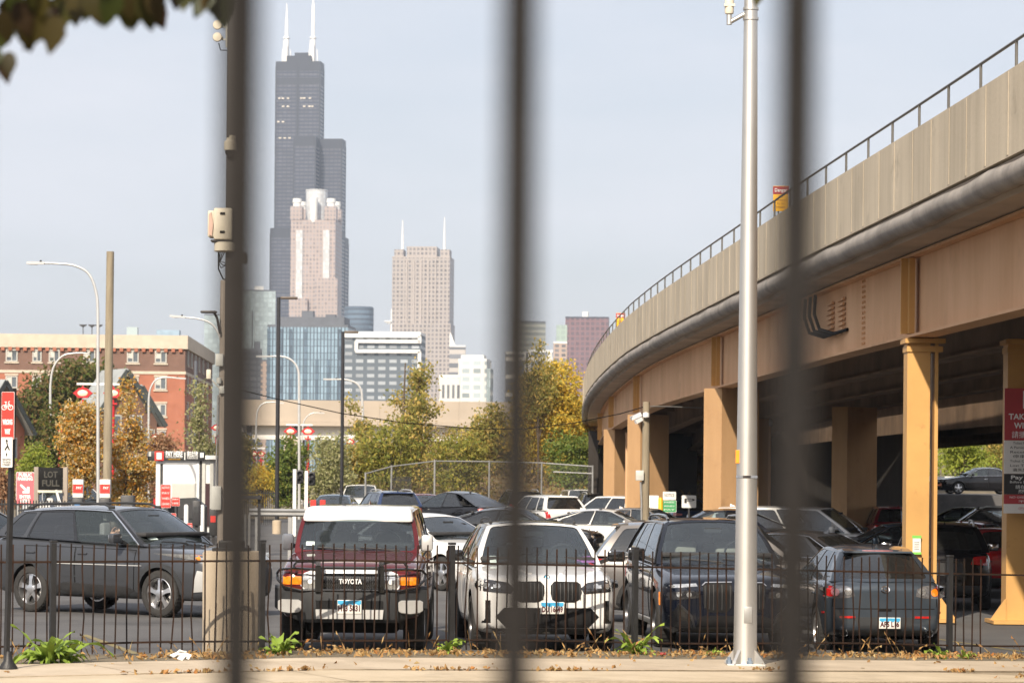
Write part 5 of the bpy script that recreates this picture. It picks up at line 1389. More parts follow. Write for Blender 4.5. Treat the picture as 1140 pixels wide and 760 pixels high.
MT['via_soffit'] = pm('soffit_concrete', (.42, .35, .28), .9, var=.2, scale=.5)
MT['via_tan'] = streaky('tan_steel_paint', (.60, .345, .18), (.73, .45, .255), (.8, .8, .12))
MT['via_ochre'] = streaky('ochre_pier_paint', (.42, .25, .12), (.52, .32, .16), (.8, .8, .12))
MT['via_yellow'] = pm('ochre_steel_paint', (.55, .31, .10), .55, var=.12, scale=.8, bump=.1)
MT['via_pipe'] = pm('grey_drain_pipe', (.27, .24, .21), .7, var=.3, scale=1.5, bump=.3)
MT['via_dark'] = pm('dark_tan_steel', (.21, .14, .09), .8, var=.3, scale=.7)  # inner girders and beams: a darker tan than the outer girder
MT['rail_steel'] = pm('rail_steel', (.10, .095, .085), .6, var=.2, scale=3)
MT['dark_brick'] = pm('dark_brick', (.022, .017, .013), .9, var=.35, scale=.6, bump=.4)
stain(MT['via_yellow'], (.27, .11, .04), .55, 1.7, .60, .70); stain(MT['via_ochre'], (.25, .12, .05), .5, 1.2, .58, .70); stain(MT['via_tan'], (.34, .19, .10), .5, .5, .56, .72); stain(MT['via_conc'], (.15, .12, .085), .5, .9, .58, .72)
HV = 5.6
VP = [(-10, 1.50), (3, 1.38), (7.05, 1.205), (8.68, 1.123), (10.34, 1.026), (13.04, .90), (14.8, .80), (17.6, .69), (19.2, .645), (22, .600), (25.06, .602), (28.2, .66), (33, .85), (40, 1.35), (50, 2.3)]
def xp(Y): 
    # smooth the path with a short running mean of the table
    a = [tab(VP, (Y + k * 4) / HV) * HV for k in (-2, -1, 0, 1, 2)]
    return sum(a) / 5
def drop(Y): return tab([(0, 0), (60, 0), (100, .12), (140, .6), (180, 1.5), (240, 3.2), (300, 4.6)], Y)
YS = [8 + 3.2 * i for i in range(86)]
def fp(Y, o, z):
    e = .5; dx = (xp(Y + e) - xp(Y - e)) / (2 * e); n = Vector((1, -dx, 0)).normalized()
    return Vector((xp(Y), Y, 0)) + n * o + Vector((0, 0, z - drop(Y)))
ZT = CZ + HV
via = thing('railway_viaduct', 'curved tan railway viaduct with stained concrete parapet, grey pipe and steel girders', 'viaduct')
def sweep(name, sec, mat, par=via, ys=YS, ang=30, close=True):
    m = MB(); n = len(sec); vs = [fp(Y, o, z) for Y in ys for o, z in sec]
    fs = [(i * n + k, i * n + (k + 1) % n, (i + 1) * n + (k + 1) % n, (i + 1) * n + k) for i in range(len(ys) - 1) for k in range(n if close else n - 1)]
    if close: fs += [tuple(range(n))[::-1], tuple(range((len(ys) - 1) * n, len(ys) * n))]
    m.add(vs, fs); return m.build(name, MT[mat], par, ang)
def rect(o0, o1, z0, z1): return [(o0, z0), (o1, z0), (o1, z1), (o0, z1)]
PB = ZT - 1.20
par = sweep('parapet', [(0, PB), (.30, PB), (.30, ZT - .02), (.27, ZT), (.03, ZT), (0, ZT - .02)], 'via_conc')
# cast ribs in the parapet face
Y = 20.
while Y < 155:
    m = MB()
    a, b = fp(Y, -.002, PB + .02), fp(Y + .09, -.002, ZT - .03); n = (fp(Y, -.03, PB) - fp(Y, 0, PB))
    q = [fp(Y, -.001, PB + .03), fp(Y + .10, -.001, PB + .03), fp(Y + .10, -.001, ZT - .04), fp(Y, -.001, ZT - .04)]
    m.add(q + [k + n * .22 for k in q], [(4, 5, 6, 7), (0, 1, 5, 4), (1, 2, 6, 5), (2, 3, 7, 6), (3, 0, 4, 7)])
    Y += 1.15 + .5 * ((Y * 7.3) % 1)
    m.build('parapet_joint', MT['via_conc'], par, None)
sweep('deck_slab', rect(.3, 9.0, PB - .42, PB - .02), 'via_soffit')
sweep('deck_edge', [(.06, PB - .02), (.06, PB - .10), (.3, PB - .42), (.3, PB - .02)], 'via_soffit')
pm_ = MB(); pm_.tube([fp(Y, .13, PB - .21 + .015 * math.sin(Y * 1.7)) for Y in [8 + 1.6 * i for i in range(172)]], [.175 + (.018 if i % 3 == 0 else 0) for i in range(172)], 12)
pm_.build('drain_pipe', MT['via_pipe'], via, 50)
GT, GB = PB - .44, 4.72
sweep('outer_girder', rect(1.0, 1.05, GB + .05, GT), 'via_tan')
gf = sweep('girder_flange', rect(.80, 1.25, GB, GB + .048), 'via_tan'); sweep('girder_flange', rect(.82, 1.23, GT - .05, GT - .003), 'via_tan')
for Y in [51.9 - 27.5, 51.9 - 13.7, 51.9, 80, 107, 126, 145]:
    m = MB(); a = fp(Y, 1.0, 0); e = (fp(Y + .2, 1.0, 0) - a); ang = math.atan2(e.y, e.x) - R(90)
    d_ = drop(Y); m.box((0, 0, (GB + GT) / 2 - d_), (.10, .34, GT - GB - .14), 0); m.box((-.05 - .06, 0, (GB + GT) / 2 - d_), (.12, .05, GT - GB - .14))
    o = m.build('stiffener', MT['via_yellow'], via, None); o.location = fp(Y, .86, 0) * 1.0; o.location.z = 0; o.rotation_euler = (0, 0, ang)
# riveted splice and the two small access plates with their cables
for Y, nm in ((57.3, 0),):
    m = MB()
    for k in range(16):
        for s_ in (0, 1): q = fp(Y + s_ * .22, .985, GB + .15 + k * .1); m.box(q, (.03, .05, .05))
    o = m.build('rivet_row', MT['via_tan'], via, None)
for Y in (60.0, 61.4):
    m = MB()
    for k in range(7): q = fp(Y, .975, GB + .55 + k * .1); m.box(q, (.05, .9, .05))
    m.build('louvre_plate', MT['via_tan'], via, None)
for k in range(3):
    Y = 59.6 + k * .7
    m = MB(); m.tube([fp(Y + 2.4, .75, GT - .1), fp(Y + 2.2, .70, GT - .5), fp(Y + 1.6, .72, GT - .85), fp(Y + .4, .84, GT - 1.0), fp(Y - .4, .97, GT - .95)], .036, 8); m.build('hanging_cable', MT['seam'], via)
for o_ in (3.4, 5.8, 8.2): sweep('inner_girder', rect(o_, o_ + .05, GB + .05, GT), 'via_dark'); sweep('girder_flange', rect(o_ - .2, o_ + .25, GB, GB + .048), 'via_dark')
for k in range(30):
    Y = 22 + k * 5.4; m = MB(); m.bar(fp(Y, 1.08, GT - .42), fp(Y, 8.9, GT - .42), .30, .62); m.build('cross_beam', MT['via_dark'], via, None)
sweep('far_parapet', rect(8.9, 9.2, PB - .4, ZT), 'via_conc')
# hand rail
rl = MB(); ys = [16 + 2.0 * i for i in range(80)]
rl.tube([fp(Y, .15, ZT + .42) for Y in ys], .022, 6); hr = rl.build('hand_rail', MT['rail_steel'], via)
for i in range(62):
    Y = 24 + 2.35 * i; m = MB(); m.tube([fp(Y, .15, ZT - .02), fp(Y, .15, ZT + .42)], .022, 6); m.build('rail_post', MT['rail_steel'], hr)
# columns
def column(o_, Y, zg_, mat='via_yellow', w=.60, dd=.5, rz=None, cap=True, hz=None, X=None, ibeam=True):
    b = fp(Y, o_, 0); x, y = (b.x if X is None else X), b.y; z0 = zg(x); z1 = (GB - drop(Y) - .003) if hz is None else hz
    m = MB()
    if ibeam:
        m.box((-w / 2 + .20, 0, (z0 + z1) / 2), (.40, dd, z1 - z0)); m.box((w / 2 - .09, 0, (z0 + z1) / 2), (.06, dd * 1.0, z1 - z0)); m.box((.04, .05, (z0 + z1) / 2), (w - .42, .05, z1 - z0))
    else: m.box((0, 0, (z0 + z1) / 2), (w, dd, z1 - z0))
    o = m.build('column', MT[mat], via, None); o.location = (x, y, 0); o.rotation_euler = (0, 0, rz or 0)
    if cap:
        m = MB(); m.box((0, 0, z1 - .06), (w + .10, dd + .2, .08)); m.box((0, 0, z1 - .2), (w + .03, dd + .06, .10)); m.build('cap_plate', MT[mat], o, None)
        m = MB(); m.box((0, 0, z0 + .05), (w + .5, dd + .5, .06), 0)
        m.build('base_plate', MT[mat], o, None)
        for s_ in (-1, 1):
            m = MB(); m.prism([(s_ * w / 2, z0 + .08), (s_ * (w / 2 + .28), z0 + .08), (s_ * (w / 2 + .02), z0 + .45), (s_ * w / 2, z0 + .45)], -dd / 2 - .03, -dd / 2 + .02, 0, lambda a, b, t: (a, t, b)); m.build('gusset', MT[mat], o, None)
    return o
c1 = column(1.02, 51.9, 0, X=7.18)
c2 = column(2.9, 51.9, 0, X=9.1, w=.9)
for Y, X_ in ((80, None), (97, 11.2), (107, None), (126, None)): column(1.25, Y, 0, 'via_ochre', 1.35, .72, R(38), False, None, X_, False)
column(5.2, 110, 0, 'via_ochre', 1.35, .72, R(38), False, None, None, False); column(8.0, 64, 0, 'via_ochre', 1.1, .7, R(20), False, None, None, False)
# paper notice stuck on the ochre column
nt_ = MB(); nt_.box((7.18 - .12, 51.9 - .262, 1.10), (.14, .012, .24)); no = nt_.build('paper_notice', MT['plate_white'], None); tag(no, 'small white paper notice taped on the yellow column', 'notice')
m = MB()
m.box((7.18 - .12, 51.9 - .264, 1.245), (.16, .012, .05)); m.build('tape', pm('green_tape', (.20, .55, .10), .5, var=.1), no)
m = MB(); m.box((7.18 - .12, 51.9 - .264, .96), (.16, .012, .04)); m.build('tape', pm('green_tape', (.20, .55, .10), .5, var=.1), no)
m = MB()
for k in range(5): m.box((7.18 - .12, 51.9 - .268, 1.03 + k * .03), (.09, .006, .008))
m.build('printed_lines', MT['rail_steel'], no)
# brick abutment, plus a near-black wall added to darken the gap under the spans
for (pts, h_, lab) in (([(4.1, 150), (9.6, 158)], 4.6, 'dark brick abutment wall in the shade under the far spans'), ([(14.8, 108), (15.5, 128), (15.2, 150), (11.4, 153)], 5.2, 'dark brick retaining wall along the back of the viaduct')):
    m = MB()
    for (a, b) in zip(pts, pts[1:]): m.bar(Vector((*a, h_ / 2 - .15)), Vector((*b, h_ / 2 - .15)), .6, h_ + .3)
    w_ = m.build('dark_wall', MT['dark_brick'], None, None); tag(w_, lab, 'wall')
# a second, lower deck right behind the first
rv2 = thing('rear_viaduct', 'dark second viaduct deck behind the curved one, low over the raised road', 'viaduct')
y2 = [30 + 6 * i for i in range(26)]
def sweep2(nm, sec, mt):
    m = MB(); n = len(sec); vs = [Vector((xp(Y) + o_, Y, z)) for Y in y2 for o_, z in sec]
    m.add(vs, [(i * n + k, i * n + (k + 1) % n, (i + 1) * n + (k + 1) % n, (i + 1) * n + k) for i in range(len(y2) - 1) for k in range(n)] + [tuple(range(n))[::-1], tuple(range((len(y2) - 1) * n, len(y2) * n))]); m.build(nm, MT[mt], rv2, None)
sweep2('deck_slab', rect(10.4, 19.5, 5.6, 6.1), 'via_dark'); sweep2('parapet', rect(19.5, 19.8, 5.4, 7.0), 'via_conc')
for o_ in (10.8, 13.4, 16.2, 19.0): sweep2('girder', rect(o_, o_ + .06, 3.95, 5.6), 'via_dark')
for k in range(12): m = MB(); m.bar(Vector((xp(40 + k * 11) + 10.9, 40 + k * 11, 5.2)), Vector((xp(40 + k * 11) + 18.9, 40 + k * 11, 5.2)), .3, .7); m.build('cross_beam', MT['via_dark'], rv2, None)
for Y, o_ in ((62, 12.5), (62, 18.5), (98, 18.5), (134, 12.5)): m = MB(); m.box((xp(Y) + o_, Y, 1.9), (.6, .6, 4.1)); m.build('column', MT['via_tan'], rv2, None)
# yellow danger signs behind the hand rail
MT['sign_yellow'] = pm('sign_yellow', (.80, .42, .01), .5, var=.06, scale=3); MT['sign_red'] = pm('sign_red', (.33, .025, .035), .5, var=.08, scale=3)
MT['sign_white'] = pm('sign_white', (.74, .73, .70), .5, var=.04, scale=3); MT['sign_black'] = pm('sign_black', (.03, .03, .033), .5, var=.1, scale=3)
MT['ink'] = pm('ink', (.02, .02, .02), .6, var=0); MT['ink_white'] = pm('ink_white', (.80, .80, .78), .6, var=0); MT['ink_brown'] = pm('ink_brown', (.22, .10, .01), .6, var=0)
for px, py0, py1, lab in ((869, 202, 226, 'yellow danger sign on the viaduct rail, the larger and nearer one'), (690.5, 323, 339, 'small yellow danger sign far along the viaduct rail')):
    # find the spot on the rail line
    best = min([40 + .25 * i for i in range(400)], key=lambda Y: abs((fp(Y, .5, ZT).x) / Y * FOC + PX + (fp(Y, .5, ZT).z - CZ) / Y * FOC * SR - px))
    q = fp(best, .5, 0); q.z = 0; k = FOC / best
    zc_ = ZT - drop(best) + .02
    w_, h_ = .34, .56
    t = thing('danger_sign', lab, 'sign', (q.x, q.y, zc_), R(-6), 'danger signs on the viaduct')
    m = MB(); m.box((0, 0, .32 + h_ / 2), (w_, .02, h_), b=.008); m.build('sign_board', MT['sign_yellow'], t)
    m = MB(); m.box((0, -.012, .32 + h_ * .83), (w_ + .01, .012, h_ * .30)); hd = m.build('header', MT['sign_red'], t)
    text('Danger', .11, MT['ink_white'], hd, (0, -.02, .32 + h_ * .83), (R(90), 0, 0), width=.27, bold=.002)
    for kk, (tx, ww) in enumerate((('No', .09), ('Admittance', .26), ('Do not', .16), ('trespass', .2))): text(tx, .07, MT['ink_brown'], t, (0, -.014, .32 + h_ * (.58 - kk * .135)), (R(90), 0, 0), width=ww)
    for x in (-.05, .05): m = MB(); m.box((x, .04, .2), (.03, .03, .9)); m.build('sign_post', MT['rail_steel'], t)
# ================================================================ trees and plants
rng = np.random.default_rng(11)
MT['bark'] = pm('bark', (.10, .075, .055), .95, var=.3, scale=3, bump=.6)
MT['leaf_gold'] = leafmat('leaf_gold', [(.76, .62, .34), (.20, .20, .04), (.70, .36, .045), (.78, .66, .42), (.30, .24, .05), (.62, .27, .03), (.72, .50, .13)], .55, .45)
MT['leaf_rust'] = leafmat('leaf_rust', [(0.299, 0.138, 0.069), (0.437, 0.253, 0.149), (0.23, 0.127, 0.057), (0.483, 0.322, 0.196)])
MT['leaf_darkmix'] = leafmat('leaf_darkmix', [(0.07, 0.11, 0.021), (0.116, 0.147, 0.03), (0.186, 0.12, 0.042), (0.093, 0.13, 0.03), (0.248, 0.147, 0.06)])
MT['leaf_olive'] = leafmat('leaf_olive', [(0.227, 0.241, 0.061), (0.389, 0.338, 0.09), (0.16, 0.186, 0.045), (0.525, 0.416, 0.12), (0.684, 0.481, 0.141)], .55, .45)
MT['leaf_green'] = leafmat('leaf_green', [(0.128, 0.201, 0.036), (0.219, 0.274, 0.055), (0.092, 0.146, 0.032), (0.311, 0.311, 0.073)], .55, .45)
MT['leaf_pale'] = leafmat('leaf_pale', [(0.346, 0.36, 0.144), (0.49, 0.461, 0.245), (0.202, 0.23, 0.072), (0.576, 0.533, 0.317)], .55, .45)
MT['leaf_yellow'] = leafmat('leaf_yellow', [(0.675, 0.456, 0.05), (0.506, 0.405, 0.068), (0.844, 0.558, 0.076), (0.371, 0.338, 0.068), (0.608, 0.506, 0.101)], .55, .45)
MT['leaf_lime'] = leafmat('leaf_lime', [(0.24, 0.3, 0.036), (0.336, 0.36, 0.06), (0.156, 0.216, 0.03)])
MT['leaf_brown'] = leafmat('leaf_brown', [(0.275, 0.179, 0.083), (0.385, 0.261, 0.124), (0.193, 0.131, 0.069), (0.33, 0.234, 0.069), (0.234, 0.22, 0.069)], .55, .45)
MT['leaf_sumac'] = leafmat('leaf_sumac', [(.34, .32, .06), (.22, .25, .05), (.48, .40, .08), (.16, .20, .04), (.30, .22, .06)], .55, .45)
def leaf_quads(C, size, up=.0, asp=.55):
    n = len(C)
    a = rng.normal(size=(n, 3)); a[:, 2] += up; a /= np.linalg.norm(a, axis=1)[:, None]
    b = rng.normal(size=(n, 3)); b -= a * (a * b).sum(1)[:, None]; b /= np.linalg.norm(b, axis=1)[:, None]
    s = size * rng.uniform(.45, 1.6, size=(n, 1))
    c = np.cross(a, b) * s * .18
    V = np.stack([C - a * s * .5, C + b * s * asp * .5 + c, C + a * s * .5, C - b * s * asp * .5 + c], 1).reshape(-1, 3)
    F = np.arange(4 * n).reshape(-1, 4)
    return V, F
def leaf_obj(name, C, size, mat, parent=None, up=0., asp=.55):
    V, F = leaf_quads(C, size, up, asp)
    me = bpy.data.meshes.new(name); me.from_pydata(V.tolist(), [], F.tolist()); me.update()
    return link(name, me, MT[mat], parent)
def clump_points(ells, ntips, nper, spread):
    """points gathered round branch tips that sit inside the given ellipsoids (cx,cy,cz,rx,ry,rz,weight)"""
    w = np.array([e[3] * e[4] * e[5] if len(e) < 7 else e[6] for e in ells]); w = w / w.sum()
    tips = []
    for e, q in zip(ells, w):
        k = max(3, int(ntips * q)); d = rng.normal(size=(k, 3)); d /= np.linalg.norm(d, axis=1)[:, None]
        r = rng.uniform(.25, 1, size=(k, 1)) ** .55
        tips.append(np.array(e[:3]) + d * r * np.array(e[3:6]))
    T = np.concatenate(tips)
    k = rng.poisson(nper, size=len(T)) + 2
    sz = rng.uniform(.6, 1.3, size=len(T))
    P_ = np.repeat(T, k, 0) + rng.normal(size=(k.sum(), 3)) * np.repeat(sz, k)[:, None] * np.array([spread, spread, spread * .75])
    return T, P_
def tree(name, label, px, d, ytop, ybot, hwpx, mat, n=5000, leaf=.13, shape='round', cat='tree', group=None, trunk=True, up=0., seed=0, mats2=None, z0=0.0):
    g = G(px, d, z0); k = FOC / d
    zt_, zb_ = P(px, ytop, d).z - z0, P(px, ybot, d).z - z0; hw = hwpx / k; zc_ = (zt_ + zb_) / 2; hh = (zt_ - zb_) / 2
    t = thing(name, label, cat, (g.x, d, z0), 0, group)
    rs = np.random.default_rng(seed + int(px))
    ells = []
    if shape == 'round':
        for _ in range(9):
            u = rs.uniform(-1, 1, 3); ells.append((u[0] * hw * .6, u[1] * hw * .6, zc_ + u[2] * hh * .62, hw * rs.uniform(.3, .5), hw * rs.uniform(.3, .5), hh * rs.uniform(.2, .4)))
        ells.append((0, 0, zc_, hw * .7, hw * .7, hh * .75))
    elif shape == 'cone':
        for i in range(10):
            f = i / 9; r = hw * (1.0 - f) ** .7; a = rs.uniform(0, 6.28)
            ells.append((math.cos(a) * r * .45, math.sin(a) * r * .45, zb_ + (zt_ - zb_) * (.06 + .9 * f), max(.25, r * rs.uniform(.5, .75)), max(.25, r * .6), hh * .16))
    elif shape == 'spiky':
        for i in range(13):
            a = rs.uniform(-1, 1); top = zt_ - (zt_ - zb_) * (.08 + .35 * abs(a) + rs.uniform(0, .25)); zz = zb_ + (zt_ - zb_) * rs.uniform(.05, .35)
            for q in range(4):
                f = q / 3; ells.append((a * hw * (.45 + .55 * f), rs.uniform(-.5, .5) * hw, lerp(zz, top, f), hw * .17 * (1.2 - .6 * f), hw * .2, (top - zz) * .16))
    nper = 22; ntips = max(20, n // nper)
    T, C = clump_points(ells, ntips, nper, max(leaf * 1.6, hw * .085))
    C = C[C[:, 2] > .15]
    cr = leaf_obj('crown', C, leaf, mat, t, up)
    if mats2:
        sub = C[rng.random(len(C)) < .0]
    tr = MB(); r0 = max(.06, hw * .055)
    top = zb_ + (zt_ - zb_) * (.55 if shape == 'round' else .85)
    base = Vector((0, 0, -.1)); pts = [base, Vector((.05 * hw, 0, zb_ * .5 + .2)), Vector((-.04 * hw, 0, zb_ + .3 * hh)), Vector((.03 * hw, 0, top))]
    tr.tube(pts, [r0 * 1.2, r0, r0 * .75, r0 * .2], 8)
    idx = rs.choice(len(T), size=min(len(T), 34), replace=False)
    for i in idx:
        q = Vector(T[i]); f = rs.uniform(.15, .8); s_ = lerp(pts[1], pts[3], f) if q.z > zb_ else pts[1]
        s_ = Vector((s_.x, s_.y, min(s_.z, q.z - .1)))
        mid = (s_ + q) / 2 + Vector((0, 0, -.1 * (q - s_).length)); tr.tube([s_, mid, q], [r0 * .35, r0 * .22, r0 * .07], 5, caps=False)
    tr.build('trunk', MT['bark'], t, 40)
    return t
tree('tree', 'big dark green and rust tree behind the bicycle sign and lamp posts', 60, 225, 390, 550, 56, 'leaf_darkmix', 17000, .34)
tree('tree', 'dark conifer-like tree below the big rust tree, behind the parking sign', 58, 140, 455, 560, 34, 'leaf_darkmix', 6000, .2, 'cone')
tree('bush', 'rusty brown bush low at the edge behind the sign posts', 8, 120, 508, 575, 22, 'leaf_rust', 2500, .14, cat='bush')
tree('bush', 'bright lime green bush between bicycle sign and message board', 34, 112, 488, 548, 18, 'leaf_lime', 1600, .13, cat='bush')
tree('bush', 'small yellow bush under the message board', 62, 118, 538, 575, 14, 'leaf_yellow', 900, .12, cat='bush')
tree('maple_tree', 'golden maple with cream and orange leaves left of the wooden pole', 92, 108, 434, 572, 31, 'leaf_gold', 9000, .115, 'round', up=-.4)
tree('maple_tree', 'golden maple with cream and orange leaves right of the wooden pole', 141, 110, 426, 575, 44, 'leaf_gold', 11000, .115, 'cone', up=-.4, seed=3)
tree('tree', 'dusty pink-brown tree behind the pay booth', 180, 128, 470, 560, 24, 'leaf_rust', 4500, .14)
tree('tree', 'slim pale green tree behind the pay booth roof', 221, 122, 430, 560, 24, 'leaf_pale', 5000, .13, 'cone')
tree('tree', 'dark olive tree seen right beside the iron mast', 264, 140, 478, 568, 26, 'leaf_olive', 4500, .15)
tree('bush', 'yellow bush at the slim dark lamp post foot', 291, 138, 512, 568, 17, 'leaf_yellow', 1700, .14, cat='bush')
tree('tree', 'round green tree behind the white signal posts', 320, 152, 482, 572, 30, 'leaf_green', 6500, .16)
tree('tree', 'pale mottled green tree behind the teal sedan', 366, 150, 476, 565, 26, 'leaf_pale', 4500, .16)
tree('tree', 'olive tree between mottled tree and tall loose poplar', 398, 156, 486, 560, 26, 'leaf_olive', 4500, .16)
tree('poplar_tree', 'tall loose poplar with upswept branches before the beige bridge', 448, 160, 376, 560, 60, 'leaf_olive', 10500, .18, 'spiky', up=.8)
tree('sumac_bush', 'yellow-green sumac bush under the poplar', 434, 154, 470, 552, 36, 'leaf_sumac', 3300, .2, cat='bush')
tree('sumac_bush', 'olive green bush between poplar and middle iron bar', 508, 158, 480, 556, 40, 'leaf_sumac', 4000, .18, cat='bush')
tree('tree', 'rusty olive tree left of the middle iron bar', 546, 168, 436, 556, 38, 'leaf_olive', 7000, .19, seed=2)
tree('yellow_tree', 'tall yellow tree beside the viaduct end', 616, 164, 386, 556, 60, 'leaf_yellow', 19000, .19, 'round', seed=5)
tree('tree', 'thin bare-topped tree rising above the yellow tree', 598, 162, 364, 470, 14, 'leaf_olive', 420, .15, 'spiky')
tree('bush', 'bright green bush at the viaduct end beneath the yellow tree', 634, 157, 476, 548, 38, 'leaf_green', 5000, .16, cat='bush')
tree('bush', 'leafy creeper bush against the dark viaduct end', 690, 148, 480, 520, 16, 'leaf_green', 700, .14, cat='bush')
tree('tree', 'green tree seen through the gap under the viaduct', 768, 205, 455, 560, 26, 'leaf_olive', 4000, .2)
tree('tree', 'orange lit tree seen through the gap under the viaduct', 782, 215, 450, 530, 15, 'leaf_gold', 1800, .2)
tree('bush', 'yellow-green hedge bush behind the raised road under the viaduct', 1072, 186, 478, 540, 34, 'leaf_lime', 4200, .18, cat='bush', z0=1.5)
tree('bush', 'green hedge bush at the sign column behind the raised road', 1118, 188, 474, 540, 38, 'leaf_olive', 4200, .18, cat='bush', z0=1.5)
# ---- the brown slope behind the lot, overgrown
def slope_z(x, y):
    a = max(0, min(1, (x + 9.5) / 4.5)); return (.0 + 3.9 * max(0, min(1, (y - 152) / 26))) * a + zg(x)
xs_ = [-12 + .8 * i for i in range(30)]; ys_ = [151 + 2 * i for i in range(22)]
gsheet('slope', xs_, ys_, lambda x, y: slope_z(x, y) + .02, pm('dry_slope', (.20, .145, .075), .95, scale=.4, col2=(.28, .21, .11), bump=.6, bscale=5))
n = 20000; X = rng.uniform(-9, 10.4, n); Y = rng.uniform(151, 190, n); Zr = rng.random(n) ** 1.8 * rng.uniform(.3, 1.6, n)
C = np.stack([X, Y, np.array([slope_z(a, b) for a, b in zip(X, Y)]) + Zr], 1)
o = leaf_obj('undergrowth', C, .26, 'leaf_brown', None, .8, .35); tag(o, 'dry brown and yellow undergrowth covering the slope behind the chain-link fence', 'undergrowth', kind='stuff')
# raised road beyond the viaduct
mb = MB(); mb.add([(17, 158, 1.49), (60, 158, 1.49), (60, 176, 1.49), (17, 176, 1.49), (17, 158, -.4), (60, 158, -.4), (60, 176, -.4), (17, 176, -.4)], [(0, 1, 2, 3), (0, 1, 5, 4), (1, 2, 6, 5), (2, 3, 7, 6), (3, 0, 4, 7)])
o = mb.build('raised_road', MT['asphalt'], None, None); o['kind'] = 'structure'
mb = MB(); mb.add([(17, 176, 1.5), (60, 176, 1.5), (60, 230, 6), (17, 230, 6)], [(0, 1, 2, 3)]); o = mb.build('hillside', MT['earth'], None, None); o['kind'] = 'structure'
n = 9000; X = rng.uniform(19, 48, n); Y = rng.uniform(178, 215, n); C = np.stack([X, Y, 1.5 + (Y - 176) / 54 * 4.5 + rng.random(n) * 1.6], 1)
o = leaf_obj('undergrowth', C, .3, 'leaf_lime', None, .8, .4); tag(o, 'yellow-green undergrowth on the bank beyond the raised road', 'undergrowth', kind='stuff')
mb = MB()
rb_ = thing('guard_rail', 'pale guard rail along the raised road beyond the viaduct', 'guard rail', (0, 0, 0))
m = MB(); m.box((38, 177, 2.35), (44, .08, .3)); m.build('rail', MT['far_white'], rb_, None)
for i in range(15): m = MB(); m.box((17 + 3 * i, 177.1, 1.9), (.12, .12, .9)); m.build('post', MT['far_grey'], rb_, None)

# ---- broad-leaved weeds along the fence foot
MT['weed_leaf'] = leafmat('weed_leaf', [(0.273, 0.401, 0.056), (0.419, 0.547, 0.097), (0.209, 0.311, 0.049), (0.566, 0.656, 0.162)], .5, .3)
MT['weed_dry'] = leafmat('weed_dry', [(0.3, 0.17, 0.06), (0.42, 0.26, 0.1), (0.22, 0.12, 0.05), (0.46, 0.34, 0.16), (0.38, 0.15, 0.04)], .8, .15)
def blade(V, F, base, az, L, Wd_, rise, droop, seg=6):
    o = len(V); d = Vector((math.cos(az), math.sin(az), 0)); s_ = Vector((-d.y, d.x, 0))
    for i in range(seg + 1):
        t = i / seg; w = Wd_ * math.sin(math.pi * min(1, t * .92 + .08)) ** .8 * (1 if t < 1 else 0)
        c = base + d * (L * t * .85) + Vector((0, 0, L * (rise * t - droop * t * t)))
        cr = Vector((0, 0, .18 * w)); wob = .02 * math.sin(9 * t + az * 5)
        V += [c - s_ * w / 2 + cr + Vector((0, 0, wob)), c, c + s_ * w / 2 + cr - Vector((0, 0, wob))]
    for i in range(seg):
        for k in range(2): a = o + i * 3 + k; F.append((a, a + 1, a + 4, a + 3))
def weed(px, d, lab, n, L, wd, seed):
    rd = random.Random(seed); g = G(px, d); t = thing('weed_plant', lab, 'weed', (g.x, g.y, zg(g.x) + .10), 0, 'weeds at the fence foot')
    for i in range(n):
        V, F = [], []
        az = rd.uniform(0, 6.28); l = L * rd.uniform(.35, 1.15); blade(V, F, Vector((rd.uniform(-.05, .05), rd.uniform(-.05, .05), 0)), az, l, wd * rd.uniform(.4, 1.25), rd.uniform(.6, 1.6), rd.uniform(.6, 1.25))
        mb = MB(); mb.add(V, F); mb.build('leaf', MT['weed_leaf'], t, 60, False)
weed(52, 33.0, 'largest broad green weed at the fence foot by the bicycle sign post', 60, .46, .085, 1)
weed(74, 33.2, 'tall upright green weed leaves beside the largest weed', 14, .58, .08, 8)
weed(312, 35.2, 'fresh green weed at the concrete pedestal foot, before the off-roader wheel', 30, .34, .07, 2)
weed(497, 36.2, 'low flat green weed before the white SUV wheel', 30, .24, .06, 3)
weed(706, 37.6, 'green weed with long leaves between the white SUV and navy SUV', 34, .40, .07, 4)
weed(1047, 39.0, 'small green weed at the fence post behind the slate hatchback', 18, .24, .05, 5)
weed(1075, 39.2, 'tiny green weed near the right fence post', 8, .2, .05, 6)
weed(795, 37.9, 'small grassy weed beside the silver pole', 12, .2, .03, 7)
# ---- fallen leaves and dry stalks on the verge and along the sidewalk joint
def litter(n, t0, t1, size, z, s0=-2, s1=16, clump=None):
    out = []
    for _ in range(n):
        if clump: s_ = random.choice(clump); s = random.gauss(s_[0], s_[1]); t = random.gauss(s_[2], s_[3])
        else: s, t = random.uniform(s0, s1), random.uniform(t0, t1)
        q = FP(s, t); out.append((q.x, q.y, zg(q.x) + z + abs(random.gauss(0, .012))))
    return np.array(out)
C = np.concatenate([litter(300, .0, 1.2, .07, .115), litter(1350, 0, 0, .07, .125, clump=[(1.6, .35, .8, .3), (3.4, .5, .6, .35), (4.6, .5, .7, .2), (6.3, .5, .6, .2), (8.4, .6, .6, .2), (10.6, .9, .6, .2), (11.8, .5, .6, .2), (13.0, .5, .6, .2)]),
                    litter(60, 1.5, 3.2, .05, .125), litter(260, 0, 0, .05, .122, clump=[(.4, .3, 3.32, .03), (1.6, .25, 3.32, .02), (3.4, .3, 3.3, .03), (5.0, .2, 3.32, .03), (7.7, .12, 3.2, .06), (10.4, .1, 3.3, .03)]),
                    litter(500, 0, 0, .05, .125, clump=[(12.0, .22, 3.3, .35), (11.4, .5, 4.3, .12), (12.1, .1, 3.7, .2)])])
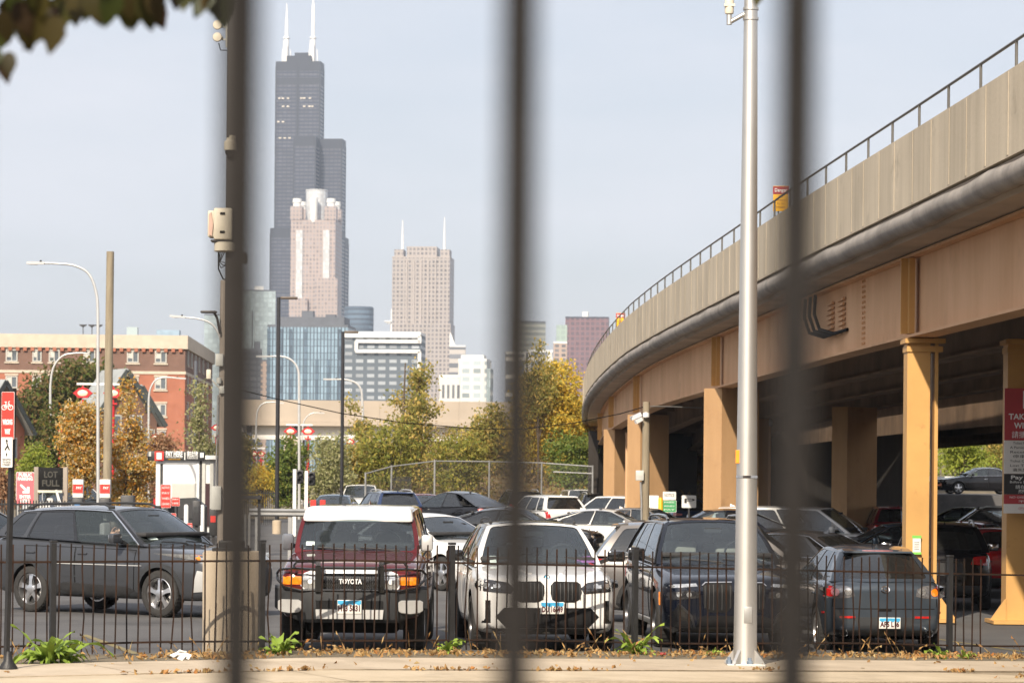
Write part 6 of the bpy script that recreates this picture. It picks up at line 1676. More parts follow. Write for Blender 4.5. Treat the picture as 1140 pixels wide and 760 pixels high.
o = leaf_obj('fallen_leaves', C, .06, 'weed_dry', None, -.2, .6); tag(o, 'dry orange and brown fallen leaves along the verge and sidewalk joint', 'fallen leaves', kind='stuff')
V, F = [], []
for _ in range(130):
    q = FP(random.uniform(-1, 15), random.uniform(.05, 1.0)); blade(V, F, Vector((q.x, q.y, zg(q.x) + .1)), random.uniform(0, 6.28), random.uniform(.08, .26), .007, random.uniform(.8, 2.0), random.uniform(.2, .8), 4)
mb = MB(); mb.add(V, F); o = mb.build('dry_grass', MT['weed_dry'], None, 60, False); tag(o, 'thin dry grass stalks standing along the fence foot', 'dry grass', kind='stuff')
q = P(203, 733, 33.6); mb = MB(); 
for k in range(7): mb.box((q.x + random.uniform(-.09, .09), q.y + random.uniform(-.05, .05), zg(q.x) + .15 + random.uniform(0, .06)), (.09, .07, .012), rot=Matrix.Rotation(random.uniform(-1, 1), 3, 'X') @ Matrix.Rotation(random.uniform(0, 3), 3, 'Z'))
o = mb.build('paper_scrap', MT['sign_white'], None, None); tag(o, 'crumpled white paper scrap lying in the leaves behind the sidewalk', 'litter')
q = P(738, 727, 37.2); mb = MB(); mb.box((q.x, q.y, zg(q.x) + .135), (.07, .05, .03), b=.008); o = mb.build('red_wrapper', MT['sign_red'], None, None); tag(o, 'small red wrapper on the verge beside the long-leaved weed', 'litter')

# ---- the street tree overhead: only its hanging leaves reach into the view
def shaped_leaf(V, F, c, d, n_, L, Wd_):
    d = d.normalized(); s_ = d.cross(n_).normalized(); n2 = s_.cross(d)
    prof = [(0, .0), (.1, .30), (.22, .44), (.3, .40), (.42, .5), (.5, .42), (.62, .40), (.68, .31), (.82, .2), (1, 0)]
    o = len(V)
    for t, w in prof: 
        cc = c + d * (L * t) - n2 * (.12 * L * t * t)
        V += [cc - s_ * w * Wd_ + n2 * .1 * w * Wd_, cc, cc + s_ * w * Wd_ + n2 * .1 * w * Wd_]
    for i in range(len(prof) - 1):
        for k in range(2): a = o + i * 3 + k; F.append((a, a + 1, a + 4, a + 3))
MT['leaf_over'] = leafmat('leaf_overhead', [(.022, .032, .006), (.04, .05, .008), (.032, .016, .008), (.055, .06, .010), (.055, .02, .010)], .5, .25)
st_ = thing('street_tree', 'street tree whose dark green and brown leaves hang into the upper corner', 'tree', (-4.2, 5.2, .58))
V, F = [], []; rd = random.Random(5)
def hang(px, py, d, L, az=None):
    q = P(px, py + 9, d) - Vector(st_.location); dr = Vector((rd.uniform(-.45, .45), rd.uniform(-.5, .5), -1)); shaped_leaf(V, F, q, dr, Vector((rd.uniform(-.6, .6), -1, rd.uniform(-.3, .3))), L, L * .62)
for px, py in [(5, -12), (18, -8), (30, -14), (44, -4), (58, -10), (70, -16), (26, 6), (40, 10), (64, 8), (82, -16), (12, 8), (50, -22), (88, -24), (34, -20), (2, 2), (60, -2), (74, -8), (15, -22), (47, 4), (22, -2)]: hang(px, py, rd.uniform(5.6, 6.4), rd.uniform(.065, .085))
for px, py in [(128, -26), (140, -16), (150, -10), (122, -24), (158, -20), (104, -30), (170, -28), (113, -32), (135, -30), (166, -14), (96, -26), (145, -24)]: hang(px, py, rd.uniform(5.6, 6.4), rd.uniform(.07, .09))
for px, py in [(243, -20), (234, -26), (250, -28), (224, -34), (210, -36), (198, -40), (238, -34), (216, -44)]: hang(px, py, 6.0, .08)
for px, py in [(-4, 44), (10, 48), (2, 56)]: hang(px, py, 6, .055)
hang(846, -36, 7.5, .085)
for _ in range(260): hang(rd.uniform(-120, 330), rd.uniform(-330, -60), rd.uniform(5.2, 7.2), rd.uniform(.06, .09))
for _ in range(40): hang(rd.uniform(700, 960), rd.uniform(-230, -80), rd.uniform(7, 8), rd.uniform(.06, .09))
mb = MB(); mb.add(V, F); mb.build('crown', MT['leaf_over'], st_, 60, False)
L0 = Vector(st_.location); mb = MB()
mb.tube([(0, 0, -.1), (.03, 0, 1.2), (0, .1, 2.4), (.3, .2, 3.4)], [.16, .14, .12, .09], 12)
tip = P(120, -90, 6.2) - L0; mb.tube([(.05, .12, 2.5), (tip + Vector((-2.2, -.4, -.2))) , tip, P(330, -120, 6.4) - L0], [.06, .04, .018, .006], 8)
t2 = P(840, -110, 7.6) - L0; mb.tube([(.3, .2, 3.4), (2.0, 1.2, 3.9), t2], [.07, .04, .008], 8)
tip3 = P(-10, 30, 6.0) - L0; mb.tube([tip + Vector((-2.2, -.4, -.2)), tip3 + Vector((-.1, 0, .12)), P(55, -6, 6.0) - L0, P(160, -30, 6.0) - L0], [.02, .012, .006, .003], 6)
for (a, b) in (((100, -60), (150, -18)), ((60, -50), (30, -6)), ((200, -80), (245, -26)), ((840, -110), (846, -36))):
    mb.tube([P(*a, 6.1 if a[0] < 500 else 7.6) - L0, P(*b, 6.0 if a[0] < 500 else 7.5) - L0], [.006, .003], 5)
mb.build('trunk', MT['bark'], st_, 40)
# ================================================================ fences
MT['iron_rust'] = pm('rusty_iron', (.008, .0075, .007), .75, var=.2, scale=3, col2=(.045, .02, .010), spec=.25, bump=.4, bscale=60)
MT['iron_black'] = pm('black_iron', (.018, .018, .019), .5, var=.3, scale=8, bump=.2)
MT['galv'] = pm('galvanised_steel', (.33, .33, .325), .5, metal=.5, var=.15, scale=3)
MT['bar_brown'] = pm('brown_bar', (.017, .0152, .0145), .8, var=.2, scale=20, bump=.3, spec=.2)  # dark brown bars, colour deepened to hold the shade of the tree overhead
lf = thing('iron_fence', 'low rusty black iron picket fence between the sidewalk and the lot', 'fence', (FA.x, FA.y, 0), math.atan2(FE.y, FE.x))
def lz(s): return zg(FA.x + FE.x * s)
PITCH = .1385; rd = random.Random(3)
posts = [0.0, 2.6, 5.12, 7.715, 10.05, 12.58, 15.0]
zr1, zr2 = .235, 1.195
for i in range(100):
    s = -.62 + i * PITCH
    if any(abs(s - p_) < .05 for p_ in posts): continue
    z0 = lz(s); mb = MB(); bx, by = rd.gauss(0, .006), rd.gauss(0, .006); bend = (.03 if rd.random() < .1 else .004) * rd.choice((-1, 1))
    pts = [Vector((s - bx, 0, z0 + .12)), Vector((s - bx * .3 + bend, .004, z0 + .55)), Vector((s + bx * .5, 0, z0 + 1.1)), Vector((s + bx, by, z0 + 1.40 + rd.uniform(-.015, .01)))]
    for a, b in zip(pts, pts[1:]): mb.bar(a, b, .0145, .0145, 0, (0, 1, 0))
    mb.build('picket', MT['iron_rust'], lf, None)
for zr in (zr1, zr2):
    mb = MB(); ss = [-.7 + .2 * k for k in range(79)]
    if zr == zr1:
        for a, b in zip(ss, ss[1:]): mb.bar((a, .0, lz(a) + zr + .012 * math.sin(a * 1.3)), (b, .0, lz(b) + zr + .012 * math.sin(b * 1.3)), .038, .022, 0)
    else:
        for a, b in zip(ss, ss[1:]): mb.bar((a, .0, lz(a) + zr), (b, .0, lz(b) + zr), .038, .024, 0)
    mb.build('rail', MT['iron_rust'], lf, None)
for p_ in posts:
    mb = MB(); mb.box((p_, .0, lz(p_) + .70), (.064, .064, 1.42)); o = mb.build('post', MT['iron_black'], lf, None)
    mb = MB(); mb.box((p_, 0, lz(p_) + 1.43), (.08, .08, .03), b=.006); mb.build('post_cap', MT['iron_black'], o, None)
# the tall fence right before the lens
nf = thing('bar_fence', 'tall dark iron bar fence right in front, out of focus', 'fence', (0, 1.375, .55))
NPITCH = .1290
for i in range(-9, 10):
    x = (578 - PX) / FOC * 1.375 - .0017 + i * NPITCH
    mb = MB(); mb.box((x, 0, 1.18), (.0178, .0178, 2.36), b=.002); o = mb.build('bar', MT['bar_brown'], nf, 30); 
    mb = MB(); mb.prism([(-.01, 0), (.01, 0), (0, .06)], -.01, .01, 0, lambda a, b, t: (x + a, t, 2.36 + b)); mb.build('spear_tip', MT['bar_brown'], o, None)
for z in (.12, 2.24): mb = MB(); mb.box((0, .017, z), (2.5, .012, .04)); mb.build('rail', MT['bar_brown'], nf, None)
# chain-link fence at the foot of the slope
cl = thing('chain_link_fence', 'galvanised chain-link fence along the foot of the brown slope', 'fence', (0, 0, 0))
def wire_mat():
    m, nt, out = newmat('chain_link'); N, L = nt.nodes.new, nt.links.new
    tc = N('ShaderNodeTexCoord'); mp = N('ShaderNodeMapping'); L(tc.outputs['Object'], mp.inputs[0]); mp.inputs['Rotation'].default_value = (0, R(45), 0)
    sp = N('ShaderNodeSeparateXYZ'); L(mp.outputs[0], sp.inputs[0]); vs = []
    for k in (0, 2):
        a = N('ShaderNodeMath'); a.operation = 'DIVIDE'; L(sp.outputs[k], a.inputs[0]); a.inputs[1].default_value = .06
        f = N('ShaderNodeMath'); f.operation = 'FRACT'; L(a.outputs[0], f.inputs[0])
        g = N('ShaderNodeMath'); g.operation = 'LESS_THAN'; L(f.outputs[0], g.inputs[0]); g.inputs[1].default_value = .05; vs.append(g)
    mx = N('ShaderNodeMath'); mx.operation = 'MAXIMUM'; L(vs[0].outputs[0], mx.inputs[0]); L(vs[1].outputs[0], mx.inputs[1])
    tr = N('ShaderNodeBsdfTransparent'); b = N('ShaderNodeBsdfPrincipled'); b.inputs['Base Color'].default_value = (.22, .22, .21, 1); b.inputs['Metallic'].default_value = .5; b.inputs['Roughness'].default_value = .5
    ms = N('ShaderNodeMixShader'); L(mx.outputs[0], ms.inputs[0]); L(tr.outputs[0], ms.inputs[1]); L(b.outputs[0], ms.inputs[2]); L(ms.outputs[0], out.inputs[0]); return m
MT['chain'] = wire_mat()
cpts = [P(407, 527, 147), P(436, 519, 148), P(484, 513, 149), P(545, 513.5, 150), P(603, 515, 150), P(660, 519, 149)]
mb = MB(); mb.tube(cpts, .032, 8); mb.build('top_rail', MT['galv'], cl)
mb = MB(); mb.tube([P(616, 525, 149.6), P(660, 527, 149)], .035, 6); mb.build('brace_rail', MT['galv'], cl)
for q in cpts: mb = MB(); mb.tube([(q.x, q.y, -.1), (q.x, q.y, q.z + .06)], .05, 8); mb.build('post', MT['galv'], cl)
mb = MB()
for a, b in zip(cpts, cpts[1:]): mb.add([a, b, Vector((b.x, b.y, .05)), Vector((a.x, a.y, .05))], [(0, 1, 2, 3)])
mb.build('wire_mesh', MT['chain'], cl, None)
def small_fence(px0, px1, d, ytop, lab, n):
    t = thing('picket_fence', lab, 'fence', (G(px0, d).x, d, 0)); w = (px1 - px0) / FOC * d; z = P(px0, ytop, d).z
    for i in range(n + 1): mb = MB(); mb.box((w * i / n, 0, z / 2), (.03, .03, z)); mb.build('picket', MT['iron_black'], t, None)
    for zz in (z * .15, z * .92): mb = MB(); mb.box((w / 2, .02, zz), (w, .03, .05)); mb.build('rail', MT['iron_black'], t, None)
small_fence(436, 457, 146.5, 530, 'short black picket fence at the left foot of the slope', 14)
small_fence(250, 306, 132, 545, 'black picket fence behind the guard rail', 26)
small_fence(-30, 78, 84, 556, 'black picket fence at the lot entrance behind the grey SUV', 34)
small_fence(120, 172, 104, 566, 'black picket fence under the golden maples', 22)
# ================================================================ poles
MT['wood_pole'] = pm('wood_pole', (.20, .165, .115), .9, scale=2.5, col2=(.32, .27, .19), stretch=(3, 3, .3), bump=.5)
MT['wood_grey'] = pm('wood_pole_grey', (.26, .22, .18), .9, scale=2.5, col2=(.38, .33, .28), stretch=(3, 3, .3), bump=.5)
MT['mast_brown'] = pm('mast_brown', (.030, .025, .023), .5, var=.15, scale=2)
MT['pole_silver'] = pm('pole_silver', (.60, .585, .555), .46, metal=.88, var=.06, scale=1.2)
MT['cream'] = pm('cream_housing', (.66, .60, .48), .55, var=.08, scale=6)
MT['pale_grey'] = pm('pale_grey_housing', (.52, .52, .48), .5, var=.08, scale=6)
# silver street pole
b = P(829.5, 740, 35.6); zb_ = zg(b.x) + .115
sp_ = thing('silver_pole', 'tall tapered silver street pole bolted to the sidewalk before the navy SUV', 'street pole', (b.x, b.y, zb_))
mb = MB(); zt_ = 10.5; mb.tube([(0, 0, .02), (0, 0, .06), (0, 0, 2.6), (0, 0, zt_)], [.146, .143, .122, .062], 32); mb.build('shaft', MT['pole_silver'], sp_, 50)
mb = MB(); mb.box((0, 0, .017), (.46, .46, .034), b=.006); fl = mb.build('base_flange', MT['pole_silver'], sp_, None)
for k in range(4):
    a = R(45 + 90 * k) + .2; d = Vector((math.cos(a), math.sin(a), 0))
    mb = MB(); mb.prism([(.13, .034), (.28, .034), (.26, .07), (.145, .20), (.13, .20)], -.02, .02, 0, lambda p_, q_, t: (d.x * p_ - d.y * t, d.y * p_ + d.x * t, q_)); mb.build('gusset', MT['pole_silver'], fl, None)
    a = R(90 * k) + .2
    mb = MB(); mb.lathe([(.035, .034), (.035, .075), (.022, .08), (.022, .11), (.001, .112)], 6, 0, (.2 * math.cos(a), .2 * math.sin(a), 0)); mb.build('anchor_bolt', pm('bolt_blue', (.25, .32, .42), .4, metal=.6, var=.1), fl, None)
mb = MB(); mb.box((.02, -.137, .62), (.10, .012, .2), b=.005); mb.build('hand_hole_cover', MT['galv'], sp_, 30)
mb = MB(); mb.box((-.115, -.055, 2.93 - .42), (.05, .04, .16), b=.005); mb.build('tag_orange', pm('tag_orange', (.85, .32, .02), .5, var=.1), sp_, None)
mb = MB(); mb.lathe([(.128, 2.255), (.131, 2.255), (.131, 2.285), (.128, 2.285)], 32, 0, (0, 0, 0), closed=True); mb.build('steel_strap', MT['chrome'], sp_, 50)
za = P(830, 18, 35.6).z - zb_
mb = MB(); mb.tube([(-.08, 0, za + .02), (-.27, -.02, za - .09)], .028, 10); mb.tube([(-.26, -.02, za - .11), (-.26, -.02, za + .02)], .032, 10); arm = mb.build('camera_arm', MT['pole_silver'], sp_)
mb = MB(); mb.lathe([(.05, .0), (.055, .02), (.055, .2), (.045, .23), (.045, .42), (.001, .43)], 16, 0, (-.26, -.02, za + .02)); mb.box((-.26, -.06, za + .12), (.13, .03, .03)); mb.build('radio_unit', MT['cream'], arm)
for q in (za + .07, za - .05): mb = MB(); mb.lathe([(.085, q), (.095, q), (.095, q + .03), (.085, q + .03)], 24, 0, (0, 0, 0), closed=True); mb.build('arm_clamp', MT['pole_silver'], arm)
# dark iron mast on its round concrete pedestal
b = G(257, 36.3); mz = zg(b.x)
ms_ = thing('camera_mast', 'dark brown square mast with cameras on a round concrete pedestal', 'mast', (b.x, b.y, mz))
k = FOC / 36.3
mb = MB(); mb.lathe([(.35, 0), (.355, 1.26), (.335, 1.29), (.001, 1.29)], 40); mb.build('concrete_pedestal', MT['concrete'], ms_, 40)
mb = MB(); mb.box((0, 0, 1.31), (.44, .44, .04), b=.004); mb.box((0, 0, 1.36), (.30, .30, .12), b=.02); bf = mb.build('base_plate', MT['iron_black'], ms_, None)
mb = MB(); mb.box((-.01, 0, 5.2), (.185, .185, 7.8), b=.012); mb.build('shaft', MT['mast_brown'], ms_, 30)
def mz_(py): return P(257, py, 36.3).z - mz
sx = lambda px, py: P(px, py, 36.3).x - b.x
for y0, y1 in ((23, 36), (36, 50)):
    mb = MB(); mb.lathe([(.001, -.03), (.052, -.025), (.058, .0), (.052, .02), (.001, .022)], 20, 0, (sx(243, 30), -.1, mz_((y0 + y1) / 2)), 'Y'); mb.box((sx(246, 30), -.02, mz_((y0 + y1) / 2)), (.05, .1, .03)); mb.build('antenna_panel', MT['cream'], ms_)
mb = MB(); mb.tube([(sx(253, 22), -.05, mz_(22)), (sx(253, 50), -.05, mz_(52)), (sx(258, 60), -.03, mz_(60)), (sx(264, 66), 0, mz_(68))], .017, 8); mb.bar((sx(247, 30), -.05, mz_(31)), (sx(253, 31), -.05, mz_(31)), .02, .02); mb.bar((sx(247, 44), -.05, mz_(45)), (sx(253, 45), -.05, mz_(45)), .02, .02); mb.build('antenna_bracket', MT['pale_grey'], ms_)
mb = MB(); mb.tube([(sx(244, 50), -.06, mz_(49)), (sx(246, 58), -.06, mz_(57)), (sx(253, 57), -.05, mz_(57))], .006, 6); mb.build('cable', MT['seam'], ms_)
x, zc_ = sx(257.5, 165), mz_(165)
mb = MB(); mb.lathe([(.075, -.04), (.078, .0), (.078, .06), (.05, .085), (.05, .11), (.001, .112)], 20, 0, (x, -.12, zc_)); mb.bar((x, -.12, zc_ + .12), (x + .11, -.02, zc_ + .12), .05, .05); dc = mb.build('dome_camera', MT['cream'], ms_)
mb = MB(); mb.lathe([(.066, -.04), (.064, -.075), (.045, -.115), (.02, -.13), (.001, -.132)], 20, 0, (x, -.12, zc_)); mb.build('dome', MT['gloss_black'], dc, 60)
x0, x1, z0, z1 = sx(234, 250), sx(260, 250), mz_(268), mz_(233)
mb = MB(); mb.box(((x0 + x1) / 2 + .03, -.05, (z0 + z1) / 2), (x1 - x0 - .06, .30, z1 - z0), b=.02); mb.box((x0 + .03, -.05, (z0 + z1) / 2), (.09, .24, z1 - z0 - .06), b=.02); bx_ = mb.build('equipment_box', MT['cream'], ms_, 30)
for zz in (z0 + .09, z1 - .07): mb = MB(); mb.box((x0 + .17, -.205, zz), (.06, .012, .03), b=.004); mb.build('latch', MT['seam'], bx_, None)
mb = MB(); mb.prism([(x0 - .0, z0 + .06), (x0 + .04, z0 + .04), (x0 + .055, z1 - .2), (x0 + .03, z1 - .05), (x0, z1 - .08)], -.19, -.178, 0, lambda a, q, t: (a, t, q)); mb.build('label_plate', pm('label_peach', (.52, .35, .28), .5, var=.1), bx_, None)
mb = MB(); mb.box(((x0 + x1) / 2, -.05, z0 - .012), (x1 - x0 - .05, .26, .02)); mb.build('box_bracket', MT['mast_brown'], bx_, None)
mb = MB(); zc_ = mz_(276); mb.lathe([(.115, -.055), (.13, -.045), (.13, .05), (.115, .06), (.001, .06)], 28, 0, (sx(251, 276), -.08, zc_)); mb.build('sensor_drum', MT['cream'], ms_, 50)
mb = MB()
for j in range(3):
    pts = [(sx(246 + j * 1.5, 283) + .01 * j, -.08 - .02 * j, zc_ - .06), (sx(244 + j, 290), -.1, mz_(292)), (sx(247 + j * 2, 300), -.09, mz_(299 - j * 3)), (sx(253, 296), -.08, mz_(295)), (sx(256, 286), -.07, mz_(286))]; mb.tube(pts, .007, 6)
mb.tube([(sx(244, 283), -.08, zc_ - .06), (sx(244, 300), -.09, mz_(300)), (sx(249, 311), -.08, mz_(311)), (sx(258, 313), -.05, mz_(313)), (sx(266, 308), 0, mz_(308))], .009, 6)
mb.build('cable', MT['seam'], ms_)
mb = MB(); mb.box((sx(272, 290), 0, mz_(287)), (.06, .22, .13), b=.01); mb.build('clamp_box', MT['mast_brown'], ms_, None)
# wooden pole with lamps behind the mast
def pole(name, lab, px, d, ytop, wpx, mat, group=None, lean=0., cat='utility pole'):
    g = G(px, d); k = FOC / d; z = P(px, ytop, d).z - g.z; t = thing(name, lab, cat, (g.x, g.y, g.z), 0, group); r = wpx / k / 2
    mb = MB(); mb.tube([(0, 0, -.1), (lean * .5, 0, z * .5), (lean, 0, z)], [r * 1.12, r * 1.02, r * .92], 14); mb.build('shaft', MT[mat], t, 50); return t, z, r
D = 80.0
t, z, r = pole('utility_pole', 'grey wooden pole with floodlight, lamp and boxes partly behind the mast', 249, D, 312, 13.5, 'wood_grey')
T0 = Vector(t.location)
q = lambda px, py, dy=0: P(px, py, D) - T0 + Vector((0, dy, 0))
mb = MB(); a = q(246, 372, -.2); mb.tube([a, q(243, 355, -.25), q(240, 349, -.3)], .035, 8); mb.build('lamp_arm', MT['mast_brown'], t)
mb = MB(); c = q(234, 348, -.35); mb.box(c, (.44, .22, .07), b=.03); mb.build('lamp_head', MT['mast_brown'], t, 30)
mb = MB(); mb.box(q(245.5, 401, -.2), (.21, .2, .33), b=.02); mb.build('junction_box', MT['pale_grey'], t, 30)
mb = MB(); mb.box(q(242, 554, -.22), (.27, .2, .64), b=.02); mb.build('meter_cabinet', MT['pale_grey'], t, 30)
mb = MB(); mb.tube([q(245, 432, -.2), q(238, 424, -.3), q(235, 420, -.3)], .025, 6); mb.lathe([(.001, -.09), (.07, -.07), (.07, .07), (.001, .09)], 14, 0, q(245, 424, -.26)); fa = mb.build('floodlight_arm', MT['pale_grey'], t)
mb = MB(); mb.box(q(234, 417, -.35), (.13, .12, .26), b=.03); mb.build('floodlight', MT['cream'], fa, 30)
mb = MB(); mb.box(q(248.5, 434, -.2), (.16, .14, .2), b=.02); mb.build('junction_box', MT['pale_grey'], t, 30)
mb = MB(); mb.tube([q(243.5, 440, -.16), q(242, 500, -.16), q(241, 545, -.16)], .022, 6); mb.build('conduit', MT['galv'], t)
mb = MB(); mb.box(q(240.5, 484, -.22), (.07, .07, .09)); mb.build('junction_box', MT['pale_grey'], t, 30)
t, z, r = pole('utility_pole', 'bare wooden pole beside the tall curved street lamp', 118.5, 104, 280, 9.2, 'wood_pole', lean=.05)
# curved street lamps
def street_lamp(px, d, arc, lab, wpx=3.2, head=17):
    """arc: photo points from the pole bend to the lamp"""
    g = G(px, d); T0 = Vector((g.x, g.y, g.z)); t = thing('street_lamp', lab, 'street lamp', T0, 0, 'curved white street lamps'); k = FOC / d; r = wpx / k / 2
    pts = [Vector((0, 0, 0)), Vector((0, 0, 1.0))] + [P(a, b, d) - T0 for a, b in arc]
    # round the bend with a spline
    sm = []
    for i in range(len(pts) - 1):
        p0, p1, p2, p3 = pts[max(i - 1, 0)], pts[i], pts[i + 1], pts[min(i + 2, len(pts) - 1)]
        for s_ in range(6):
            u = s_ / 6; sm.append(.5 * ((2 * p1) + (p2 - p0) * u + (2 * p0 - 5 * p1 + 4 * p2 - p3) * u * u + (3 * p1 - p0 - 3 * p2 + p3) * u ** 3))
    sm.append(pts[-1]); n = len(sm)
    mb = MB(); mb.tube(sm, [lerp(r * 1.15, r * .62, i / (n - 1)) for i in range(n)], 12); mb.build('pole', MT['silver_paint'], t, 50)
    e, f = sm[-1], sm[-4]; d_ = (e - f).normalized(); L_ = head / k
    mb = MB(); mb.bar(e - d_ * .05, e + d_ * L_, .16, .075, 0); hd = mb.build('lamp_head', MT['silver_paint'], t, None)
    mb = MB(); c = e + d_ * L_ * .6; mb.box(c + Vector((0, 0, -.045)), (L_ * .5, .12, .02)); mb.build('lens', MT['lamp_white'], hd, None)
    mb = MB(); c = e + d_ * L_ * .15; mb.lathe([(.035, .03), (.035, .09), (.001, .1)], 10, 0, c); mb.build('photocell', MT['seam'], hd)
street_lamp(109, 96, [(109, 420), (109, 350), (107, 325), (99, 305), (84, 296), (66, 293.5), (48, 293)], 'tall curved street lamp beside the bare wooden pole', 3.6, 18)
street_lamp(56, 165, [(56, 450), (56.5, 425), (60, 408), (70, 396), (84, 393), (96, 393)], 'smaller curved lamp before the dark rust tree, arm towards the wooden pole', 2.6, 3)
street_lamp(165.5, 165, [(165.5, 470), (166, 440), (170, 427), (177, 421), (186, 420), (196, 420.5)], 'small curved lamp against the red brick wall', 2.4, 11)
street_lamp(249, 118, [(248, 420), (247, 385), (243, 370), (235, 360), (222, 355), (205, 353)], 'curved lamp reaching left from behind the grey wooden pole', 3.0, 16)
street_lamp(333, 150, [(333, 470), (333, 430), (332, 412), (326, 402), (316, 397), (302, 396.5)], 'curved lamp between the two slim dark parking lamps', 3.0, 17)
street_lamp(403.5, 170, [(404, 470), (403.5, 450), (402, 434), (396, 426), (386, 422.5), (377, 422)], 'curved lamp just right of the second slim dark parking lamp', 2.8, 17)
street_lamp(285, 190, [(285, 500), (285, 470), (287, 456), (293, 449), (303, 447.5), (310, 448)], 'small curved lamp in front of the far bridge near the mast', 2.2, 6)
street_lamp(336, 230, [(336, 500), (337, 476), (340, 466), (347, 460), (356, 459.5)], 'smallest curved lamp before the far bridge girder', 1.8, 5)
def lot_lamp(px, d, ytop, wpx, lab, x1):
    g = G(px, d); T0 = Vector((g.x, g.y, g.z)); t = thing('parking_lamp', lab, 'lamp post', T0, 0, 'slim dark parking lot lamps'); k = FOC / d; z = P(px, ytop, d).z - g.z; r = wpx / k / 2
    mb = MB(); mb.tube([(0, 0, 0), (0, 0, z)], [r, r * .85], 12); mb.build('pole', MT['alloy_dark'], t, 50)
    mb = MB(); mb.lathe([(r * 2, 0), (r * 2, .5), (.01, .55)], 14); mb.build('base', MT['concrete'], t)
    L_ = (x1 - px) / k; mb = MB(); mb.box((L_ * .55, 0, z - .02), (L_ * .9, .28, .09), b=.03); mb.build('lamp_head', pm('lamp_bronze', (.10, .075, .055), .5, var=.1), t, 30)
lot_lamp(308, 112, 331, 5.0, 'nearer slim dark parking lamp, left of the blue glass slab centre', 329)
lot_lamp(380, 116, 369, 4.2, 'second slim dark parking lamp, rising behind the teal sedan', 397)
# camera post
D = 88.0
t, z, r = pole('camera_post', 'wooden post with white security cameras in the lot before the viaduct', 718, D, 447, 8.4, 'wood_pole', cat='post')
T0 = Vector(t.location); q = lambda px, py, dy=0: P(px, py, D) - T0 + Vector((0, dy, 0))
for a, b in (((713, 461), (702, 466)), ((714, 466), (707, 470))):
    mb = MB(); mb.bar(q(*a, -.2), q(*b, -.3), .11, .11); mb.build('security_camera', MT['lamp_white'], t, None)
mb = MB(); mb.lathe([(.001, -.1), (.1, -.06), (.1, .06), (.001, .1)], 14, 0, q(719, 462, -.2)); mb.build('security_camera', MT['lamp_white'], t)
mb = MB(); mb.box(q(712, 529, -.15), (.24, .16, .30), b=.02); mb.build('junction_box', MT['pale_grey'], t, 30)
mb = MB(); mb.tube([q(713, 536, -.12), q(714, 560, -.1), q(714, 590, -.1)], .03, 6); mb.build('conduit', MT['galv'], t)
mb = MB(); mb.tube([q(722, 452), q(745, 452, .5), q(784, 452.5, 1.5)], .02, 6); mb.build('bracket_pipe', MT['galv'], t)
# wire across the lot
pts = [P(244, 428, 80), P(308, 444, 81), P(380, 460, 82), P(450, 470.5, 83), P(530, 477, 84), P(580, 477.5, 85), P(640, 470.5, 86), P(690, 460.5, 87), P(716, 453, 88)]
mb = MB(); mb.tube(pts, .015, 6); o = mb.build('overhead_wire', MT['seam']); tag(o, 'black wire sagging across the lot from grey wooden pole to camera post', 'wire')
# ================================================================ signs and lot equipment
# bicycle wrong-way sign on the near post
D = 31.8; g = G(9, D); zb_ = zg(g.x) + .11
t = thing('sign_post', 'black square post on the sidewalk carrying bicycle sign and small white notice', 'sign post', (g.x, g.y, zb_)); T0 = Vector(t.location); k = FOC / D
q = lambda px, py, dy=0: P(px, py, D) - T0 + Vector((0, dy, 0))
zt_ = q(12, 432).z; mb = MB(); mb.tube([(-.02, 0, .02), (.03, 0, zt_)], .034, 4); mb.build('post', MT['iron_black'], t, None)
mb = MB(); mb.lathe([(.10, 0), (.10, .03), (.05, .10), (.035, .2), (.001, .2)], 16); mb.build('base_cap', MT['iron_black'], t)
def flat_sign(px0, py0, px1, py1, d, mat, name, lab, parent_loc=None, rz=0, edge='sign_white', cat='sign', group=None, th=.012):
    a, b = P(px0, py0, d), P(px1, py1, d); c = (a + b) / 2; w, h = b.x - a.x, a.z - b.z
    t = thing(name, lab, cat, c, rz, group)
    mb = MB(); mb.prism(rrect(-w / 2, w / 2, -h / 2, h / 2, min(w, h) * .07), 0, th, 0, lambda a, b, t_: (a, t_, b)); mb.build('sign_board', MT[edge], t, 30)
    if mat != edge: mb = MB(); mb.prism(rrect(-w / 2 * .955, w / 2 * .955, -h / 2 + w * .025, h / 2 - w * .025, min(w, h) * .06), -.003, -.001, 0, lambda a, b, t_: (a, t_, b)); mb.build('sign_face', MT[mat], t, None)
    return t, w, h
MT['red_bright'] = pm('red_bright', (.68, .04, .03), .45, var=.06, scale=4); MT['red_faded'] = pm('red_faded', (.62, .13, .15), .6, var=.1, scale=4)
def tx(s_, size, mat, par, x, z, width=None, bold=0., y=-.006): return text(s_, size, MT[mat], par, (x, y, z), (R(90), 0, 0), .001, width=width, bold=bold)
t, w, h = flat_sign(1.5, 436, 16, 489, D - .06, 'red_bright', 'bicycle_sign', 'red bicycle wrong way sign with white border on the black post', rz=R(-12))
mb = MB()
for x in (-.28, .22):
    c = [(w * x * 1.0 + .085 * w * 2.2 * math.cos(a) * 1.0, -.006, h * .17 + .17 * w * math.sin(a)) for a in [2 * math.pi * i / 20 for i in range(21)]]; mb.tube(c, .005, 4, caps=False)
F_ = [(-.28, .17), (-.10, .17), (.10, .25), (-.14, .25), (-.10, .17)]
mb.tube([(w * a, -.006, h * b) for a, b in F_], .005, 4); mb.tube([(w * .22, -.006, h * .17), (w * .10, -.006, h * .25), (w * .05, -.006, h * .29), (w * .18, -.006, h * .30)], .005, 4); mb.tube([(-w * .28, -.006, h * .17), (-w * .14, -.006, h * .25), (-w * .16, -.006, h * .285)], .005, 4); mb.box((-w * .16, -.006, h * .288), (w * .16, .006, .008))
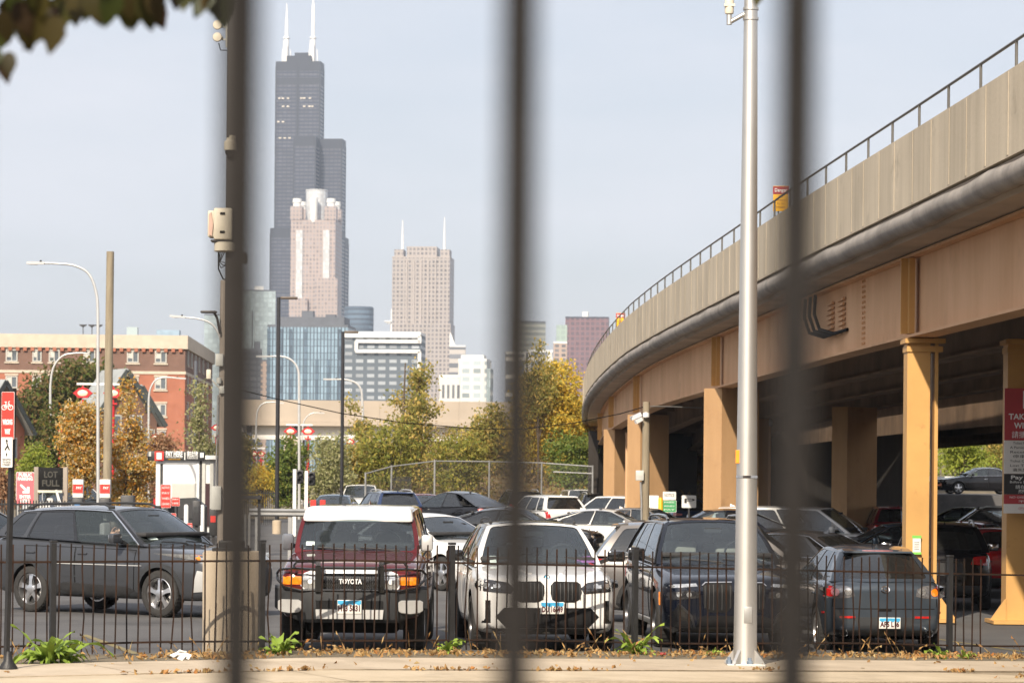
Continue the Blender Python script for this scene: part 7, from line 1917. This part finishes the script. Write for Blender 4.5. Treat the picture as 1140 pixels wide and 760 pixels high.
mb.build('bicycle_symbol', MT['ink_white'], t, None)
tx('WRONG', .075, 'ink_white', t, 0, -h * .14, w * .78, .004); tx('WAY', .075, 'ink_white', t, 0, -h * .34, w * .46, .004)
t, w, h = flat_sign(1, 486.5, 14, 520, D - .08, 'sign_white', 'notice_sign', 'small white notice with a black figure under the bicycle sign', rz=R(-12))
mb = MB(); mb.tube([(0, -.005, h * .34), (.01, -.005, h * .22), (-.02, -.005, h * .08)], .007, 4); mb.tube([(.01, -.005, h * .22), (.03, -.005, h * .08)], .007, 4); mb.lathe([(.012, -.004), (.012, .0)], 10, 0, (0, -.005, h * .39), 'Y'); mb.tube([(.0, -.005, -h * .02), (.0, -.005, -h * .12)], .006, 4)
mb.build('figure_symbol', MT['ink'], t, None)
for kk in range(3): tx(('PUSH BUTTON', 'TO CROSS', 'STREET')[kk], .03, 'ink', t, 0, -h * (.24 + .09 * kk), w * .74)
# public parking sign
D = 92.0
t, w, h = flat_sign(18, 525, 38, 562, D, 'red_faded', 'parking_sign', 'faded red public parking sign with white arrow beside the message board', rz=0)
tx('PUBLIC', .14, 'ink_white', t, 0, h * .41, w * .72, .006); tx('PARKING', .14, 'ink_white', t, 0, h * .29, w * .82, .006); tx('ENTER', .14, 'ink_white', t, 0, -h * .25, w * .62, .006); tx('HERE', .14, 'ink_white', t, 0, -h * .38, w * .5, .006)
mb = MB(); mb.prism([(-.30, .17), (-.22, .25), (.10, -.03), (.10, .10), (.24, .10), (.24, -.26), (-.14, -.26), (-.14, -.14), (.02, -.14)], -.006, -.004, 0, lambda a, b, t_: (a * w, t_, b * w)); mb.build('arrow', MT['ink_white'], t, None)
mb = MB(); mb.box((0, -.006, -h * .475), (w * .98, .004, h * .045)); mb.build('white_band', MT['ink_white'], t, None)
zz = t.location.z
for s_ in (-.4, .4): mb = MB(); mb.box((w * s_, .04, -h / 2 - (zz - h / 2) / 2 + .02), (.05, .05, zz - h / 2 + .04)); mb.build('leg', MT['galv'], t, None)
# message board reading LOT FULL
D = 90.0; a, b = P(43, 520, D), P(70, 545, D); c = (a + b) / 2; w, h = b.x - a.x, a.z - b.z
MT['led_off'] = pm('led_off', (.04, .038, .03), .6, var=.05)
t = thing('message_board', 'dark message board reading lot full on two grey posts', 'message board', (c.x, D, 0))
mb = MB(); mb.box((0, .06, c.z), (w, .16, h), b=.02); bd = mb.build('display_case', MT['seam'], t, 30)
mb = MB(); mb.box((0, -.0, c.z - h / 2 - .05), (w, .3, .07)); mb.build('shelf', MT['cream'], bd, None)
tx('LOT', .26, 'led_off', bd, 0, c.z + h * .17, w * .55, .008, -.024); tx('FULL', .26, 'led_off', bd, 0, c.z - h * .22, w * .72, .008, -.024)
for s_ in (-1, 1): mb = MB(); mb.box((s_ * (w / 2 + .07), .06, (c.z + h / 2) / 2), (.13, .16, c.z + h / 2 + .03)); mb.build('leg', MT['wood_grey'], t, None)
# ticket machines
def machine(px, d, lab, ytop=533, wpx=12, cab=False):
    g = G(px, d); k = FOC / d; w = wpx / k; z = P(px, ytop, d).z - g.z; t = thing('ticket_machine', lab, 'ticket machine', g, 0, 'parking ticket machines')
    mb = MB(); mb.box((0, 0, z * .36), (w, .35, z * .72), b=.03); mb.build('cabinet', MT['sign_black' if cab else 'grey_plastic'], t, 30)
    mb = MB(); mb.box((0, .02, z * .86), (w * .98, .2, z * .27), b=.02); hd = mb.build('sign_head', MT['sign_white'], t, 30)
    mb = MB(); mb.box((0, -.085, z * .86), (w * .9, .02, z * .13)); mb.build('red_panel', MT['red_bright'], hd, None)
    tx('PAY', .1, 'ink_white', hd, w * .1, z * .87, w * .5, .003, -.098)
    mb = MB(); mb.box((0, -.18, z * .62), (w * .5, .02, .12)); mb.build('screen', pm('machine_screen', (.10, .22, .42), .2, var=.1), t, None)
    mb = MB(); mb.box((0, -.18, z * .5), (w * .7, .02, .1)); mb.build('slot_panel', MT['pale_grey'], t, None)
machine(86.5, 90, 'ticket machine left of the wooden pole, behind the grey SUV roof'); machine(116.5, 89, 'ticket machine in front of the wooden pole foot', cab=True)
g = G(142, 92); t = thing('black_cabinet', 'black cabinet with a dark window right of the ticket machines', 'cabinet', g); z = P(142, 551, 92).z
mb = MB(); mb.box((0, 0, z / 2), (.42, .4, z), b=.03); mb.build('case', MT['sign_black'], t, 30); mb = MB(); mb.box((0, -.205, z * .72), (.3, .02, .22)); mb.build('window', MT['pale_grey'], t, None)
mb = MB(); mb.box((0, -.22, z * .72), (.2, .02, .14)); mb.build('screen', MT['sign_black'], t, None)
# pay booth and its frame sign
D = 104.0; g0, g1 = G(173, D), G(238, D); w = g1.x - g0.x; z = P(200, 511, D).z
t = thing('pay_booth', 'white parking pay booth with flat overhanging roof', 'booth', ((g0.x + g1.x) / 2, D + 1, 0))
mb = MB(); mb.box((0, 0, z / 2), (w, 2.0, z)); mb.build('wall', MT['white_metal'], t, None)
mb = MB(); mb.box((0, -.05, z + .07), (w + .25, 2.4, .14), b=.01); mb.build('roof', MT['white_metal'], t, None)
for x in (-.42, .32, .46): mb = MB(); mb.box((w * x, -1.03, z / 2), (.12, .06, z - .05)); mb.build('wall_panel', MT['pale_grey'], t, None)
mb = MB(); mb.box((w * .36, -1.02, z * .33 + .25), (w * .14, .06, 1.5)); mb.build('door_window', pm('dark_maroon', (.05, .02, .025), .4, var=.1), t, None)
mb = MB(); mb.box((-w * .02, -1.02, z * .55), (w * .42, .06, .8)); wi = mb.build('window', MT['pale_grey'], t, None); mb = MB(); mb.box((-w * .02, -1.05, z * .55), (w * .38, .03, .7)); mb.build('pane', MT['window_white'], wi, None)
D = 100.0; a, b = P(165, 502, D), P(228, 513, D); c = (a + b) / 2; w, h = b.x - a.x, a.z - b.z
t = thing('pay_here_sign', 'black pay here sign beam on a white and black gate frame before the booth', 'sign gate', (c.x, D, 0))
mb = MB(); mb.box((0, 0, c.z), (w, .35, h), b=.02); bm_ = mb.build('sign_beam', MT['sign_black'], t, 30)
x = lambda px: P(px, 507, D).x - c.x
mb = MB(); mb.box((x(178), -.19, c.z), (x(183) - x(173), .04, h * .98)); rp_ = mb.build('red_panel', MT['red_bright'], bm_, None)
mb = MB(); mb.box((x(178), -.22, c.z), (x(181) - x(175.5), .03, h * .7)); mb.build('white_square', MT['ink_white'], rp_, None)
mb = MB(); mb.box((x(167), -.19, c.z + h * .2), (x(169.5) - x(165.5), .03, h * .5)); mb.build('grey_square', MT['pale_grey'], bm_, None)
mb = MB(); mb.box((x(225.5), -.19, c.z + h * .12), (x(227.5) - x(223.5), .03, h * .5)); mb.build('white_square', MT['ink_white'], bm_, None)
mb = MB(); mb.box((x(206.5), -.19, c.z), (.03, .03, h * .8)); mb.build('divider', MT['ink_white'], bm_, None)
tx('PAY HERE', .25, 'ink_white', bm_, x(194.5), c.z + h * .2, x(203.5) - x(185), .008, -.19); tx('請在此付款', .2, 'ink_white', bm_, x(215), c.z + h * .2, x(221) - x(209), .004, -.19)
tx('before returning to vehicle', .08, 'ink_white', bm_, x(194.5), c.z - h * .12, x(203.5) - x(185), 0, -.19); tx('取車前請先付款', .08, 'ink_white', bm_, x(215), c.z - h * .2, x(221) - x(209), 0, -.19); tx('credit and cash', .07, 'sign_yellow', bm_, x(194.5), c.z - h * .33, x(201) - x(187), 0, -.19)
zt_ = c.z - h / 2
for px, mat in ((177, 'white_metal'), (220.5, 'white_metal'), (180, 'sign_black'), (223.5, 'sign_black')): mb = MB(); mb.box((x(px), .0 if 'white' in mat else .06, zt_ / 2), (.075, .1, zt_)); mb.build('frame_post', MT[mat], t, None)
mb = MB(); mb.box((x(198.7), 0, zt_ - .06), (x(220.5) - x(177) - .08, .1, .07)); mb.build('frame_top', MT['white_metal'], t, None)
def panel_sign(px0, py0, px1, py1, d, mat, lab, lines, name='lot_notice', leg=True, group='lot notices', tmat='ink_white'):
    t, w, h = flat_sign(px0, py0, px1, py1, d, mat, name, lab, edge='sign_white', group=group)
    n = len(lines)
    for i, s_ in enumerate(lines): tx(s_, h / n * .55, tmat, t, 0, h * (.5 - (i + .6) / (n + .3)), w * .74)
    if leg:
        zz = t.location.z - h / 2; gz = zg(t.location.x); mb = MB(); mb.box((0, .04, -h / 2 - (zz - gz) / 2 + .02), (.06, .06, zz - gz + .04)); mb.build('leg', MT['sign_black'], t, None)
panel_sign(179, 539, 190, 565, 98, 'red_bright', 'tall red notice on the left of the pay gate', ['NOTICE', 'PAY', 'WHEN', 'LEAVING'])
panel_sign(191, 553, 200, 563, 97, 'red_bright', 'small tilted red notice beside the tall red notice', ['PAY', 'HERE'])
panel_sign(188, 571, 196, 579, 95, 'red_bright', 'low red notice over the grey SUV bonnet', ['STOP'])
panel_sign(208, 582, 214, 590, 94, 'red_bright', 'tiny red notice right of the black ticket post', ['PAY'])
for px, py0, py1, lab, mat in ((218.5, 557, 585, 'black ticket box on a slim post before the booth', 'sign_black'), (237.5, 566, 596, 'dark ticket cabinet with red label at the grey wooden pole foot', 'grey_plastic')):
    d = 92; g = G(px, d); t = thing('ticket_box', lab, 'ticket box', g, 0, 'ticket boxes'); z1, z0 = P(px, py0, d).z, max(P(px, py1, d).z, .0)
    mb = MB(); mb.box((0, 0, (z0 + z1) / 2), (.25, .25, z1 - z0), b=.03); mb.build('case', MT[mat], t, 30)
    mb = MB(); mb.box((0, 0, z0 / 2 + .02), (.08, .08, z0 + .04)); mb.build('leg', MT['sign_black'], t, None)
    mb = MB(); mb.box((0, -.13, (z0 + z1) / 2 + .1), (.16, .02, .2)); mb.build('label_panel', MT['red_bright' if 'red' in lab else 'grey_plastic'], t, None)
g = G(206, 99); t = thing('barrier_machine', 'dark barrier machine with a sloped hood inside the pay gate', 'machine', g)
mb = MB(); mb.prism([(-.7, 0), (.7, 0), (.7, 1.15), (.35, 1.45), (-.7, 1.4)], -.4, .4, 0, lambda a, b, q_: (a, q_, b)); mb.build('case', MT['grey_plastic'], t, 30); mb = MB(); mb.box((0, -.42, 1.0), (.9, .04, .5)); mb.build('panel', MT['sign_black'], t, None)
for px, lab in ((207, 'white bollard inside the pay gate'), (225, 'white bollard right of the black ticket box')):
    g = G(px, 95); mb = MB(); mb.lathe([(.07, 0), (.07, 1.2), (.05, 1.25), (.001, 1.26)], 14, 0, (0, 0, 0)); o = mb.build('bollard', MT['white_metal']); o.location = g; tag(o, lab, 'bollard', 'white bollards')
for px, lab in ((272, 'pale slim post just right of the concrete pedestal'), (276.5, 'second pale slim post right of the concrete pedestal')):
    g = G(px, 47); z = P(px, 572, 47).z; mb = MB(); mb.box((0, 0, z / 2), (.035, .035, z)); o = mb.build('slim_post', MT['galv'], None, None); o.location = g; tag(o, lab, 'post', 'slim galvanised posts')
# dark frame gate by the mast
t = thing('barrier_arm_frame', 'dark metal frame standing behind the mast pedestal', 'frame', G(276, 62)); z = P(276, 555, 62).z
for x_ in (-.28, .22): mb = MB(); mb.box((x_, 0, z / 2), (.06, .06, z)); mb.build('upright', MT['sign_black'], t, None)
mb = MB(); mb.box((-.05, 0, z + .03), (.62, .3, .07)); mb.build('top_plate', MT['sign_black'], t, None)
# white signal posts with dark heads
for px, y0, y1, lab in ((327.5, 522, 590, 'left white signal post with dark lamp head'), (340.5, 524, 590, 'right white signal post with dark lamp head')):
    d = 108; g = G(px, d); z = P(px, y0, d).z; t = thing('lane_signal', lab, 'signal post', g, 0, 'white lane signal posts'); mb = MB(); mb.box((0, 0, z / 2), (.12, .12, z)); mb.build('post', MT['white_metal'], t, None)
    mb = MB(); mb.box((.20, -.02, z - .28), (.24, .22, .5), b=.03); hd = mb.build('signal_head', MT['sign_black'], t, 30)
    for zz in (-.12, .12): mb = MB(); mb.lathe([(.085, -.14), (.095, -.14), (.095, 0), (.085, 0)], 16, 0, (.20, -.12, z - .28 + zz), 'Y', closed=True); mb.build('visor', MT['sign_black'], hd)
for px, lab in ((348.5, 'left small red and white marker box beside signal posts'), (359, 'right small red and white marker box beside signal posts')):
    g = G(px, 100); z = P(px, 557, 100).z; t = thing('marker_box', lab, 'marker', g, 0, 'red marker boxes'); mb = MB(); mb.box((0, 0, z / 2 - .1), (.14, .14, z - .2)); mb.build('post', MT['sign_white'], t, None); mb = MB(); mb.box((0, 0, z - .1), (.18, .16, .24)); mb.build('red_cap', MT['red_bright'], t, None)
# galvanised guard rail in the lot
t = thing('guard_rail', 'galvanised guard rail in the lot between the mast and the off-roader', 'guard rail', G(318, 76)); z = P(318, 566, 76).z
mb = MB(); mb.prism([(-.0, z), (-.05, z - .05), (.0, z - .1), (-.05, z - .16), (0, z - .2), (.02, z - .2), (.02, z)], -.95, 1.6, 0, lambda a, b, q_: (q_, a, b)); mb.build('rail', MT['galv'], t, None)
for x_ in (-.75, .1, .95): mb = MB(); mb.box((x_, .08, z / 2), (.1, .12, z)); mb.build('post', MT['galv'], t, None)
# red Chinatown lanterns
MT['lantern_red'] = pm('lantern_red', (.50, .02, .025), .4, var=.1, scale=4); MT['lantern_glass'] = pm('lantern_glass', (.80, .70, .52), .3, var=.05, scale=4)
def lantern_head(par, c, s):
    hexa = [(-.5, 0), (-.33, .14), (-.24, .24), (-.06, .28), (0, .40), (.06, .28), (.24, .24), (.33, .14), (.5, 0), (.33, -.14), (.24, -.24), (-.24, -.24), (-.33, -.14)]
    mb = MB(); mb.prism(hexa, -.16 * s, .16 * s, 0, lambda a, b, q_: (c.x + a * s, c.y + q_, c.z + b * s)); o = mb.build('lantern', MT['lantern_red'], par, None)
    mb = MB(); mb.lathe([(.0, -.03), (.20, -.02), (.25, .0), (.25, .02)], 20, 0, (0, 0, 0), 'Y'); g = mb.build('lantern_glass', MT['lantern_glass'], o, 50); g.location = (c.x, c.y - .17 * s, c.z); g.scale = (s * 1.05, s, s * .62)
def lantern_post(px, d, pair, y, lab, s=.78, ytop=None):
    g = G(px, d); T0 = Vector(g); t = thing('lantern_post', lab, 'lantern post', T0, 0, 'red lantern posts'); z = P(px, y, d).z - g.z
    if len(pair) == 2:
        mb = MB(); x0, x1 = P(pair[0], y, d).x - g.x, P(pair[1], y, d).x - g.x; mb.box(((x0 + x1) / 2, 0, z + .36), (x1 - x0 + .5, .08, .08)); mb.build('cross_arm', MT['white_metal'], t, None)
    for p_ in pair:
        c = P(p_, y, d) - T0; lantern_head(t, c, s)
        mb = MB(); mb.tube([(c.x, 0, c.z - .25), (c.x, 0, c.z - .75)], .05, 8); mb.box((c.x, 0, c.z - .42), (.34, .2, .07)); mb.build('hanger', MT['lantern_red'], t)
    xx = (P(pair[-1], y, d) - T0).x; mb = MB(); mb.tube([(xx, 0, 0), (xx, 0, z - .5)], [.1, .07], 10); mb.build('post', MT['lantern_red'], t)
lantern_post(118, 118, (92.5, 126), 437.5, 'pair of large red lanterns either side of the wooden pole')
lantern_post(334, 165, (323.5, 343), 480, 'pair of red lanterns between the two slim parking lamps')
lantern_post(398, 185, (390, 406), 491.5, 'pair of small red lanterns right of the second parking lamp', .62)
lantern_post(287, 190, (282.5, 290.5), 505, 'pair of tiny red lanterns just right of the mast', .6)
lantern_post(173, 150, (173.5,), 487, 'single small red lantern behind the pay booth tree', .6)
lantern_post(241, 150, (241.5,), 476, 'single red lantern beside the grey wooden pole', .6)
lantern_post(67, 150, (67,), 482, 'single small red lantern in the dark tree shade', .6)
# notices and boxes before the viaduct
panel_sign(738, 547, 752.5, 556, 100, 'sign_white', 'white notice over the green lot notice', ['NOTICE'], tmat='ink', leg=False)
MT['sign_green'] = pm('sign_green', (.05, .30, .11), .5, var=.1, scale=4)
panel_sign(737, 556.5, 753, 570, 100, 'sign_green', 'green lot notice between yellow bollard and blue car', ['PARK', 'AND', 'PAY'])
panel_sign(759, 551, 775, 565, 100, 'sign_white', 'white notice before the pier, right of the green notice', ['P'], tmat='ink')
g = G(727, 99); t = thing('white_cabinet', 'white cabinet beside the camera post', 'cabinet', g); z = P(727, 545, 99).z
mb = MB(); mb.box((0, 0, z / 2), (.34, .3, z), b=.02); mb.build('case', MT['white_metal'], t, 30); mb = MB(); mb.box((.05, -.16, z * .6), (.03, .02, .14)); mb.build('handle', MT['sign_black'], t, None)
g = G(735, 98.6); z = P(735, 547, 98.6).z; mb = MB(); mb.lathe([(.08, 0), (.08, z - .06), (.05, z), (.001, z)], 16); o = mb.build('yellow_bollard', MT['sign_yellow']); o.location = g; tag(o, 'yellow bollard between the white cabinet and green notice', 'bollard')
# entrance board under the far spans
D = 118.0; a, b = P(705.5, 487, D), P(725, 543, D); c = (a + b) / 2; w, h = b.x - a.x, a.z - b.z
t = thing('rate_board', 'black rate board with two yellow headers under the viaduct', 'sign', (c.x, D, 0), 0)
mb = MB(); mb.box((0, 0, c.z), (w, .08, h)); bd = mb.build('board', MT['sign_black'], t, None)
for f in (.5, .0):
    mb = MB(); mb.box((0, -.045, c.z + h * (f - .075)), (w, .02, h * .13)); hd = mb.build('header', MT['sign_yellow'], bd, None); tx('P', .3, 'ink', hd, -w * .18, c.z + h * (f - .075), None, .008, -.058)
    for kk in range(3): tx(('EARLY BIRD', 'ALL DAY', 'MONTHLY')[kk], .12, 'ink_white', bd, -w * .08, c.z + h * (f - .2 - .075 * kk), w * .6, 0, -.045)
for s_, ww in ((-1, .32), (1, .16)): mb = MB(); mb.box((s_ * (w / 2 + ww / 2), .02, (c.z + h / 2 + .2) / 2), (ww, .25, c.z + h / 2 + .2)); mb.build('leg', MT['via_tan'], t, None)
# ticket notice on the inner column
D = 51.55; a, b = P(1118, 432, D), P(1180, 571, D); c = (a + b) / 2; w, h = b.x - a.x, a.z - b.z
t = thing('ticket_sign', 'tall red, white and black parking ticket sign on the column', 'sign', (c.x, D - .06, c.z))
def band(y0, y1, mat, nm): 
    z1, z0 = P(1118, y0, D).z - c.z, P(1118, y1, D).z - c.z; mb = MB(); mb.box((0, .0, (z0 + z1) / 2), (w, .03, z1 - z0 - .002)); return mb.build(nm, MT[mat], t, None), (z0 + z1) / 2, z1 - z0
MT['sign_crimson'] = pm('sign_crimson', (.42, .045, .055), .55, var=.08, scale=3)
o, z, hh = band(432, 490, 'sign_crimson', 'red_band'); tx('TAKE TICKET', .14, 'ink_white', o, 0, z - hh * .05, w * .86, .003, -.017); tx('WITH YOU', .14, 'ink_white', o, 0, z - hh * .22, w * .66, .003, -.017); tx('請攜帶停車票', .13, 'ink_white', o, 0, z - hh * .40, w * .74, 0, -.017)
mb = MB(); mb.box((w * .05, -.018, z + hh * .28), (w * .46, .01, hh * .34)); mb.build('ticket_picture', MT['sign_white'], o, None); mb = MB(); mb.box((w * .05, -.025, z + hh * .28), (w * .34, .008, hh * .26)); mb.build('ticket_lines', MT['pale_grey'], o, None)
o, z, hh = band(490, 527, 'sign_white', 'white_band')
for kk, s_ in enumerate(('Ticket Must Be Validated At', 'A Participating Business To', 'Receive Discount', '停車票須蓋章', 'Ticket Cannot Be Replaced', 'Lost Ticket Pays Max', '遺失票付全日費用')): tx(s_, .06, 'ink', o, 0, z + hh * (.42 - .135 * kk), w * (.8 if kk % 3 else .7), 0, -.017)
o, z, hh = band(527, 550, 'sign_black', 'black_band'); tx('Pay In Kiosk', .09, 'ink_white', o, 0, z + hh * .32, w * .78, .002, -.017); tx('Before Returning To Car', .06, 'ink_white', o, 0, z + hh * .1, w * .8, 0, -.017); tx('請在繳費機付款', .07, 'ink_white', o, 0, z - hh * .15, w * .6, 0, -.017); tx('然後取車', .07, 'ink_white', o, 0, z - hh * .36, w * .5, 0, -.017)
o, z, hh = band(550, 560.5, 'sign_crimson', 'red_strip'); tx('NO OVERNIGHT PARKING', .05, 'ink_white', o, 0, z + hh * .2, w * .8, 0, -.017); tx('不准過夜', .05, 'ink_white', o, 0, z - hh * .25, w * .5, 0, -.017)
o, z, hh = band(560.5, 571, 'sign_white', 'white_strip'); tx('Ⓟ Parking', .06, 'sign_crimson', o, 0, z, w * .5, 0, -.017)
# notice papers on the pier
pc = fp(80, 1.25, 0)
# wall lamp in the dark under the viaduct
g = G(856, 120); t = thing('lamp_post', 'pale lamp on a slim post in the dark under the viaduct', 'lamp post', g); z = P(856, 474, 120).z - g.z
mb = MB(); mb.tube([(0, 0, 0), (0, 0, z)], .06, 8); mb.build('pole', MT['via_tan'], t); mb = MB(); mb.lathe([(.05, 0), (.14, .05), (.14, .2), (.05, .28), (.001, .3)], 14, 0, (0, 0, z)); mb.build('lamp_head', MT['lamp_white'], t)

# ================================================================ the person in the grey SUV
MT['skin'] = pm('skin', (.48, .27, .19), .5, var=.08, scale=8); MT['hair'] = pm('hair', (.03, .022, .018), .6, var=.3, scale=20); MT['shirt'] = pm('shirt_white', (.66, .66, .66), .8, var=.06, scale=10, bump=.2)
def skin_body(name, V, E, Rr, mat, parent, sub=2, root=0):
    me = bpy.data.meshes.new(name); me.from_pydata(V, E, []); o = bpy.data.objects.new(name, me); COL.objects.link(o)
    bpy.context.view_layer.objects.active = o
    mo = o.modifiers.new('skin', 'SKIN'); mo.use_smooth_shade = True
    sk = me.skin_vertices[0].data if me.skin_vertices else None
    if sk is None:
        o.modifiers.clear(); return None
    for i, r_ in enumerate(Rr): sk[i].radius = (r_, r_) if not isinstance(r_, tuple) else r_; sk[i].use_root = (i == root)
    s_ = o.modifiers.new('sub', 'SUBSURF'); s_.levels = sub; s_.render_levels = sub
    dg = bpy.context.evaluated_depsgraph_get(); dg.update(); m2 = bpy.data.meshes.new_from_object(o.evaluated_get(dg)); bpy.data.objects.remove(o)
    for p_ in m2.polygons: p_.use_smooth = True
    m2.name = name; m2.materials.clear()
    return link(name, m2, mat, parent)
# seated in the front seat on the near side of the car, forearm raised to the roof; coordinates in the car's own frame
ps = thing('person', 'person in a white shirt riding in the grey SUV with one forearm raised', 'person', RV_M @ Vector((-.02, -.37, .52)), h if False else R(-33.7))
V = [(0, 0, .05), (-.02, 0, .22), (-.05, 0, .42), (-.05, 0, .56), (-.035, 0, .66), (-.01, 0, .76), (.0, 0, .86),      # pelvis .. neck .. head 5,6
     (-.05, .17, .53), (.06, .24, .32), (.28, .2, .28), (.34, .17, .30),                                                  # left arm
     (-.04, -.17, .53), (.10, -.24, .42), (.16, -.25, .64), (.17, -.25, .72),                                              # right arm raised
     (.20, .09, .04), (.44, .1, .08), (.50, .1, -.26), (.20, -.09, .04), (.44, -.1, .08), (.50, -.1, -.26)]
E = [(0, 1), (1, 2), (2, 3), (3, 4), (4, 5), (5, 6), (3, 7), (7, 8), (8, 9), (9, 10), (3, 11), (11, 12), (12, 13), (13, 14), (0, 15), (15, 16), (16, 17), (0, 18), (18, 19), (19, 20)]
Rr = [(.14, .11), (.14, .11), (.16, .11), (.10, .08), .055, (.075, .09), (.07, .085), .06, .048, .036, .03, .06, .048, .036, .028, .08, .06, .045, .08, .06, .045]
bd = skin_body('body', V, E, Rr, MT['skin'], ps)
if bd:
    fg = MB()
    for j, (dy, L_) in enumerate(((-.030, .070), (-.010, .080), (.010, .075), (.030, .060))):
        b0 = Vector((.17, -.25 + dy, .775)); fg.tube([b0 - Vector((0, 0, .02)), b0 + Vector((.01, 0, L_ * .45)), b0 + Vector((.03, 0, L_ * .8)), b0 + Vector((.055, 0, L_))], [.0095, .009, .008, .006], 8)
    fg.tube([(.17, -.215, .735), (.185, -.19, .765), (.20, -.185, .79)], [.011, .010, .007], 8); fg.lathe([(.03, .0), (.042, .03), (.04, .055), (.025, .065)], 10, 0, (.17, -.25, .715)); fg.build('hand', MT['skin'], ps, 60)
    sh = skin_body('shirt', [(-.02, 0, .06), (-.02, 0, .24), (-.05, 0, .44), (-.05, 0, .57), (-.05, .18, .53), (.03, .235, .40), (-.04, -.18, .53), (.045, -.235, .46)], [(0, 1), (1, 2), (2, 3), (3, 4), (4, 5), (3, 6), (6, 7)], [(.155, .125), (.155, .125), (.175, .125), (.105, .09), .075, .066, .075, .066], MT['shirt'], ps)
    hr = MB(); hr.lathe([(.001, .135), (.06, .125), (.09, .08), (.098, .02), (.09, -.05), (.07, -.07)], 20, 0, (-.03, 0, .84)); hr.build('hair', MT['hair'], ps, 60)
    fc = MB()
    for s_ in (-1, 1): fc.lathe([(.001, -.006), (.010, -.003), (.010, .004), (.001, .007)], 10, 0, (.068, s_ * .03, .825), 'X')
    fc.build('eyes', MT['hair'], ps, 60)
    ns_ = MB(); ns_.add([(.07, 0, .835), (.075, .014, .79), (.075, -.014, .79), (.10, 0, .79)], [(0, 1, 3), (0, 3, 2), (1, 2, 3), (0, 2, 1)]); ns_.box((.075, 0, .755), (.012, .045, .010), b=.004); ns_.build('face', MT['skin'], ps, 60)

# unseen brick building behind the camera, added to darken reflections in the cars
bb = thing('unseen_building', 'long brown brick building across the street, behind the fence', 'building', (0, -34, 0))
mb = MB(); mb.box((-6, 0, 5.5), (120, 10, 11)); mb.build('wall', MT['brick_brown'], bb, None)
for i in range(24):
    for z in (2.6, 6.6): mb = MB(); mb.box((-62 + i * 5, 5.02, z), (2.2, .1, 2.0)); mb.build('window', MT['window_glass'], bb, None)
